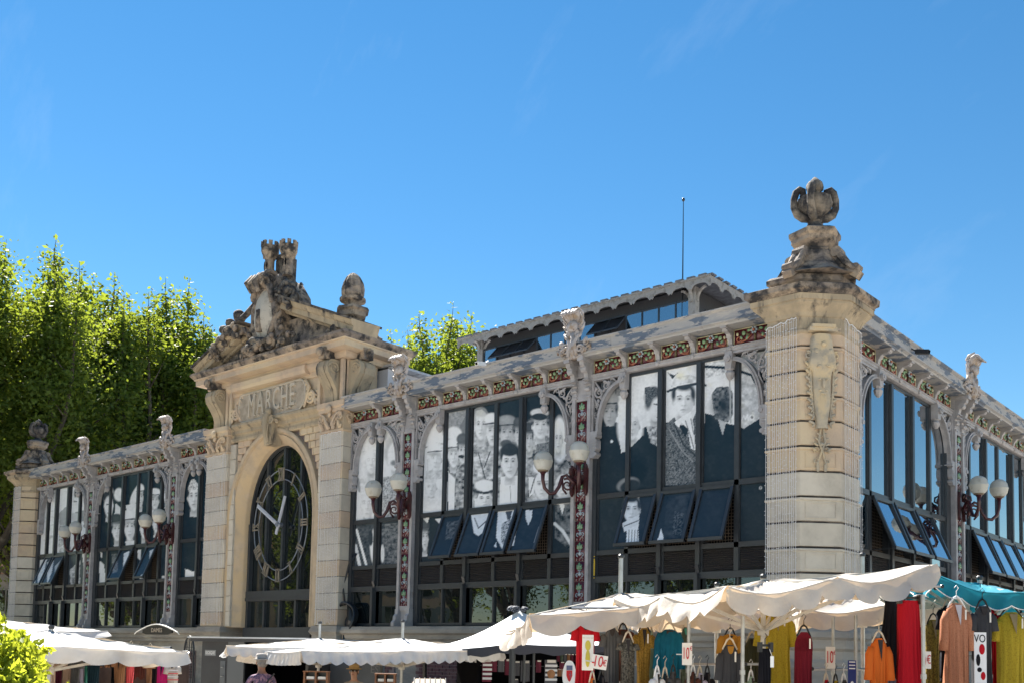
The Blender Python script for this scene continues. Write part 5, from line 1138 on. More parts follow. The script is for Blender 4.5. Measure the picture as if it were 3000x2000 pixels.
curtain('light_curtain', 'dense string light curtain on the right pilaster of the clock portal', ((-14.05, -.39, 7.58), (-13.2, -.39, 7.58), (0, -1, 0)), 2.42, 20, (-13.6, -.39, 7.5), led=.09, seed=3)
curtain('light_curtain', 'dense string light curtain on the left pilaster of the clock portal', ((-19.62, -.39, 7.58), (-18.62, -.39, 7.58), (0, -1, 0)), 2.42, 18, (-19, -.39, 7.5), led=.09, seed=4)
curtain('light_curtain', 'string light curtain wrapped on the end pier at the far left', ((LPX, -.53, 7.85), (LPX+.6, -.53, 7.85), (0, -1, 0)), 2.42, 14, (LPX+.4, -.53, 7.8), led=.07, seed=5)
# small red panels low on the corner pier
for loc, rz, lab in (((-.33, -.575, 2.73), 0, 'dark red notice panel low on the corner pier, left face'), ((.535, .42, 2.73), math.pi/2, 'dark red notice panel low on the corner pier, right face')):
    t = E('red_placard', loc, rz); tag(t, lab, 'panel'); mb = MB(); mb.box(-.20, .20, -.02, .0, -.17, .17); ob('board', mb, mat('dark_red_board', (.16, .03, .025), rough=.5), t); mb = MB(); mb.box(-.05, .05, -.03, -.02, -.10, .12); mb.prism([(-.08, .12), (.08, .12), (0, .2)], -.03, -.02); ob('lantern_motif', mb, black, t)
# cameras on the cornice, cable coil, yellow tube
for px, py, sd, lab in ((1420, 1066, 'M', 'small white security camera under the main cornice edge'), (2683, 1030, 'R', 'small dark security camera on the right-hand cornice')):
    p = onM(px, py, .52) if sd == 'M' else onR(px, py, .52); t = E('security_camera', p); tag(t, lab, 'camera'); m_ = white_m if sd == 'M' else alu2
    mb = MB(); d = Vector((0, -1, 0)) if sd == 'M' else Vector((1, 0, 0)); mb.bar((0, 0, 0), d*.28+Vector((0, 0, -.05)), .10, .09); ob('housing', mb, m_, t); mb = MB(); mb.bar(Vector((0, 0, .02)), -d*.12+Vector((0, 0, .1)), .03); ob('arm', mb, m_, t)
    mb = MB(); mb.bar(d*.27+Vector((0, 0, -.05)), d*.29+Vector((0, 0, -.055)), .06); ob('lens', mb, black, t)
p = onM(1018, 1816, .12); t = E('cable_coil', p); tag(t, 'black cable coil hooped on the stone ledge beside the portal', 'cable'); mb = MB()
for k in range(4): mb.tube([(.36*math.cos(a)+.02*k, -.05*k+.04*math.sin(a*3), .42*math.sin(a)+.05) for a in np.linspace(0, 2*math.pi, 30)[:-1]], .035, 6, closed=True)
mb.tube([(.0, -.1, .4), (-.18, -.05, .9), (-.12, .1, 1.5), (.1, .14, 1.8)], .03, 6); mb.tube([(.3, 0, -.1), (.7, -.05, -.28), (1.1, -.02, -.3)], .03, 6); mb.tube([(0, -.1, -.3), (.05, -.15, -.5), (-.05, -.15, -1.2)], .03, 6)
o = ob('coil', mb, alu2, t, True); mb = MB(); mb.ell((.12, .0, .0), .20, .12, .34); ob('cloth_bundle', displace(mb, .03, 6), alu2, t)
p = onM(1741, 1660, .16); t = E('warning_rod', p); tag(t, 'short yellow rod upright against the tiled column', 'rod'); mb = MB(); mb.tube([(0, 0, -.24), (0, 0, .24)], .016, 6); ob('rod', mb, mat('yellow_paint', (.6, .40, .03), rough=.5), t)
for z in (-.2, .2): mb = MB(); mb.tube([(0, 0, z-.02), (0, 0, z+.02)], .02, 6); ob('clip', mb, alu2, t)
# ------------------------------------------------------------------ TREES
def leafmat(name, c, c2, t, tcol):
    m = mat(name, c, c2, .9, .42, .6, rough=.55, spec=.22, trans=t, tcol=tcol, bump=0); return m
leaf_a = leafmat('plane_leaf', (.10, .145, .03), (.045, .08, .02), .50, (.27, .33, .028))
leaf_b = leafmat('hedge_leaf', (.20, .26, .03), (.10, .16, .02), .5, (.55, .60, .04))
def leaves_mesh(name, P, size, seed, m, elong=1.0, up=None):
    rs = np.random.RandomState(seed); n = len(P); a = rs.normal(size=(n, 3)); a /= np.linalg.norm(a, axis=1)[:, None]
    b = rs.normal(size=(n, 3)); b -= (b*a).sum(1)[:, None]*a; b /= np.linalg.norm(b, axis=1)[:, None]; c = np.cross(a, b)
    s = size*rs.uniform(.55, 1.25, n)[:, None]; a = a*s*elong; b = b*s*.55; c = c*s*.15
    V = np.stack([P-a, P-b+c, P+a, P+b+c], 1).reshape(-1, 3); idx = np.arange(n*4).reshape(n, 4)
    F = np.concatenate([idx[:, [0, 1, 2]], idx[:, [0, 2, 3]]]); me = bpy.data.meshes.new(name)
    me.vertices.add(len(V)); me.vertices.foreach_set('co', V.astype(np.float32).ravel())
    me.loops.add(len(F)*3); me.loops.foreach_set('vertex_index', F.ravel().astype(np.int32)); me.polygons.add(len(F)); me.polygons.foreach_set('loop_start', np.arange(0, len(F)*3, 3, dtype=np.int32))
    me.materials.append(m); me.update(calc_edges=True); return me
def tree_meshes(seed, H=18., W=3.5, n=46000, base=4.5):
    r = random.Random(seed); rs = np.random.RandomState(seed); mb = MB()
    mb.tube([(0, 0, 0), (.1, .05, 2.0), (0, .1, base)], [.32, .27, .22], 9); pts = []
    K = 11
    for k in range(K):
        a = k*2.4+r.uniform(-.3, .3); R_ = W*math.sqrt((k+.5)/K); top = H*(1-.20*(R_/W)**2)*r.uniform(.90, 1.0); path = []
        for t in np.linspace(0, 1, 8):
            q = R_*min(1, t*2.1)**.8+.15*math.sin(t*9+k); path.append((math.cos(a)*q+.2*math.sin(5*t+k), math.sin(a)*q+.2*math.cos(4*t+k), base-.3+(top-base)*t))
        mb.tube(path, [.13*(1-.85*t)+.012 for t in np.linspace(0, 1, 8)], 6)
        for j in range(5):     # side shoots
            i = r.randrange(1, 6); p = Vector(path[i]); d = Vector((r.uniform(-1, 1), r.uniform(-1, 1), r.uniform(.6, 1.6))).normalized()*r.uniform(1.0, 2.0); q = p+d; mb.tube([p, p+d*.5+Vector((0, 0, -.05)), q], [.04, .025, .01], 4); 
            c = np.array(q); m = int(n/K/9); pts.append(c+rs.normal(size=(m, 3))*np.array([.48, .48, .6]))
        P = np.array(path); m = int(n/K*.55); t = rs.beta(1.7, 1.0, m)*7; i = np.minimum(t.astype(int), 6); f = (t-i)[:, None]; c = P[i]*(1-f)+P[i+1]*f
        wd = (.80*(1-.55*(t/7)**4)+.05)[:, None]; v = rs.normal(size=(m, 3)); v[:, 2] *= .8; pts.append(c+v*wd*.62)
        # wispy top sprig
        m2 = 26; tp = P[-1]; z = rs.uniform(-.6, .9, m2); pts.append(np.stack([tp[0]+rs.normal(size=m2)*.12, tp[1]+rs.normal(size=m2)*.12, tp[2]+z], 1)); mb.tube([path[-1], (tp[0]+.05, tp[1], tp[2]+.85)], [.02, .006], 4)
    P = np.concatenate(pts); P = P[P[:, 2] > base-1.0]
    # bite gaps so that the background shows through
    for _ in range(135):
        c = np.array([r.uniform(-W, W), r.uniform(-W, W), r.uniform(base, base+(H-base)*.62)]); P = P[((P-c)**2).sum(1) > r.uniform(.45, 1.0)**2]
    return mb.mesh('trunk', barkm, True), leaves_mesh('crown', P, .098, seed, leaf_a)
TM_ = [tree_meshes(s_) for s_ in (3, 8, 15)]
def tree(px, d, topy, label, k, xy=None, h=None, grp='plane trees around the hall', wide=1.15):
    p = at(px, topy, d) if xy is None else Vector((*xy, GZ+h)); hh = p.z-GZ; s_ = hh/17.6
    t = E('plane_tree', (p.x, p.y, GZ), k*1.7); tag(t, label, 'tree', grp); t.scale = (s_*wide, s_*wide, s_)
    link('trunk', TM_[k % 3][0], t); link('crown', TM_[k % 3][1], t); return t
TL = [(-20, 46, 682, 'tallest tree cut by the left picture edge, green sunlit crown'), (100, 50, 730, 'tall leafy tree behind the far left end pier'), (222, 53, 765, 'tall tree rising over the left cornice, second from the left edge'),
 (385, 55, 815, 'leafy tree standing over the printed windows left of the portal'), (520, 58, 868, 'leafy tree close left of the carved pediment'), (625, 60, 905, 'tree mostly hidden behind the clock portal')]
for i, (px, d, ty, lab) in enumerate(TL): tree(px, d, ty, lab, i)
for i, (px, d, ty, lab) in enumerate([(455, 65, 960, 'shadowed second-row tree next to the pediment'), (-60, 62, 900, 'shadowed second-row tree at the left picture edge')]): tree(px, d, ty, lab, i+1)
tree(1190, 60, 908, 'sunlit tree just right of the pine-cone finial', 2, wide=1.2); tree(1360, 62, 930, 'sunlit tree beside the left end of the roof lantern', 0, wide=1.25); tree(1275, 67, 975, 'lower tree between the two trees right of the portal', 1)
# trees and houses of the square in front of the hall, seen reflected in its glass
for i, (x, y, h) in enumerate([(-24, -19, 15), (-31, -23, 17), (-19, -27, 16), (-38, -17, 16), (-12, -33, 15), (-45, -24, 18), (-29, -33, 17), (-52, -14, 15), (-44, -11, 13), (-62, -20, 17)]):
    tree(0, 0, 0, ['first','second','third','fourth','fifth','sixth','seventh','eighth','ninth','tenth'][i]+' plane tree from the right across the square, seen only in reflection', i, (x, y), h, 'plane trees across the square')
# ------------------------------------------------------------------ HOUSES
def house(label, c, rz, L_, D_, H_, wall, storeys, cols, roofc, rh=1.4, shutter=None):
    t = E('town_house', (c[0], c[1], GZ), rz); tag(t, label, 'house')
    mb = MB(); mb.box(-L_/2, L_/2, 0, D_, 0, H_); ob('wall', mb, wall, t)
    mb = MB(); mb.add([(-L_/2-.4, -.4, H_), (L_/2+.4, -.4, H_), (L_/2+.4, D_+.4, H_), (-L_/2-.4, D_+.4, H_), (-L_/2-.4, D_/2, H_+rh), (L_/2+.4, D_/2, H_+rh)], [(0, 1, 5, 4), (2, 3, 4, 5), (1, 2, 5), (3, 0, 4), (3, 2, 1, 0)]); ob('roof', mb, roofc, t)
    mb = MB(); mb.box(-L_/2-.1, L_/2+.1, -.25, .0, H_-.35, H_-.02); ob('cornice', mb, wall, t)
    ws = {}
    for i in range(storeys):
        z = 1.0+i*(H_-1.4)/storeys
        for j in range(cols):
            x = -L_/2+(j+.5)*L_/cols; w_ = E('window', (x, 0, z), 0, t)
            if 'f' not in ws:
                mb = MB(); mb.box(-.55, -.47, -.06, .02, 0, 1.7); mb.box(.47, .55, -.06, .02, 0, 1.7); mb.box(-.47, .47, -.06, .02, 1.62, 1.7); mb.box(-.47, .47, -.06, .02, 0, .08); mb.box(-.03, .03, -.05, .02, .08, 1.62); mb.box(-.7, .7, -.14, .02, -.1, 0); ws['f'] = mb.mesh('frame', wood)
                mb = MB(); mb.box(-.47, .47, -.03, .0, .08, 1.62); ws['p'] = mb.mesh('pane', glass_d)
                mb = MB()
                for sx in (-1.08, .57): mb.box(sx, sx+.5, -.07, -.0, 0, 1.7)
                ws['s'] = mb.mesh('shutter', shutter or wood)
            link('frame', ws['f'], w_); link('pane', ws['p'], w_)
            if shutter: link('shutter', ws['s'], w_)
    return t
pinkw = mat('pink_stucco', (.60, .43, .36), (.50, .36, .30), 2, rough=.9); greyw = mat('grey_stucco', (.36, .34, .33), (.28, .26, .25), 1.5, rough=.9); beigew = mat('beige_stucco', (.62, .50, .36), (.52, .42, .31), 1.5, rough=.9)
tiles_r = mat('terracotta_roof', (.42, .19, .10), (.30, .13, .08), 6, rough=.85); shg = mat('grey_green_shutter', (.20, .25, .24), rough=.6)
def hat_(px, d): p = at(px, 1900, d); return (p.x, p.y)
house('pale pink house glimpsed through the left tree crowns', hat_(290, 80), YAW, 17, 9, 19.5, pinkw, 5, 6, tiles_r, 2)
house('low grey house below the trees at the left picture edge', hat_(-40, 56), YAW, 7.5, 8, 5.6, greyw, 2, 4, tiles_r, 1)
house('beige shuttered house across the square, seen reflected in the clock window', (-52, -30), YAW-math.pi*.55-.1+math.pi, 24, 8, 9, beigew, 3, 9, tiles_r, 2, shg)
house('low terracotta-roofed house seen reflected in the blue windows', (22, 62), math.pi-.35+math.pi, 20, 8, 6.5, beigew, 2, 6, tiles_r, 2, shg)
# ------------------------------------------------------------------ the bright shrub in the lower left corner
p = at(40, 1990, 4.6); sh = E('shrub', (p.x, p.y, GZ)); sh.scale = (.85, .85, .955); tag(sh, 'bright yellow-green leafy shrub in the lower left corner', 'shrub')
rs = np.random.RandomState(5); C_ = np.array([[0, 0, 1.50], [-.16, .05, 1.62], [.07, .0, 1.42], [-.28, .1, 1.60], [-.05, -.1, 1.3], [-.2, -.1, 1.35]]); P = []
for c, rr in zip(C_, (.16, .17, .12, .2, .22, .22)):
    v = rs.normal(size=(900, 3)); v /= np.linalg.norm(v, axis=1)[:, None]; P.append(c+v*rr*rs.uniform(.55, 1.03, 900)[:, None]*np.array([.95, .95, 1.0]))
for k in range(46):
    v = rs.normal(size=3); v /= np.linalg.norm(v); v[2] = abs(v[2]); c = C_[k % 6]+v*(.17+rs.uniform(0, .03)); t_ = np.linspace(0, 1, 14)[:, None]; P.append(c+v*t_*rs.uniform(.05, .13)+rs.normal(size=(14, 3))*.008)
P = np.concatenate(P); P = P[(_n(P[:, 0], P[:, 2]+P[:, 1], 14, 3) > -.38)]; link('foliage', leaves_mesh('foliage', P, .026, 4, leaf_b, 1.15), sh)
mb = MB()
for k in range(14): a = k*2.4; mb.tube([(0, 0, 0), (.05*math.cos(a), .05*math.sin(a), .8), (-.08+.16*math.cos(a), .16*math.sin(a), 1.5)], [.012, .009, .004], 5)
ob('stem', mb, barkm, sh)
# ------------------------------------------------------------------ MARKET PARASOLS
def parasol(label, L, N, R_, apex, hub, pole_top, m, vh=.2, nsc=8, sag=.10, strut=strut_m, trim=None, ribs=True, seed=0, sway=.02, dz=(0, 0, 0, 0), name='market_parasol', vsides=(0, 1, 2, 3), soff=None, pole_m=None, polelen=None, fray=False):
    r = random.Random(seed); L, N, R_ = Vector(L), Vector(N), Vector(R_); B = L+R_-N; C4_ = [N+Vector((0, 0, dz[0])), R_+Vector((0, 0, dz[1])), B+Vector((0, 0, dz[2])), L+Vector((0, 0, dz[3]))]
    apex, hub = Vector(apex), Vector(hub); base = Vector((apex.x, apex.y, GZ)); t = E(name, base); tag(t, label, 'parasol', 'market stall parasols'); w = lambda p: Vector(p)-base
    cen = Vector((apex.x, apex.y, 0)); mb = MB(); mb2 = MB(); nu, nv = 20, 8; edge = []
    def ept(i, s_):
        a, b = C4_[i], C4_[(i+1) % 4]; p = a.lerp(b, s_); k = (s_*2) % 1; p.z -= sag*(4*k*(1-k))*.55+sag*.3*math.sin(s_*math.pi); 
        p += (cen-Vector((p.x, p.y, 0))).normalized()*(.05*4*k*(1-k)); p.z += sway*math.sin(s_*11+i*2+seed); return p
    for i in range(4):
        def f(u, v, i=i):
            e = ept(i, u); q = apex.lerp(e, v); k = (u*2) % 1; q.z -= sag*.5*math.sin(v*math.pi)*(.4+.9*4*k*(1-k)); q.z += .012*math.sin(u*31+v*17+i); return w(q)
        mb.grid(f, nu, nv)
    can = ob('canopy', mb, m, t, True)
    for i in vsides:
        a, b = C4_[i], C4_[(i+1) % 4]; d = (b-a); d.z = 0; d.normalize(); out = Vector((d.y, -d.x, 0)); out = out if out.dot((a+b)/2-cen) > 0 else -out
        NS = nsc*10
        def g(u, v):
            e = ept(i, u); sc = abs(math.sin(u*nsc*math.pi)); h = vh*(.74+.26*sc**.8) if fray is False else vh*(.60+.42*sc**.7)
            fl = .028*math.sin(u*nsc*math.pi*2+1+seed)*v+.014*math.sin(u*23+v*4+seed)*v+.05*v*math.sin(u*3+seed*1.7)
            return w(e+out*(.012+fl+.03*v)-Vector((0, 0, h*v)))
        mv = MB(); mv.grid(g, NS, 4); ob('valance', mv, m, t, True)
        if trim: mt = MB(); mt.tube([g(q/NS, 1.0) for q in range(NS+1)], .006, 4); ob('valance_trim', mt, trim, t)
        mt = MB(); mt.tube([g(q/NS, 0.0)+Vector((0, 0, .004)) for q in range(0, NS+1, 4)], .006, 4); ob('hem', mt, m, t)
    if ribs:
        for i in range(4):
            for s_ in (0, .5):
                e = ept(i, s_) if s_ else C4_[i].copy(); q = hub.lerp(e, .93); q.z = apex.lerp(e, .80).z-.03; q = Vector((hub.x+(e.x-hub.x)*.80, hub.y+(e.y-hub.y)*.80, q.z))
                mb = MB(); mb.bar(w(hub), w(q), .022, .030); ob('strut', mb, strut, t)
                mb = MB(); mb.bar(w(apex)-Vector((0, 0, .03)), w(e)-Vector((0, 0, .02)), .020, .028); ob('rib', mb, strut, t)
    mb = MB(); pt = Vector((apex.x, apex.y, pole_top)); mb.tube([w((base.x, base.y, GZ+.01)), w(pt)], .024 if pole_top < 3 else .026, 10); ob('pole', mb, pole_m or steel, t, False)
    mb = MB(); mb.lathe([(.05, -.04), (.055, 0), (.05, .04)], w(hub), 12); ob('hub', mb, strut, t)
    mb = MB(); mb.lathe([(.03, 0), (.034, .01), (.034, .03), (.02, .045)], w(pt), 10); ob('pole_cap', mb, alu2, t)
    mb = MB(); mb.lathe([(.20, 0.01), (.20, .05), (.05, .07)], (0, 0, 0), 14); ob('foot', mb, steel, t)
    return t
A = at
def aw(L, R_, k=.5): return (Vector(L)+Vector(R_))*k
# front pair of cream parasols
L, N, R_ = A(1800, 1754, 10.2), A(2132, 1722, 7.9), A(2742, 1672, 8.8); c = (L+R_)/2
parasol('big cream parasol in front with sunlit left flap, nearest the camera', L, N, R_, (c.x, c.y, 2.40), (c.x, c.y, 1.93), 2.42, canv_c, .175, 7, .10, seed=3, sway=.018, dz=(0, .05, 0, 0), fray=True, pole_m=strut_m)
L, N, R_ = A(1484, 1846, 11.6), A(1550, 1798, 9.3), A(2200, 1738, 10.1); c = (L+R_)/2
parasol('cream parasol with frayed white corner, left neighbour of the nearest one', L, N, R_, (c.x, c.y, 2.34), (c.x, c.y, 2.09), 2.72, canv_c, .19, 5, .06, seed=5, sway=.015, dz=(.0, .0, 0, -.02), fray=True, vsides=(0, 3))
L, N, R_ = A(1840, 1800, 13.0), A(1960, 1790, 11.2), A(2390, 1775, 11.6); c = (L+R_)/2
parasol('cream parasol in the second row, hidden under the two front ones', L, N, R_, (c.x, c.y, 2.5), (c.x, c.y, 2.02), 2.55, canv_c, .19, 6, .06, seed=7)
L, N, R_ = A(2250, 1792, 12.4), A(2350, 1785, 10.9), A(2840, 1760, 11.0); c = (L+R_)/2
parasol('cream parasol whose steel pole stands before the blue casements', L, N, R_, (c.x, c.y, 2.5), (c.x, c.y, 2.1), 2.88, canv_c, .19, 6, .06, seed=9)
L, N, R_ = A(2560, 1700, 11.6), A(2742, 1690, 9.4), A(3290, 1786, 8.6); c = (L+R_)/2
parasol('teal parasol with white-edged scallops at the right edge', L, N, R_, (c.x, c.y, 2.46), (c.x, c.y, 2.05), 2.5, teal_c, .15, 7, .05, seed=2, trim=white_m)
# middle pair
L, N, R_ = A(655, 1889, 15.4), A(665, 1893, 15.2), A(1245, 1893, 15.3)
def flat(label, x0, y0, x1, y1, d0, d1, dep, apx, apy, ptop, vh, nsc, m, seed, sag=.05, trim=None):
    N = A(x0, y0, d0); R_ = A(x1, y1, d1); e = (R_-N); e.z = 0; b = Vector((-e.y, e.x, 0)).normalized(); b = b if b.dot(H_F) > 0 else -b; L = N+b*dep
    c = (L+R_)/2; dd = (c-CP).dot(Vector(FW)); ap = A(apx, apy, dd); pt = A(apx, ptop, dd)
    parasol(label, L, N, R_, ap, (ap.x, ap.y, ap.z-.45), pt.z, m, vh, nsc, sag, seed=seed, trim=trim, sway=.008)
flat('flat white parasol over the kiosk, short white pole on top, left of the middle pair', 665, 1890, 1245, 1893, 15.4, 16.2, 2.9, 936, 1869, 1826, .15, 18, canv, 11)
flat('flat white parasol with short white pole, right of the middle pair', 882, 1905, 1466, 1898, 14.0, 15.6, 2.9, 1179, 1869, 1822, .185, 17, canv, 12)
flat('white parasol over the clothes rail at the lower left', -300, 1868, 548, 1907, 9.2, 12.4, 2.7, 150, 1846, 1841, .175, 7, canv, 13, .04)
flat('second white parasol behind, at the left picture edge', -560, 1818, 314, 1848, 11.6, 15.0, 2.8, -60, 1806, 1795, .09, 8, canv, 14, .03)
# white marquee over the souvenir stall
L, N, R_ = A(1246, 1899, 16.6), A(1500, 1884, 14.2), A(1800, 1886, 16.4); c = (L+R_)/2; dd = (c-CP).dot(FW); ap = A(1522, 1787, dd)
mq = mat('pale_blue_white_vinyl', (.74, .78, .80), (.70, .74, .77), 1, rough=.5, trans=.12)
t = E('marquee', (ap.x, ap.y, GZ)); tag(t, 'pointed white marquee over the souvenir stall', 'marquee'); base = Vector((ap.x, ap.y, GZ)); B = L+R_-N; cs = [N, R_, B, L]
mb = MB()
for i in range(4):
    a, b = cs[i], cs[(i+1) % 4]
    def f(u, v, a=a, b=b): e = a.lerp(b, u); q = ap.lerp(e, v); q.z -= .10*math.sin(v*math.pi)+.03*math.sin(u*math.pi)*v; return q-base
    mb.grid(f, 10, 8)
ob('roof', mb, mq, t, True)
mb = MB()
for i in range(4): a, b = cs[i]-base, cs[(i+1) % 4]-base; mb.grid(lambda u, v, a=a, b=b: a.lerp(b, u)-Vector((0, 0, .03*math.sin(u*math.pi)+.13*v+.02*math.sin(u*20)*v)), 16, 2)
ob('valance', mb, canv_g, t, True)
for q in cs: mb = MB(); p = q-base; mb.bar((p.x, p.y, 0), (p.x, p.y, p.z), .05); ob('post', mb, alu2, t)
mb = MB(); r = random.Random(3)
for k in range(8): mb.ell((r.uniform(-.22, .22), r.uniform(-.2, .1), r.uniform(0, .05)), .10, .10, .04, rotm('Y', r.uniform(-.4, .4)), 7, 5)
t2 = E('folded_cloth', (ap.x, ap.y, ap.z)); tag(t2, 'dark striped cloth bundled on the marquee peak', 'cloth'); t2.scale = (.75, .75, .7); ob('cloth', displace(mb, .015, 12), mat('striped_cloth', (.02, .022, .03), (.22, .24, .28), 18, .54, .58, rough=.8, stretch=(4, 1, 1)), t2, True)
# ------------------------------------------------------------------ CLOTHES
cm_ = {}
def cloth(name, c, c2=None, sc=8, **k): return mat('fabric_'+name, c, c2, sc, k.pop('lo', .5), k.pop('hi', .6), rough=.8, spec=.15, trans=.12, bump=.1, bsc=60, **k)
RED = cloth('red', (.42, .008, .018)); BLK = cloth('black', (.010, .010, .014)); GRY = cloth('grey', (.09, .09, .092), (.075, .075, .08)); PAT = cloth('leaf_print', (.15, .135, .11), (.05, .047, .04), 55, lo=.48, hi=.54)
MUS = cloth('mustard', (.34, .20, .04), (.20, .12, .022), 70, lo=.48, hi=.60); MINT = cloth('sage', (.26, .36, .28)); TEAL = cloth('petrol', (.008, .12, .19), (.006, .09, .15), 3); SAGE = cloth('grey_green', (.13, .16, .12), (.07, .10, .07), 20)
OCH = cloth('ochre', (.40, .19, .03)); CHAR = cloth('charcoal', (.05, .05, .056)); OLI = cloth('olive', (.07, .075, .05)); YEL = cloth('acid_yellow', (.42, .31, .03), (.30, .21, .02), 90, lo=.5, hi=.62); BUR = cloth('burgundy', (.14, .008, .018), (.10, .005, .012), 4)
ORA = cloth('orange', (.60, .13, .02)); PEA = cloth('peach', (.46, .20, .115), (.36, .145, .08), 90, lo=.5, hi=.62); OLP = cloth('olive_print', (.24, .18, .04), (.12, .09, .025), 60, lo=.5, hi=.55); WHT = cloth('white', (.72, .72, .74)); PNK = cloth('pink', (.75, .03, .22)); COR = cloth('coral', (.75, .12, .13)); TAN = cloth('tan', (.30, .15, .08)); BEI = cloth('beige', (.45, .32, .25)); MAR = cloth('maroon', (.06, .008, .022)); NAV = cloth('navy', (.010, .03, .045)); BRN = cloth('brown', (.10, .04, .03)); SKY_ = cloth('aqua', (.10, .42, .34)); WARM = cloth('cream', (.62, .56, .48)); LIL = cloth('lilac', (.45, .42, .55))
hw = mat('pale_wood_hanger', (.55, .47, .36), rough=.5); hb = mat('black_hanger', (.015, .015, .015), rough=.4)
paper = mat('paper_tag', (.70, .66, .60), rough=.7)
CARD = mat('paper_tag', (.70, .66, .60), rough=.7)
def garment(name, label, px0, px1, y0, y1, d, fab, kind='dress', neck='v', hang=hw, sleeve=.30, lining=None, yaw=0, pleat=.015, np_=14, flare=1.0, seed=1, tagon=True, waist=.80, lean=0, group='clothes hanging on the stalls', cat=None):
    pa, pb_ = A(px0, y0, d), A(px1, y0, d); W = (pb_-pa).length/2; cx_ = (pa+pb_)/2; zb = max(A((px0+px1)/2, y1, d).z, GZ+.12) if y1 < 2000 else max(.35, cx_.z-1.35); Hh = cx_.z-zb
    t = E(name, (cx_.x, cx_.y, cx_.z), YAW+yaw); tag(t, label, cat or name.replace('_', ' '), group); r = random.Random(seed); ph = [r.uniform(0, 6) for _ in range(4)]
    if kind == 'skirt': prof = [(0, .80), (.03, .80), (.06, .82), (.5, .92), (1, 1.0*flare)]; sh = .04
    else: prof = [(0, .30), (.012, .42), (.03, .66), (.055, .80), (.09, .84), (.20, .80), (.34, waist), (.6, .88*flare), (1, 1.0*flare)]
    if kind == 'top': prof = [(0, .30), (.02, .45), (.05, .68), (.09, .82), (.16, .86), (.5, .84), (1, .92*flare)]
    vs_, ws_ = [p[0] for p in prof], [p[1] for p in prof]; dep = min(.085, W*.5)
    def f(u, v):
        a = u*2*math.pi; vv = v**1.35; w_ = float(np.interp(vv, vs_, ws_))*W; k = min(1, vv*2.2)
        pl = (math.sin(a*np_+ph[0]+vv*2)*.6+math.sin(a*np_*1.7+ph[1])*.35+.5*math.sin(a*3+ph[2]+vv*4))*pleat*(k*1.5 if kind != 'skirt' else .3+k)
        dd = dep*(.45+.55*min(1, vv*6)); x = math.cos(a)*(w_+pl*.4)+lean*vv*Hh; y = math.sin(a)*dd+pl*(1 if math.sin(a) < .3 else .5)+.012*math.sin(vv*9+ph[3]+a*2)
        z = -vv*Hh
        if v == 1: z += .02*math.sin(a*5+ph[1])
        return (x, y, z)
    mb = MB(); mb.grid(f, 56, 22); ob('fabric', mb, fab, t, True)
    yb = -dep*.75
    if kind != 'skirt':
        if neck == 'v': pts = [(-.24*W, -.015), (.24*W, -.015), (.02*W, -.20*min(1, Hh))]
        elif neck == 'round': pts = [(.28*W*math.cos(a), -.012-.07*math.sin(a)) for a in np.linspace(0, math.pi, 9)]
        else: pts = None
        if pts:
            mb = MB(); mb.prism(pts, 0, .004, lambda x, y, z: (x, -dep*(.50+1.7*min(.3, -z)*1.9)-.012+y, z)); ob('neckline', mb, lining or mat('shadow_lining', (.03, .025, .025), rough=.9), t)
        if sleeve:
            for sg in (-1, 1):
                mb = MB(); s_ = sleeve; mb.tube([(sg*.70*W, 0, -.05*Hh-.01), (sg*.86*W, 0, -.05*Hh-s_*.25), (sg*.95*W, -.01, -.05*Hh-s_*.7), (sg*(1.0*W), -.01, -.05*Hh-s_)], [.03, .042, .040, .044], 10); ob('sleeve', mb, fab, t, True)
        mb = MB(); hz = .02
        for sg in (-1, 1): mb.tube([(0, 0, hz+.045), (sg*.25*W, 0, hz+.025), (sg*.66*W, 0, hz-.05*1-.01)], [.008, .009, .007], 6)
        mb.tube([(0, 0, hz+.04), (0, 0, hz+.09), (.02, 0, hz+.12), (.0, 0, hz+.145), (-.02, 0, hz+.12)], .0035, 5); ob('hanger', mb, hang, t, True)
    else:
        mb = MB(); mb.bar((-W*.8, 0, .025), (W*.8, 0, .025), .02); mb.tube([(0, 0, .03), (0, 0, .08), (.02, 0, .10), (0, 0, .125)], .004, 5)
        for sg in (-1, 1): mb.box(sg*W*.75-.012, sg*W*.75+.012, -.05, .03, -.03, .05)
        ob('clip_hanger', mb, hb, t)
    if tagon: x = .35*W; mb = MB(); mb.box(x-.007, x+.007, -dep-.03, -dep-.027, -.15, -.06); ob('price_tag', mb, paper, t)
    return t
G = garment
G('dress', 'long red dress with a cream printed panel, left of the -10 euro sign', 1683, 1748, 1820, 2000, 9.90, RED, neck='round', hang=hb, sleeve=.12, seed=2, tagon=False, flare=1.05)
G('dress', 'dark grey belted dress beside the red dress', 1766, 1820, 1838, 2000, 9.90, GRY, neck='round', sleeve=.12, seed=3, tagon=False)
G('dress', 'brown top on a black hanger between the grey and the leaf-print dresses', 1800, 1850, 1842, 1990, 10.50, BRN, neck='round', hang=hb, sleeve=.1, seed=31, tagon=False)
G('dress', 'leaf-print grey-brown dress in front of the brown top', 1816, 1864, 1868, 2000, 9.70, PAT, neck='v', sleeve=.05, seed=4, tagon=False)
G('dress', 'mustard knit wrap dress beside the steel pole', 1862, 1912, 1838, 2000, 10.00, MUS, neck='v', hang=hb, sleeve=.13, seed=5, waist=.66)
G('dress', 'sage green dress half hidden behind the mustard wrap dress', 1882, 1920, 1842, 2000, 10.60, MINT, neck='v', sleeve=0, seed=6, tagon=False)
G('blouse', 'petrol blue long-sleeved blouse on a pale wooden hanger', 1925, 1996, 1842, 1994, 9.90, TEAL, 'top', 'round', sleeve=.36, seed=7, tagon=False, pleat=.006)
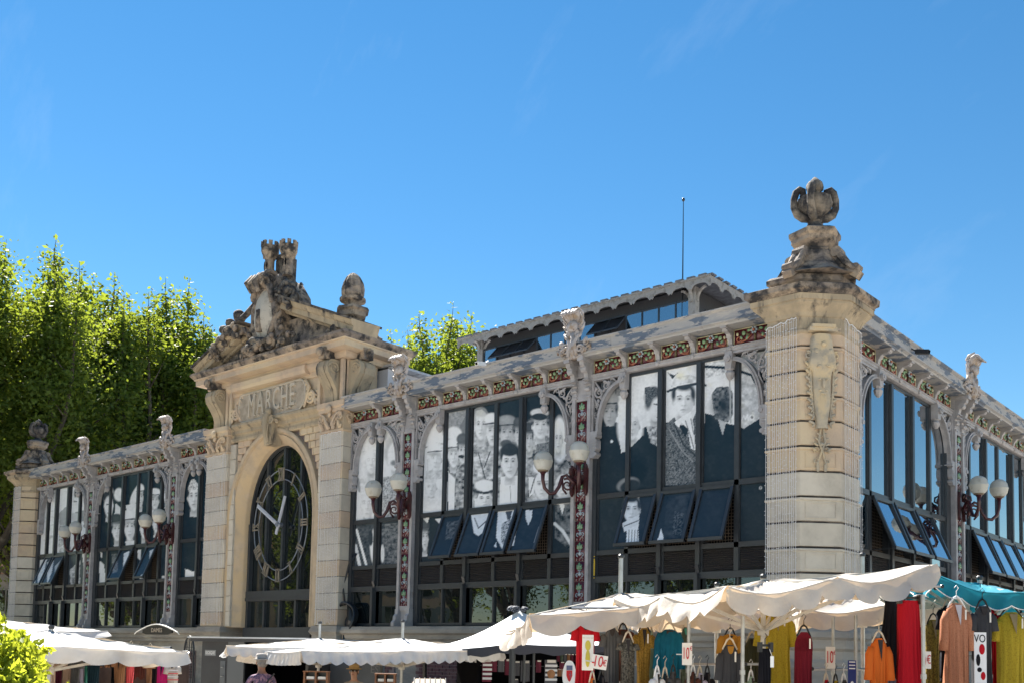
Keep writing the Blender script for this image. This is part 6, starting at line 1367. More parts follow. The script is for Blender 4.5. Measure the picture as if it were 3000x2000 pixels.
G('dress', 'grey-green sleeveless dress behind the sign with the red 10', 1992, 2026, 1836, 2000, 10.50, SAGE, neck='round', lining=SKY_, sleeve=0, seed=8, tagon=False)
G('blouse', 'ochre top behind the black blouse', 2110, 2168, 1856, 1950, 9.90, OCH, 'top', 'v', hang=hb, sleeve=.18, seed=9, tagon=False)
G('blouse', 'black wide-necked blouse on a white hanger', 2106, 2170, 1888, 2000, 9.10, CHAR, 'dress', 'round', lining=OCH, sleeve=.25, seed=10, tagon=True)
G('dress', 'dark olive dress left of the acid yellow dress', 2178, 2228, 1868, 2000, 10.10, OLI, neck='round', sleeve=.2, seed=11, tagon=False)
G('dress', 'long acid yellow dress behind the black clipped skirt', 2218, 2324, 1788, 2000, 9.90, YEL, neck='v', lining=mat('tan_lining', (.25, .19, .11), rough=.9), sleeve=.28, seed=12, tagon=True)
G('skirt', 'straight black skirt clipped under the parasol hub, white swing tag', 2220, 2262, 1898, 2000, 8.30, BLK, 'skirt', hang=hb, seed=13, tagon=False)
G('dress', 'burgundy red dress right of the acid yellow dress', 2324, 2386, 1850, 2000, 9.20, BUR, neck='none', hang=hb, sleeve=0, seed=14)
G('blouse', 'orange V-neck blouse left of the two long skirts', 2544, 2606, 1868, 2000, 8.90, ORA, 'dress', 'v', sleeve=.30, seed=15, tagon=False)
G('skirt', 'black pleated skirt hanging behind the red skirt', 2588, 2650, 1750, 1984, 9.40, BLK, 'skirt', seed=16, tagon=False, lean=-.06)
G('skirt', 'long bright red pleated skirt with black waistband', 2624, 2702, 1758, 2000, 8.90, RED, 'skirt', seed=17, tagon=False, np_=20)
G('dress', 'olive print dress behind the steel stall post', 2706, 2762, 1814, 2000, 10.20, OLP, neck='v', lining=MATS['tan_lining'], sleeve=0, hang=hb, seed=18, tagon=False)
G('dress', 'black dress edge peeping out left of the peach dress', 2752, 2800, 1772, 1990, 9.80, BLK, neck='none', sleeve=.2, seed=33, tagon=False)
G('dress', 'long peach V-neck dress on a white hanger', 2762, 2842, 1766, 2000, 9.20, PEA, neck='v', lining=mat('pale_lining', (.50, .46, .48), rough=.9), hang=white_m, sleeve=.36, seed=19, np_=18)
G('dress', 'charcoal T-shirt dress with a pale printed panel', 2846, 2910, 1774, 2000, 9.20, CHAR, neck='round', hang=hb, sleeve=.16, seed=20, tagon=True)
G('dress', 'crimson dress peeping out behind the charcoal T-shirt dress', 2880, 2926, 1778, 2000, 9.70, RED, neck='none', hang=hb, sleeve=.2, seed=21, tagon=False)
G('dress', 'wide acid yellow V-neck dress at the right picture edge', 2912, 3010, 1792, 2000, 9.30, YEL, neck='v', lining=MATS['tan_lining'], hang=hb, sleeve=.2, seed=22)
# flat prints on two dresses (plain stand-ins)
def panel(label, px, y, w_, h_, d, m, parent_lab=None, rz=0, tilt=0, name='printed_panel', cat='print'):
    p = A(px, y, d); t = E(name, p, YAW+rz); t.rotation_euler = (0, tilt, YAW+rz); tag(t, label, cat); mb = MB(); mb.box(-w_/2, w_/2, -.004, .004, -h_/2, h_/2); ob('board', mb, m, t); return t
t = panel('cream cloth panel with plain yellow shape on the red dress', 1722, 1910, .095, .30, 8.62, paper, name='cloth_print'); mb = MB()
mb.ell((.0, -.006, .06), .024, .003, .045); mb.ell((0, -.006, -.05), .020, .003, .075); ob('yellow_shape', mb, mat('yellow_print', (.50, .40, .06), rough=.8), t); letter('— — —', .03, (0, -.006, .125), 0, OCH, t, .001)
t = panel('pale cloth panel with black and red shapes on the charcoal dress', 2872, 1925, .10, .42, 8.42, WHT, name='cloth_print'); letter('VO', .085, (-.005, -.007, .155), 0, BLK, t, .001, .8, 1.1, name='lettering')
mb = MB(); mb.ell((.012, -.006, .07), .024, .003, .045); ob('red_shape', mb, RED, t); mb = MB(); mb.ell((.02, -.006, -.15), .02, .003, .035); ob('red_shape', mb, RED, t); mb = MB(); mb.ell((-.02, -.006, -.02), .018, .003, .05); mb.ell((-.01, -.006, -.10), .02, .003, .02); ob('black_shape', mb, BLK, t)
# stall posts and rails
def post(label, px, y0, d, r_=.017, name='stall_post', y1=None, group='steel posts of the clothes stalls'):
    p = A(px, y0, d); t = E(name, (p.x, p.y, GZ)); tag(t, label, 'post', group); mb = MB(); mb.tube([(0, 0, 0), (0, 0, p.z-GZ)], r_, 8); ob('tube', mb, steel, t, False); mb = MB(); mb.lathe([(.04, 0), (.04, .02), (.02, .03)], (0, 0, 0), 8); ob('foot', mb, alu2, t)
    mb = MB(); mb.lathe([(r_+.008, -.02), (r_+.008, .02)], (0, 0, 1.55-GZ), 8); ob('clamp', mb, steel, t); return t
for lab, px, y0, d in (('thin steel post passing in front of the red dress', 1738, 1800, 9.95), ('thin steel post behind the sign with the red 10', 2018, 1800, 9.5), ('thick steel post right of the black blouse', 2176, 1802, 8.9), ('steel post behind the acid yellow dress', 2507, 1800, 9.8), ('tall steel post between the red skirt and the peach dress', 2704, 1740, 8.5), ('thin steel post behind the charcoal dress', 2898, 1765, 9.5), ('thin steel post beside the small 10 euro sign', 2441, 1806, 10.2)): post(lab, px, y0, d)
def rail(label, px0, px1, y, d0, d1, r_=.012, n=0, seed=1):
    y = y if isinstance(y, tuple) else (y, y); a, b = A(px0, y[0], d0), A(px1, y[1], d1); t = E('clothes_rail', a); tag(t, label, 'rail', 'steel rails of the clothes stalls'); mb = MB(); mb.tube([(0, 0, 0), b-a], r_, 8); ob('tube', mb, steel, t)
    for q in (Vector((0, 0, 0)), b-a): mb = MB(); mb.ell(q, r_*1.6, r_*1.6, r_*1.6); ob('end_cap', mb, alu2, t)
rail('steel rail behind the petrol blouse carrying small hangers', 1790, 2110, 1944, 10.6, 10.8); rail('low steel rail under the small 10 euro sign', 2380, 2560, 1958, 9.8, 10.0); rail('upper steel rail over the long skirts', 2560, 2760, 1716, 9.3, 9.3); rail('steel rail over the peach and charcoal dresses', 2740, 3060, (1722, 1778), 9.7, 9.5); rail('steel rail carrying the red and grey dresses', 1670, 2060, 1780, 9.9, 9.95); rail('short steel rail stub right of the black blouse', 2184, 2224, 1944, 9.0, 9.3)
cols = [ORA, BLK, WHT, NAV, GRY, BRN, LIL, BLK, MINT, RED, YEL, GRY]
for i, (px, y) in enumerate([(1735, 1985), (1762, 1978), (1925, 1968), (1948, 1972), (1972, 1966), (2030, 1966), (2050, 1970), (2072, 1968), (2200, 1980), (2420, 1990), (2448, 1992), (2472, 1990)]):
    nmz = ['orange', 'black', 'white', 'navy', 'grey', 'brown', 'lilac', 'black-trimmed', 'sage', 'red', 'yellow', 'dark grey'][i]
    G('camisole', f'{nmz} small top on the low rail, number {["one","two","three","four","five","six","seven","eight","nine","ten","eleven","twelve"][i]} from the left'.replace(', number', ', the').replace(' from the left', ' counted from the left'), px-16, px+16, y, 2000, 9.3+.05*i, cols[i], 'top', 'v', hang=[hw, hb, white_m][i % 3], sleeve=.12, seed=40+i, tagon=False, yaw=.5)
# price signs
redp = mat('red_ink', (.50, .012, .02), rough=.6)
def sign(label, px, y, w_, h_, d, txts, tilt=0, rz=0):
    t = panel(label, px, y, w_, h_, d, paper, rz=rz, tilt=tilt, name='price_sign', cat='price sign')
    for (s_, sz, x, z, sx, sy) in txts: letter(s_, sz, (x, -.008, z), 0, redp, t, .0015, sx, sy)
    mb = MB(); mb.box(-w_/2-.05, -w_/2+.02, .004, .012, -.01, .0); ob('clip', mb, steel, t); return t
sign('tilted cream price sign reading -10 euro beside the red dress', 1756, 1938, .13, .118, 8.5, [('-', .09, -.052, -.002, 1, 1.3), ('10', .105, -.012, 0, .85, 1.25), ('€', .06, .045, -.006, .85, 1.2)], .14)
sign('upright cream price sign with a red 10 left of the grey-green dress', 2013, 1914, .085, .19, 8.75, [('10', .10, -.012, 0, .62, 1.45), ('€', .04, .033, .045, .8, 1.3)])
sign('cream price sign with a red 10 hung before the stone wall', 2433, 1925, .09, .21, 9.8, [('10', .12, -.010, .0, .62, 1.4), ('€', .04, .036, .045, .8, 1.3)])
sign('cream price sign showing a red euro mark beside the olive dress', 2718, 1932, .055, .15, 8.9, [('€', .08, .008, 0, .7, 1.3), (')', .08, -.022, 0, .5, 1.3)])
p = A(2262, 1937, 8.15); t = E('swing_tag', p, YAW); tag(t, 'white blank swing tag on the black skirt', 'tag'); mb = MB(); mb.box(-.014, .014, -.002, .002, -.045, .045); ob('card', mb, white_m, t); mb = MB(); mb.tube([(0, 0, .045), (-.02, 0, .1)], .002, 4); ob('string', mb, white_m, t)
t = panel('tall navy and white banner standing low right of the small 10 euro sign', 2496, 1990, .075, .36, 9.4, mat('navy_vinyl', (.015, .03, .16), rough=.5), name='roll_up_banner', cat='banner')
mb = MB()
for z in (.16, .13, .10): mb.box(-.028, .028, -.008, -.005, z, z+.010)
mb.ell((0, -.007, -.06), .02, .003, .05); ob('white_print', mb, white_m, t)
# left-hand stall under the white parasol
for i, (a, b, y0, y1, fab, nk, lab) in enumerate([(141, 165, 1912, 2000, BEI, 'v', 'beige dress edge beside the shrub'), (160, 187, 1914, 2000, MAR, 'none', 'maroon dress with white ties'), (186, 211, 1914, 2000, BEI, 'none', 'plain beige long dress'), (210, 238, 1918, 2000, GRY, 'none', 'grey pleated dress'), (232, 250, 1912, 2000, LIL, 'none', 'pale lilac-grey dress'), (244, 262, 1914, 2000, SKY_, 'none', 'narrow aqua dress'), (256, 297, 1910, 2000, NAV, 'round', 'navy dress with embroidered bodice'), (294, 327, 1912, 1950, TAN, 'none', 'short tan top'), (326, 345, 1916, 2000, BLK, 'none', 'narrow black dress'), (334, 372, 1914, 2000, TAN, 'v', 'tan sleeveless blouse'), (370, 396, 1914, 2000, COR, 'v', 'coral wrap dress'), (394, 428, 1918, 1985, BRN, 'v', 'brown printed blouse'), (430, 448, 1920, 2000, TAN, 'none', 'narrow brown dress'), (441, 460, 1928, 2000, BLK, 'none', 'black dress left of the pink one'), (458, 496, 1932, 2000, PNK, 'v', 'bright pink dress'), (489, 525, 1938, 2000, WARM, 'round', 'white striped lace dress')]):
    G('dress', lab+' under the lower left parasol', a, b, y0, y1, 11.7+(a-141)/384*1.7+.12*(i % 3), fab, 'dress' if y1 >= 1985 else 'top', nk, hang=hb if i % 2 else hw, sleeve=0 if i % 3 else .1, seed=60+i, tagon=False, group='dresses under the left parasol', waist=.7)
for z, c_ in ((0, WHT), (1, WHT), (2, COR), (3, COR)):
    pass
p = A(276, 1935, 12.15); t = E('embroidered_band', p, YAW); tag(t, 'white embroidered bands across the navy dress bodice', 'embroidery'); 
for k in range(3):
    mb = MB()
    for j in range(9): mb.ell((-.06+.015*j, 0, .045-.045*k), .006, .004, .007, None, 5, 4)
    ob('stitch_row', mb, WHT, t)
p = A(507, 1975, 13.1); t = E('lace_band', p, YAW); tag(t, 'coral and white bands across the striped lace dress', 'lace'); 
for k in range(4): mb = MB(); mb.box(-.055-.006*k, .055+.006*k, -.004, .004, .05-.04*k, .062-.04*k); ob('band', mb, COR if k % 2 else WHT, t)
rail('steel rail under the lower left parasol', 120, 500, 1896, 12.0, 13.4)
a = A(60, 1900, 13.4); b = A(520, 1900, 15.0)
t = E('stall_backdrop', (a.x, a.y, GZ), YAW); tag(t, 'dark brown cloth backdrop behind the lower left dresses', 'backdrop'); l = (b-a).length; mb = MB(); mb.grid(lambda u, v: (u*l, .03*math.sin(u*40), v*1.60), 60, 2); ob('cloth', mb, mat('brown_backdrop', (.05, .035, .03), (.09, .06, .05), 2, rough=.9), t)
mb = MB(); mb.tube([(0, 0, 1.60), (l, 0, 1.60)], .015, 6); ob('top_bar', mb, steel, t)
# ------------------------------------------------------------------ kiosk, ladies sign, iron window
p = A(592, 1900, 19.5); q = A(905, 1900, 18.5); e = q-p; e.z = 0; l = e.length; rz = math.atan2(e.y, e.x); top = A(592, 1868, 19.5).z-GZ
t = E('kiosk', (p.x, p.y, GZ), rz); tag(t, 'dark metal kiosk with flat roof and open counter below the clock', 'kiosk'); kd = mat('anthracite_panel', (.035, .037, .042), (.03, .03, .035), 3, rough=.45); kg = mat('grey_kiosk_panel', (.10, .11, .12), rough=.5)
mb = MB(); mb.box(0, .62, 0, .06, 0, top); ob('door', mb, kd, t); mb = MB(); mb.box(0, .06, .06, 1.6, 0, top); ob('side_wall', mb, kd, t); mb = MB(); mb.box(l-.06, l, .0, 1.6, 0, top); ob('side_wall', mb, kd, t); mb = MB(); mb.box(.06, l-.06, 1.5, 1.56, 0, top); ob('back_wall', mb, black, t)
mb = MB(); mb.box(.62, 1.0, .0, .05, 0, top); ob('sliding_panel', mb, kg, t)
mb = MB(); mb.box(-.15, l+.1, -.25, 1.7, top+.002, top+.03); ob('roof', mb, zinc, t); mb = MB(); mb.box(-.12, l+.07, -.2, 1.65, top-.06, top); ob('roof_edge', mb, kd, t)
mb = MB(); mb.box(.08, .34, -.008, -.001, top-.33, top-.22); ob('name_plate', mb, mat('grey_plate', (.20, .21, .22), rough=.5), t); letter('KIOSQUE', .085, (.21, -.012, top-.275), 0, white_m, t, .001, .62, 1)
for x, z in ((.30, .55), (.86, .52)):
    mb = MB(); mb.tube([(x-.16, -.02, z+.3), (x-.16, -.10, z+.3), (x, -.10, z+.3), (x, -.10, z+.1), (x, -.10, z-.3)], .016, 6); ob('door_handle', mb, steel, t, True)
mb = MB(); mb.box(.46, .58, -.01, 0, top-.85, top-.42); ob('notice', mb, kg, t)
mb = MB()
for z in (top-.55, top-.72): mb.lathe([(.03, 0), (.03, .01)], (.52, -.02, z), 10)
ob('notice_print', mb, steel, t)
mb = MB(); mb.box(1.0, l-.06, -.05, .35, .78, .84); ob('counter', mb, kd, t)
p = A(462, 1846, 23.5); t = E('ladies_sign', p, YAW*.25); tag(t, 'black arched sign reading DAMES on the hall wall', 'sign'); t.scale = (.82, .82, .82); mb = MB(); pts = [(-.60, -.06)]+[(-.60+1.2*i/14, .02+.14*math.sin(math.pi*i/14)) for i in range(15)]+[(.60, -.06), (.45, -.11), (-.45, -.11)]; mb.prism(pts, -.03, .03); ob('board', mb, mat('sign_black', (.012, .011, .010), rough=.4), t)
mb = MB(); mb.tube([(-.92, -.04, -.10)]+[(-.85+1.7*i/14, -.04, -.04+.22*math.sin(math.pi*i/14)) for i in range(15)]+[(.92, -.04, -.10)], .014, 6); ob('arch_rod', mb, mat('white_rod', (.6, .6, .58), rough=.4), t); letter('DAMES', .17, (0, -.04, .01), 0, mat('cream_lettering', (.36, .31, .25), rough=.5), t, .004, .85, 1)
p = A(552, 1950, 22.0); t = E('iron_window_ornament', (p.x, p.y, GZ), YAW*.4); tag(t, 'tall pointed-arch iron grille standing left of the kiosk', 'grille'); z1 = A(552, 1862, 22).z-GZ; mb = MB()
pts = [(-.13, 0, 0), (-.13, 0, z1-.35)]+[(-.13*math.cos(a), 0, z1-.35+.35*math.sin(a)) for a in np.linspace(.3, math.pi-.3, 9)]+[(.13, 0, z1-.35), (.13, 0, 0)]; mb.tube(pts, .022, 6); ob('arched_frame', mb, alu2, t); mb = MB()
for x in (-.065, 0, .065): mb.bar((x, 0, 0), (x, 0, z1-.06-abs(x)), .012)
for k in range(9): mb.bar((-.13, 0, .2*k+.1), (.13, 0, .2*k+.1), .012)
ob('grille_bars', mb, alu2, t)
# ------------------------------------------------------------------ souvenir stall
p = A(1400, 1950, 16.2); q = A(1800, 1950, 17.2); e = q-p; e.z = 0; l = e.length; rz = math.atan2(e.y, e.x)
t = E('souvenir_stall', (p.x, p.y, GZ), rz); tag(t, 'dark souvenir stall with hanging towels and magnets', 'stall'); hz = A(1500, 1873, 16.4).z-GZ
mb = MB(); mb.box(0, l, .9, .94, 0, hz); ob('back_panel', mb, black, t)
mb = MB(); mb.box(0, .04, 0, .9, 0, hz); ob('side_panel', mb, black, t); mb = MB(); mb.box(l-.04, l, 0, .9, 0, hz); ob('side_panel', mb, black, t)
mb = MB(); mb.box(.6, l, -.06, -.02, hz-.16, hz); ob('name_banner', mb, canv_g, t); letter('1', .14, (.72, -.07, hz-.08), 0, white_m, t, .001, .8, 1); letter("Kiosque à Souvenirs", .155, (l*.62, -.07, hz-.075), 0, white_m, t, .001, .82, 1.05, .35)
mb = MB(); mb.box(.2, .65, .0, .03, hz-.13, hz-.03); ob('light_box', mb, mat('dim_panel', (.25, .25, .24), rough=.5), t)
for x in (.62, .80, .97): mb = MB(); mb.bar((x, -.02, 0), (x, -.02, hz), .035); ob('post', mb, alu, t)
for z in (hz-.42, hz-.75): mb = MB(); mb.box(.05, l-.05, .55, .85, z-.01, z); ob('shelf', mb, alu2, t)
def item(nm, lab, x, z, w_, h_, m, stripes=None, y=.42, cat=None):
    P = t.matrix_basis if False else None; c, s_ = math.cos(rz), math.sin(rz); o = E(nm, (p.x+x*c-y*s_, p.y+x*s_+y*c, GZ+z), rz); tag(o, lab, cat or nm.replace('_', ' '), 'souvenirs on the dark stall')
    mb = MB(); mb.grid(lambda u, v: (w_*(u-.5), .01*math.sin(u*9), h_*(v-.5)), 6, 3); mb.box(-w_/2, w_/2, .012, .02, -h_/2, h_/2); ob('body', mb, m, o)
    mb = MB(); mb.box(-w_*.35, w_*.35, -.02, -.012, h_*.38, h_*.5); ob('header_card', mb, paper, o)
    if stripes:
        mb = MB()
        for k in range(4): mb.box(-w_/2, w_/2, -.014, -.011, -h_/2+h_*(.1+.2*k), -h_/2+h_*(.2+.2*k))
        ob('stripe', mb, stripes, o)
    return o
wine = mat('wine_towel', (.13, .02, .04), rough=.9); dg_ = mat('dark_grey_goods', (.10, .10, .11), rough=.8)
item('beach_towel', 'wine red towel with white lettering bands on the stall', .18, hz-.50, .16, .36, wine, WHT, .05)
for i, (x, z, w_, h_, m_, lb_) in enumerate([(.32, hz-.42, .11, .20, wine, 'small wine red pouch, left of two with white cards'), (.45, hz-.42, .11, .20, dg_, 'small dark pouch, right of two with white cards'), (.57, hz-.44, .10, .26, wine, 'narrow purple pouch before the first tent post'), (.73, hz-.46, .10, .24, dg_, 'grey pouch between the tent posts'), (.88, hz-.50, .16, .34, dg_, 'large grey bag behind the middle tent post'), (1.12, hz-.42, .09, .20, wine, 'dark red pouch right of the tent posts'), (1.55, hz-.40, .08, .12, wine, 'small dark card right of the straw hat towel'), (.70, hz-.70, .12, .14, dg_, 'low dark box on the second shelf')]): item('souvenir_pouch', lb_, x, z, w_, h_, m_, None, .10)
o = item('beach_towel', 'striped grey and white towel with a round straw disc', 1.32, hz-.50, .22, .38, dg_, WHT, .05); mb = MB(); mb.lathe([(.075, -.01), (.07, .0), (.04, .012), (.038, .03), (.01, .034)], (0, 0, 0), 18); mb.v = [(x, -.02-z, y-.04) for x, y, z in mb.v]; ob('straw_disc', mb, mat('straw', (.34, .17, .08), rough=.8), o)
for i in range(6): item('spice_jar', 'small souvenir jar in the top row, '+['first', 'second', 'third', 'fourth', 'fifth', 'sixth'][i]+' from the left', 1.58+.065*i, hz-.27, .05, .13, [wine, SAGE, dg_, TAN, wine, MAR][i], None, .3, 'jar')
for i in range(3): item('postcard_block', 'brown souvenir box in the second row, '+['left', 'middle', 'right'][i]+' of three', 1.60+.08*i, hz-.52, .07, .13, [TAN, BEI, BRN][i], None, .3, 'box')
o = E('oval_sign', tuple(A(1668, 1970, 15.4)), YAW); tag(o, 'white rounded board with a red shield emblem on the souvenir stall', 'board'); mb = MB(); mb.prism([(.10*math.copysign(abs(math.cos(a))**.7, math.cos(a))*(1-.25*math.sin(a)), .19*math.copysign(abs(math.sin(a))**.8, math.sin(a))) for a in np.linspace(0, 2*math.pi, 29)[:-1]], -.01, .01); ob('board', mb, white_m, o)
mb = MB(); mb.prism([(-.045, .04), (.045, .04), (.045, -.04), (.02, -.11), (0, -.13), (-.02, -.11), (-.045, -.04)], -.016, -.01); ob('red_shield', mb, redp, o); mb = MB(); mb.box(-.045, .045, -.016, -.010, .045, .115); mb.box(.01, .016, -.02, -.016, -.08, .02); mb.box(-.005, .03, -.02, -.016, -.03, -.02); ob('emblem_top', mb, mat('slate_blue_print', (.10, .12, .22), rough=.5), o)
# ------------------------------------------------------------------ crates and little tables of the middle stall
def crate(label, px, y, d, w_, h_):
    p = A(px, y, d); o = E('display_crate', (p.x, p.y, p.z-h_), YAW); tag(o, label, 'crate', 'wooden display crates'); wd = mat('reddish_wood', (.22, .09, .035), (.15, .06, .025), 12, rough=.55)
    mb = MB()
    for x in (-w_/2, 0, w_/2): mb.box(x-.012, x+.012, -.08, .08, 0, h_)
    ob('upright', mb, wd, o); mb = MB(); mb.box(-w_/2-.02, w_/2+.02, -.09, .09, h_, h_+.015); ob('top_board', mb, wd, o)
    for k in range(int(h_/.11)):
        mb = MB(); mb.box(-w_/2, w_/2, -.07, .07, h_-.11*(k+1), h_-.11*(k+1)+.01); ob('shelf', mb, wd, o)
        for j in range(2):
            mb = MB()
            for q in range(9): x = -w_/2+.03+j*w_/2+q*(w_/2-.05)/9; mb.box(x, x+.012, -.06, 0, h_-.11*(k+1)+.012, h_-.11*(k+1)+.05)
            tag(ob('goods_row', mb, paper, o), kind='stuff')
    mb = MB(); mb.box(-w_/2, w_/2, .08, .09, 0, h_); ob('back', mb, alu2, o)
crate('wooden display crate with two rows of white packets, left of the hatted man', 928, 1967, 14.0, .31, .7); crate('narrow wooden crate with dark glasses, right of the hatted man', 1130, 1974, 14.2, .26, .7)
p = A(1256, 1990, 13.5); o = E('slatted_tray', (p.x, p.y, p.z-.05), YAW+.15); tag(o, 'sloping tan slatted display tray right of the crates', 'tray'); mb = MB(); mb.add([(-.28, -.1, -.06), (.28, -.1, -.06), (.22, .2, .06), (-.16, .2, .06)], [(0, 1, 2, 3)]); ob('base_sheet', mb, mat('tan_board', (.34, .25, .15), rough=.6), o)
for k in range(7): x = -.2+.07*k; mb = MB(); mb.bar((x, -.1, -.05), (x+.02, .2, .07), .012); ob('slat', mb, hb, o)
for sx in (-.28, .27): mb = MB(); mb.box(sx-.01, sx+.01, -.1, -.08, -1.6+.05, -.05); ob('leg', mb, alu2, o)
p = A(1010, 1930, 19.0); t = E('notice_board', (p.x, p.y, GZ), YAW*.3); tag(t, 'blue-grey notice board behind the hatted man', 'board'); mb = MB(); mb.box(-.9, .9, -.03, .03, .5, 1.85); ob('board', mb, mat('blue_grey_board', (.085, .11, .15), (.07, .09, .12), 2, rough=.5), t); letter('ES', .2, (.72, -.04, 1.35), 0, mat('dim_print', (.16, .18, .22), rough=.5), t, .001)
mb = MB(); mb.box(-.88, -.84, -.04, .04, 0, 1.85); mb.box(.84, .88, -.04, .04, 0, 1.85); ob('leg', mb, alu2, t)
# ------------------------------------------------------------------ PEOPLE
def person(label, base, rz, skin, shirt, trouser, hair, hat=None, bend=0., arms=((.22, -.12, 1.02), (-.22, -.15, 1.0)), look=0, height=1.74):
    k = height/1.74; t = E('person', base, rz); tag(t, label, 'person'); cb, sb = math.cos(bend), math.sin(bend); ph = .93
    def T(x, y, z):   # bend the upper body forward (towards -y) at the hip
        if z > ph: dz = z-ph; return (x*k, (y*cb-dz*sb)*k, (ph+dz*cb+(-y)*sb*0)*k)
        return (x*k, y*k, z*k)
    V = []; Ed = []; Rr = []
    def v(p, r, par=None):
        V.append(p); Rr.append(r); i = len(V)-1
        if par is not None: Ed.append((par, i))
        return i
    pel = v(T(0, 0, .95), (.155, .11)); w_ = v(T(0, 0, 1.10), (.145, .10), pel); ch = v(T(0, .0, 1.28), (.165, .11), w_); up_ = v(T(0, .01, 1.40), (.13, .09), ch); nk = v(T(0, 0, 1.49), (.055, .055), up_); hd = v(T(0, -.015, 1.56), (.06, .065), nk)
    h2 = v(T(0, -.02, 1.64), (.078, .092), hd); h3 = v(T(0, -.012, 1.715), (.06, .072), h2)
    for sg in (-1, 1):
        a = v(T(sg*.10, 0, .88), (.09, .095), pel); b = v(T(sg*.11, -.02, .50), (.06, .065), a); c = v(T(sg*.11, .02, .10), (.042, .045), b); v(T(sg*.12, -.14, .045), (.04, .03), c)
        s_ = v(T(sg*.185, 0, 1.40), (.058, .055), up_); hx, hy, hz_ = arms[0 if sg > 0 else 1]; el = v(T(sg*.26, -.02+hy*.3, 1.16), (.042, .042), s_); wr = v((hx*k, hy*k, hz_*k), (.027, .024), el); d = (Vector((hx, hy, hz_))*k-Vector(V[el])).normalized(); pm = v(tuple(Vector(V[wr])+d*.06), (.034, .018), wr)
    me = bpy.data.meshes.new('body'); me.from_pydata(V, Ed, []); o = link('tmpbody', me); md = o.modifiers.new('s', 'SKIN'); 
    for i, r_ in enumerate(Rr): me.skin_vertices[0].data[i].radius = (r_[0]*k, r_[1]*k)
    me.skin_vertices[0].data[0].use_root = True; ss = o.modifiers.new('u', 'SUBSURF'); ss.levels = 2; dg = bpy.context.evaluated_depsgraph_get(); dg.update(); m2 = bpy.data.meshes.new_from_object(o.evaluated_get(dg)); bpy.data.objects.remove(o)
    m2.materials.clear(); [m2.materials.append(x) for x in (skin, shirt, trouser, alu2)]
    for pl in m2.polygons:
        c = pl.center; dd = c.z/k
        zu = Vector((0, c.y/k, c.z/k-ph)).length if c.z/k > ph else 0
        arm = min((Vector(c)-Vector((a_[0]*k, a_[1]*k, a_[2]*k))).length for a_ in arms)
        pl.material_index = 0 if (zu > .535 or arm < .20) else (1 if (dd > .93 or (zu > .0)) else (2 if dd > .09 else 3)); pl.use_smooth = True
    body = link('body', m2, t)
    Rm = Matrix.Rotation(look, 3, 'Z') @ Matrix.Rotation(-bend*.6, 3, 'X').inverted() if False else Matrix.Rotation(look, 3, 'Z')
    hc = Vector(T(0, -.02, 1.645)); H = lambda x, y, z: hc+Rm@(Vector((x, y, z))*k)
    mb = MB(); mb.ell(H(0, -.115, -.01), .014*k, .024*k, .024*k, Rm, 8, 6); ob('nose', mb, skin, t, True)
    for sg in (-1, 1):
        mb = MB(); mb.ell(H(sg*.034, -.092, .018), .013*k, .01*k, .009*k, Rm, 8, 6); ob('eye', mb, white_m, t, True); mb = MB(); mb.ell(H(sg*.034, -.100, .018), .006*k, .006*k, .006*k); ob('pupil', mb, black, t)
        mb = MB(); mb.ell(H(sg*.034, -.094, .04), .02*k, .008*k, .005*k, Rm); ob('eyebrow', mb, hair, t); mb = MB(); mb.ell(H(sg*.084, .0, .0), .010*k, .022*k, .032*k, Rm); ob('ear', mb, skin, t, True)
    mb = MB(); mb.ell(H(0, -.092, -.052), .026*k, .01*k, .007*k, Rm); ob('mouth', mb, mat('lip', (.25, .07, .06), rough=.6), t)
    mb = MB(); mb.ell(H(0, .018, .045), .094*k, .102*k, .075*k, Rm, 14, 9); mb.ell(H(0, .045, -.0), .086*k, .07*k, .075*k, Rm, 12, 8); ob('hair', displace(mb, .003, 40), hair, t, True)
    if hat:
        mb = MB(); mb.lathe([(.15*k, .055*k), (.155*k, .065*k), (.10*k, .075*k), (.098*k, .13*k), (.08*k, .16*k), (.02*k, .165*k)], H(0, 0, 0), 20); ob('hat', mb, hat, t, True)
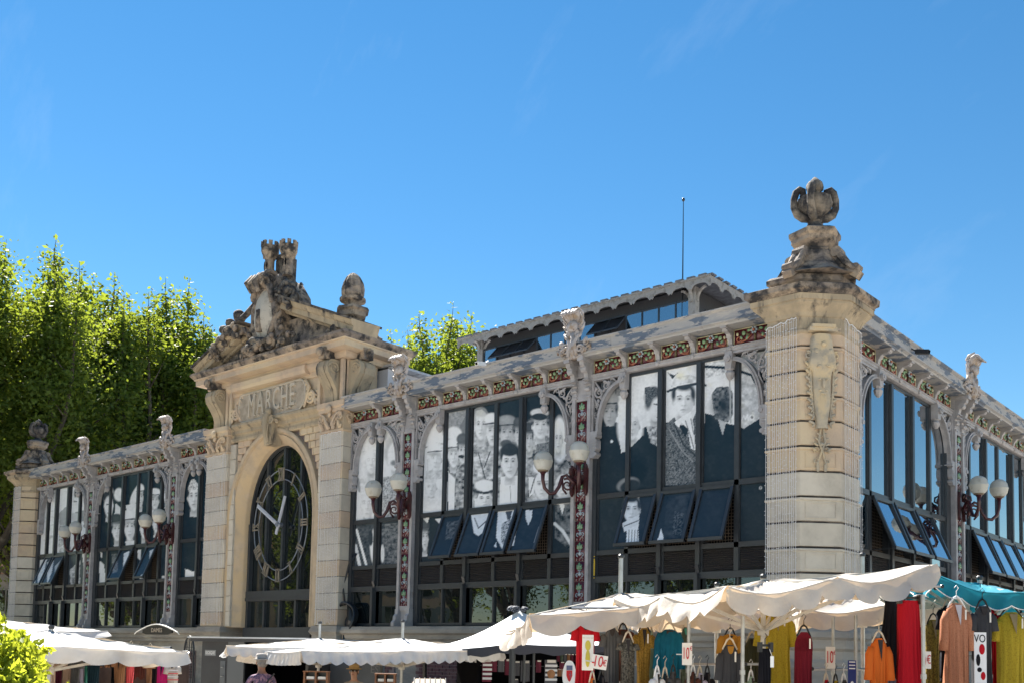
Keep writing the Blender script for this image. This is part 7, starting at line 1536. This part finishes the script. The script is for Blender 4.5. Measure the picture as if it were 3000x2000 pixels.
    # hands: palm is on the body; five fingers each
    for (hx, hy, hz_), sg in zip(arms, (1, -1)):
        wr = Vector((hx, hy, hz_))*k; el = Vector(T(sg*.26, -.02+hy*.3, 1.16)); d = (wr-el).normalized(); s_ = d.cross(Vector((0, 0, 1))).normalized(); n = s_.cross(d); b0 = wr+d*.085
        for j, ln in enumerate((.062, .072, .076, .068, .052)):
            if j == 0: q = wr+d*.035+s_*sg*.03; mb = MB(); mb.tube([q, q+d*.03+s_*sg*.02, q+d*.055+s_*sg*.022-n*.012], [.011, .010, .007], 6); ob('thumb', mb, skin, t, True)
            else: q = b0+s_*sg*(.028-.017*j+.008); mb = MB(); mb.tube([q-d*.02, q+d*ln*.5, q+d*ln*.9-n*.018], [.009, .0085, .006], 6); ob('finger', mb, skin, t, True)
    return t
sk1 = mat('tan_skin', (.42, .23, .15), rough=.5); sk2 = mat('weathered_skin', (.32, .16, .10), rough=.5); hg = mat('grey_hair', (.22, .20, .18), rough=.8); hd_ = mat('dark_hair', (.03, .02, .015), rough=.8)
plaid = mat('plaid_shirt', (.16, .10, .17), (.34, .20, .26), 22, .48, .52, c3=(.08, .06, .12), sc3=30, lo3=.5, hi3=.54, rough=.85, stretch=(1, 1, .6))
def feet(px, ytop, d, h): p = A(px, ytop, d); return (p.x, p.y, GZ)
b = A(772, 1919, 15.2); tp = person('person in a purple plaid shirt with a shoulder strap, seen from behind below the clock', (b.x, b.y, GZ), YAW+math.pi+.5, sk2, plaid, NAV, hg, mat('pale_cap', (.40, .36, .32), rough=.8), .12, ((.22, -.25, 1.05), (-.22, -.25, 1.05)), height=(b.z-GZ)*.985)
mb = MB(); k_ = (b.z-GZ)*.985/1.74; mb.tube([(-.16*k_, .10, 1.47*k_), (-.05, .135, 1.36*k_), (.10*k_, .135, 1.12*k_), (.17*k_, .08, .98*k_)], .014, 6); ob('shoulder_strap', mb, alu2, tp)
b = A(1040, 1944, 16.2); person('person in a straw hat and pale T-shirt behind the display crates', (b.x, b.y, GZ), YAW-.1, sk1, mat('pale_tshirt', (.30, .27, .24), rough=.9), NAV, hd_, mat('straw_hat', (.42, .28, .11), rough=.8), .05, height=(b.z-GZ)*.97)
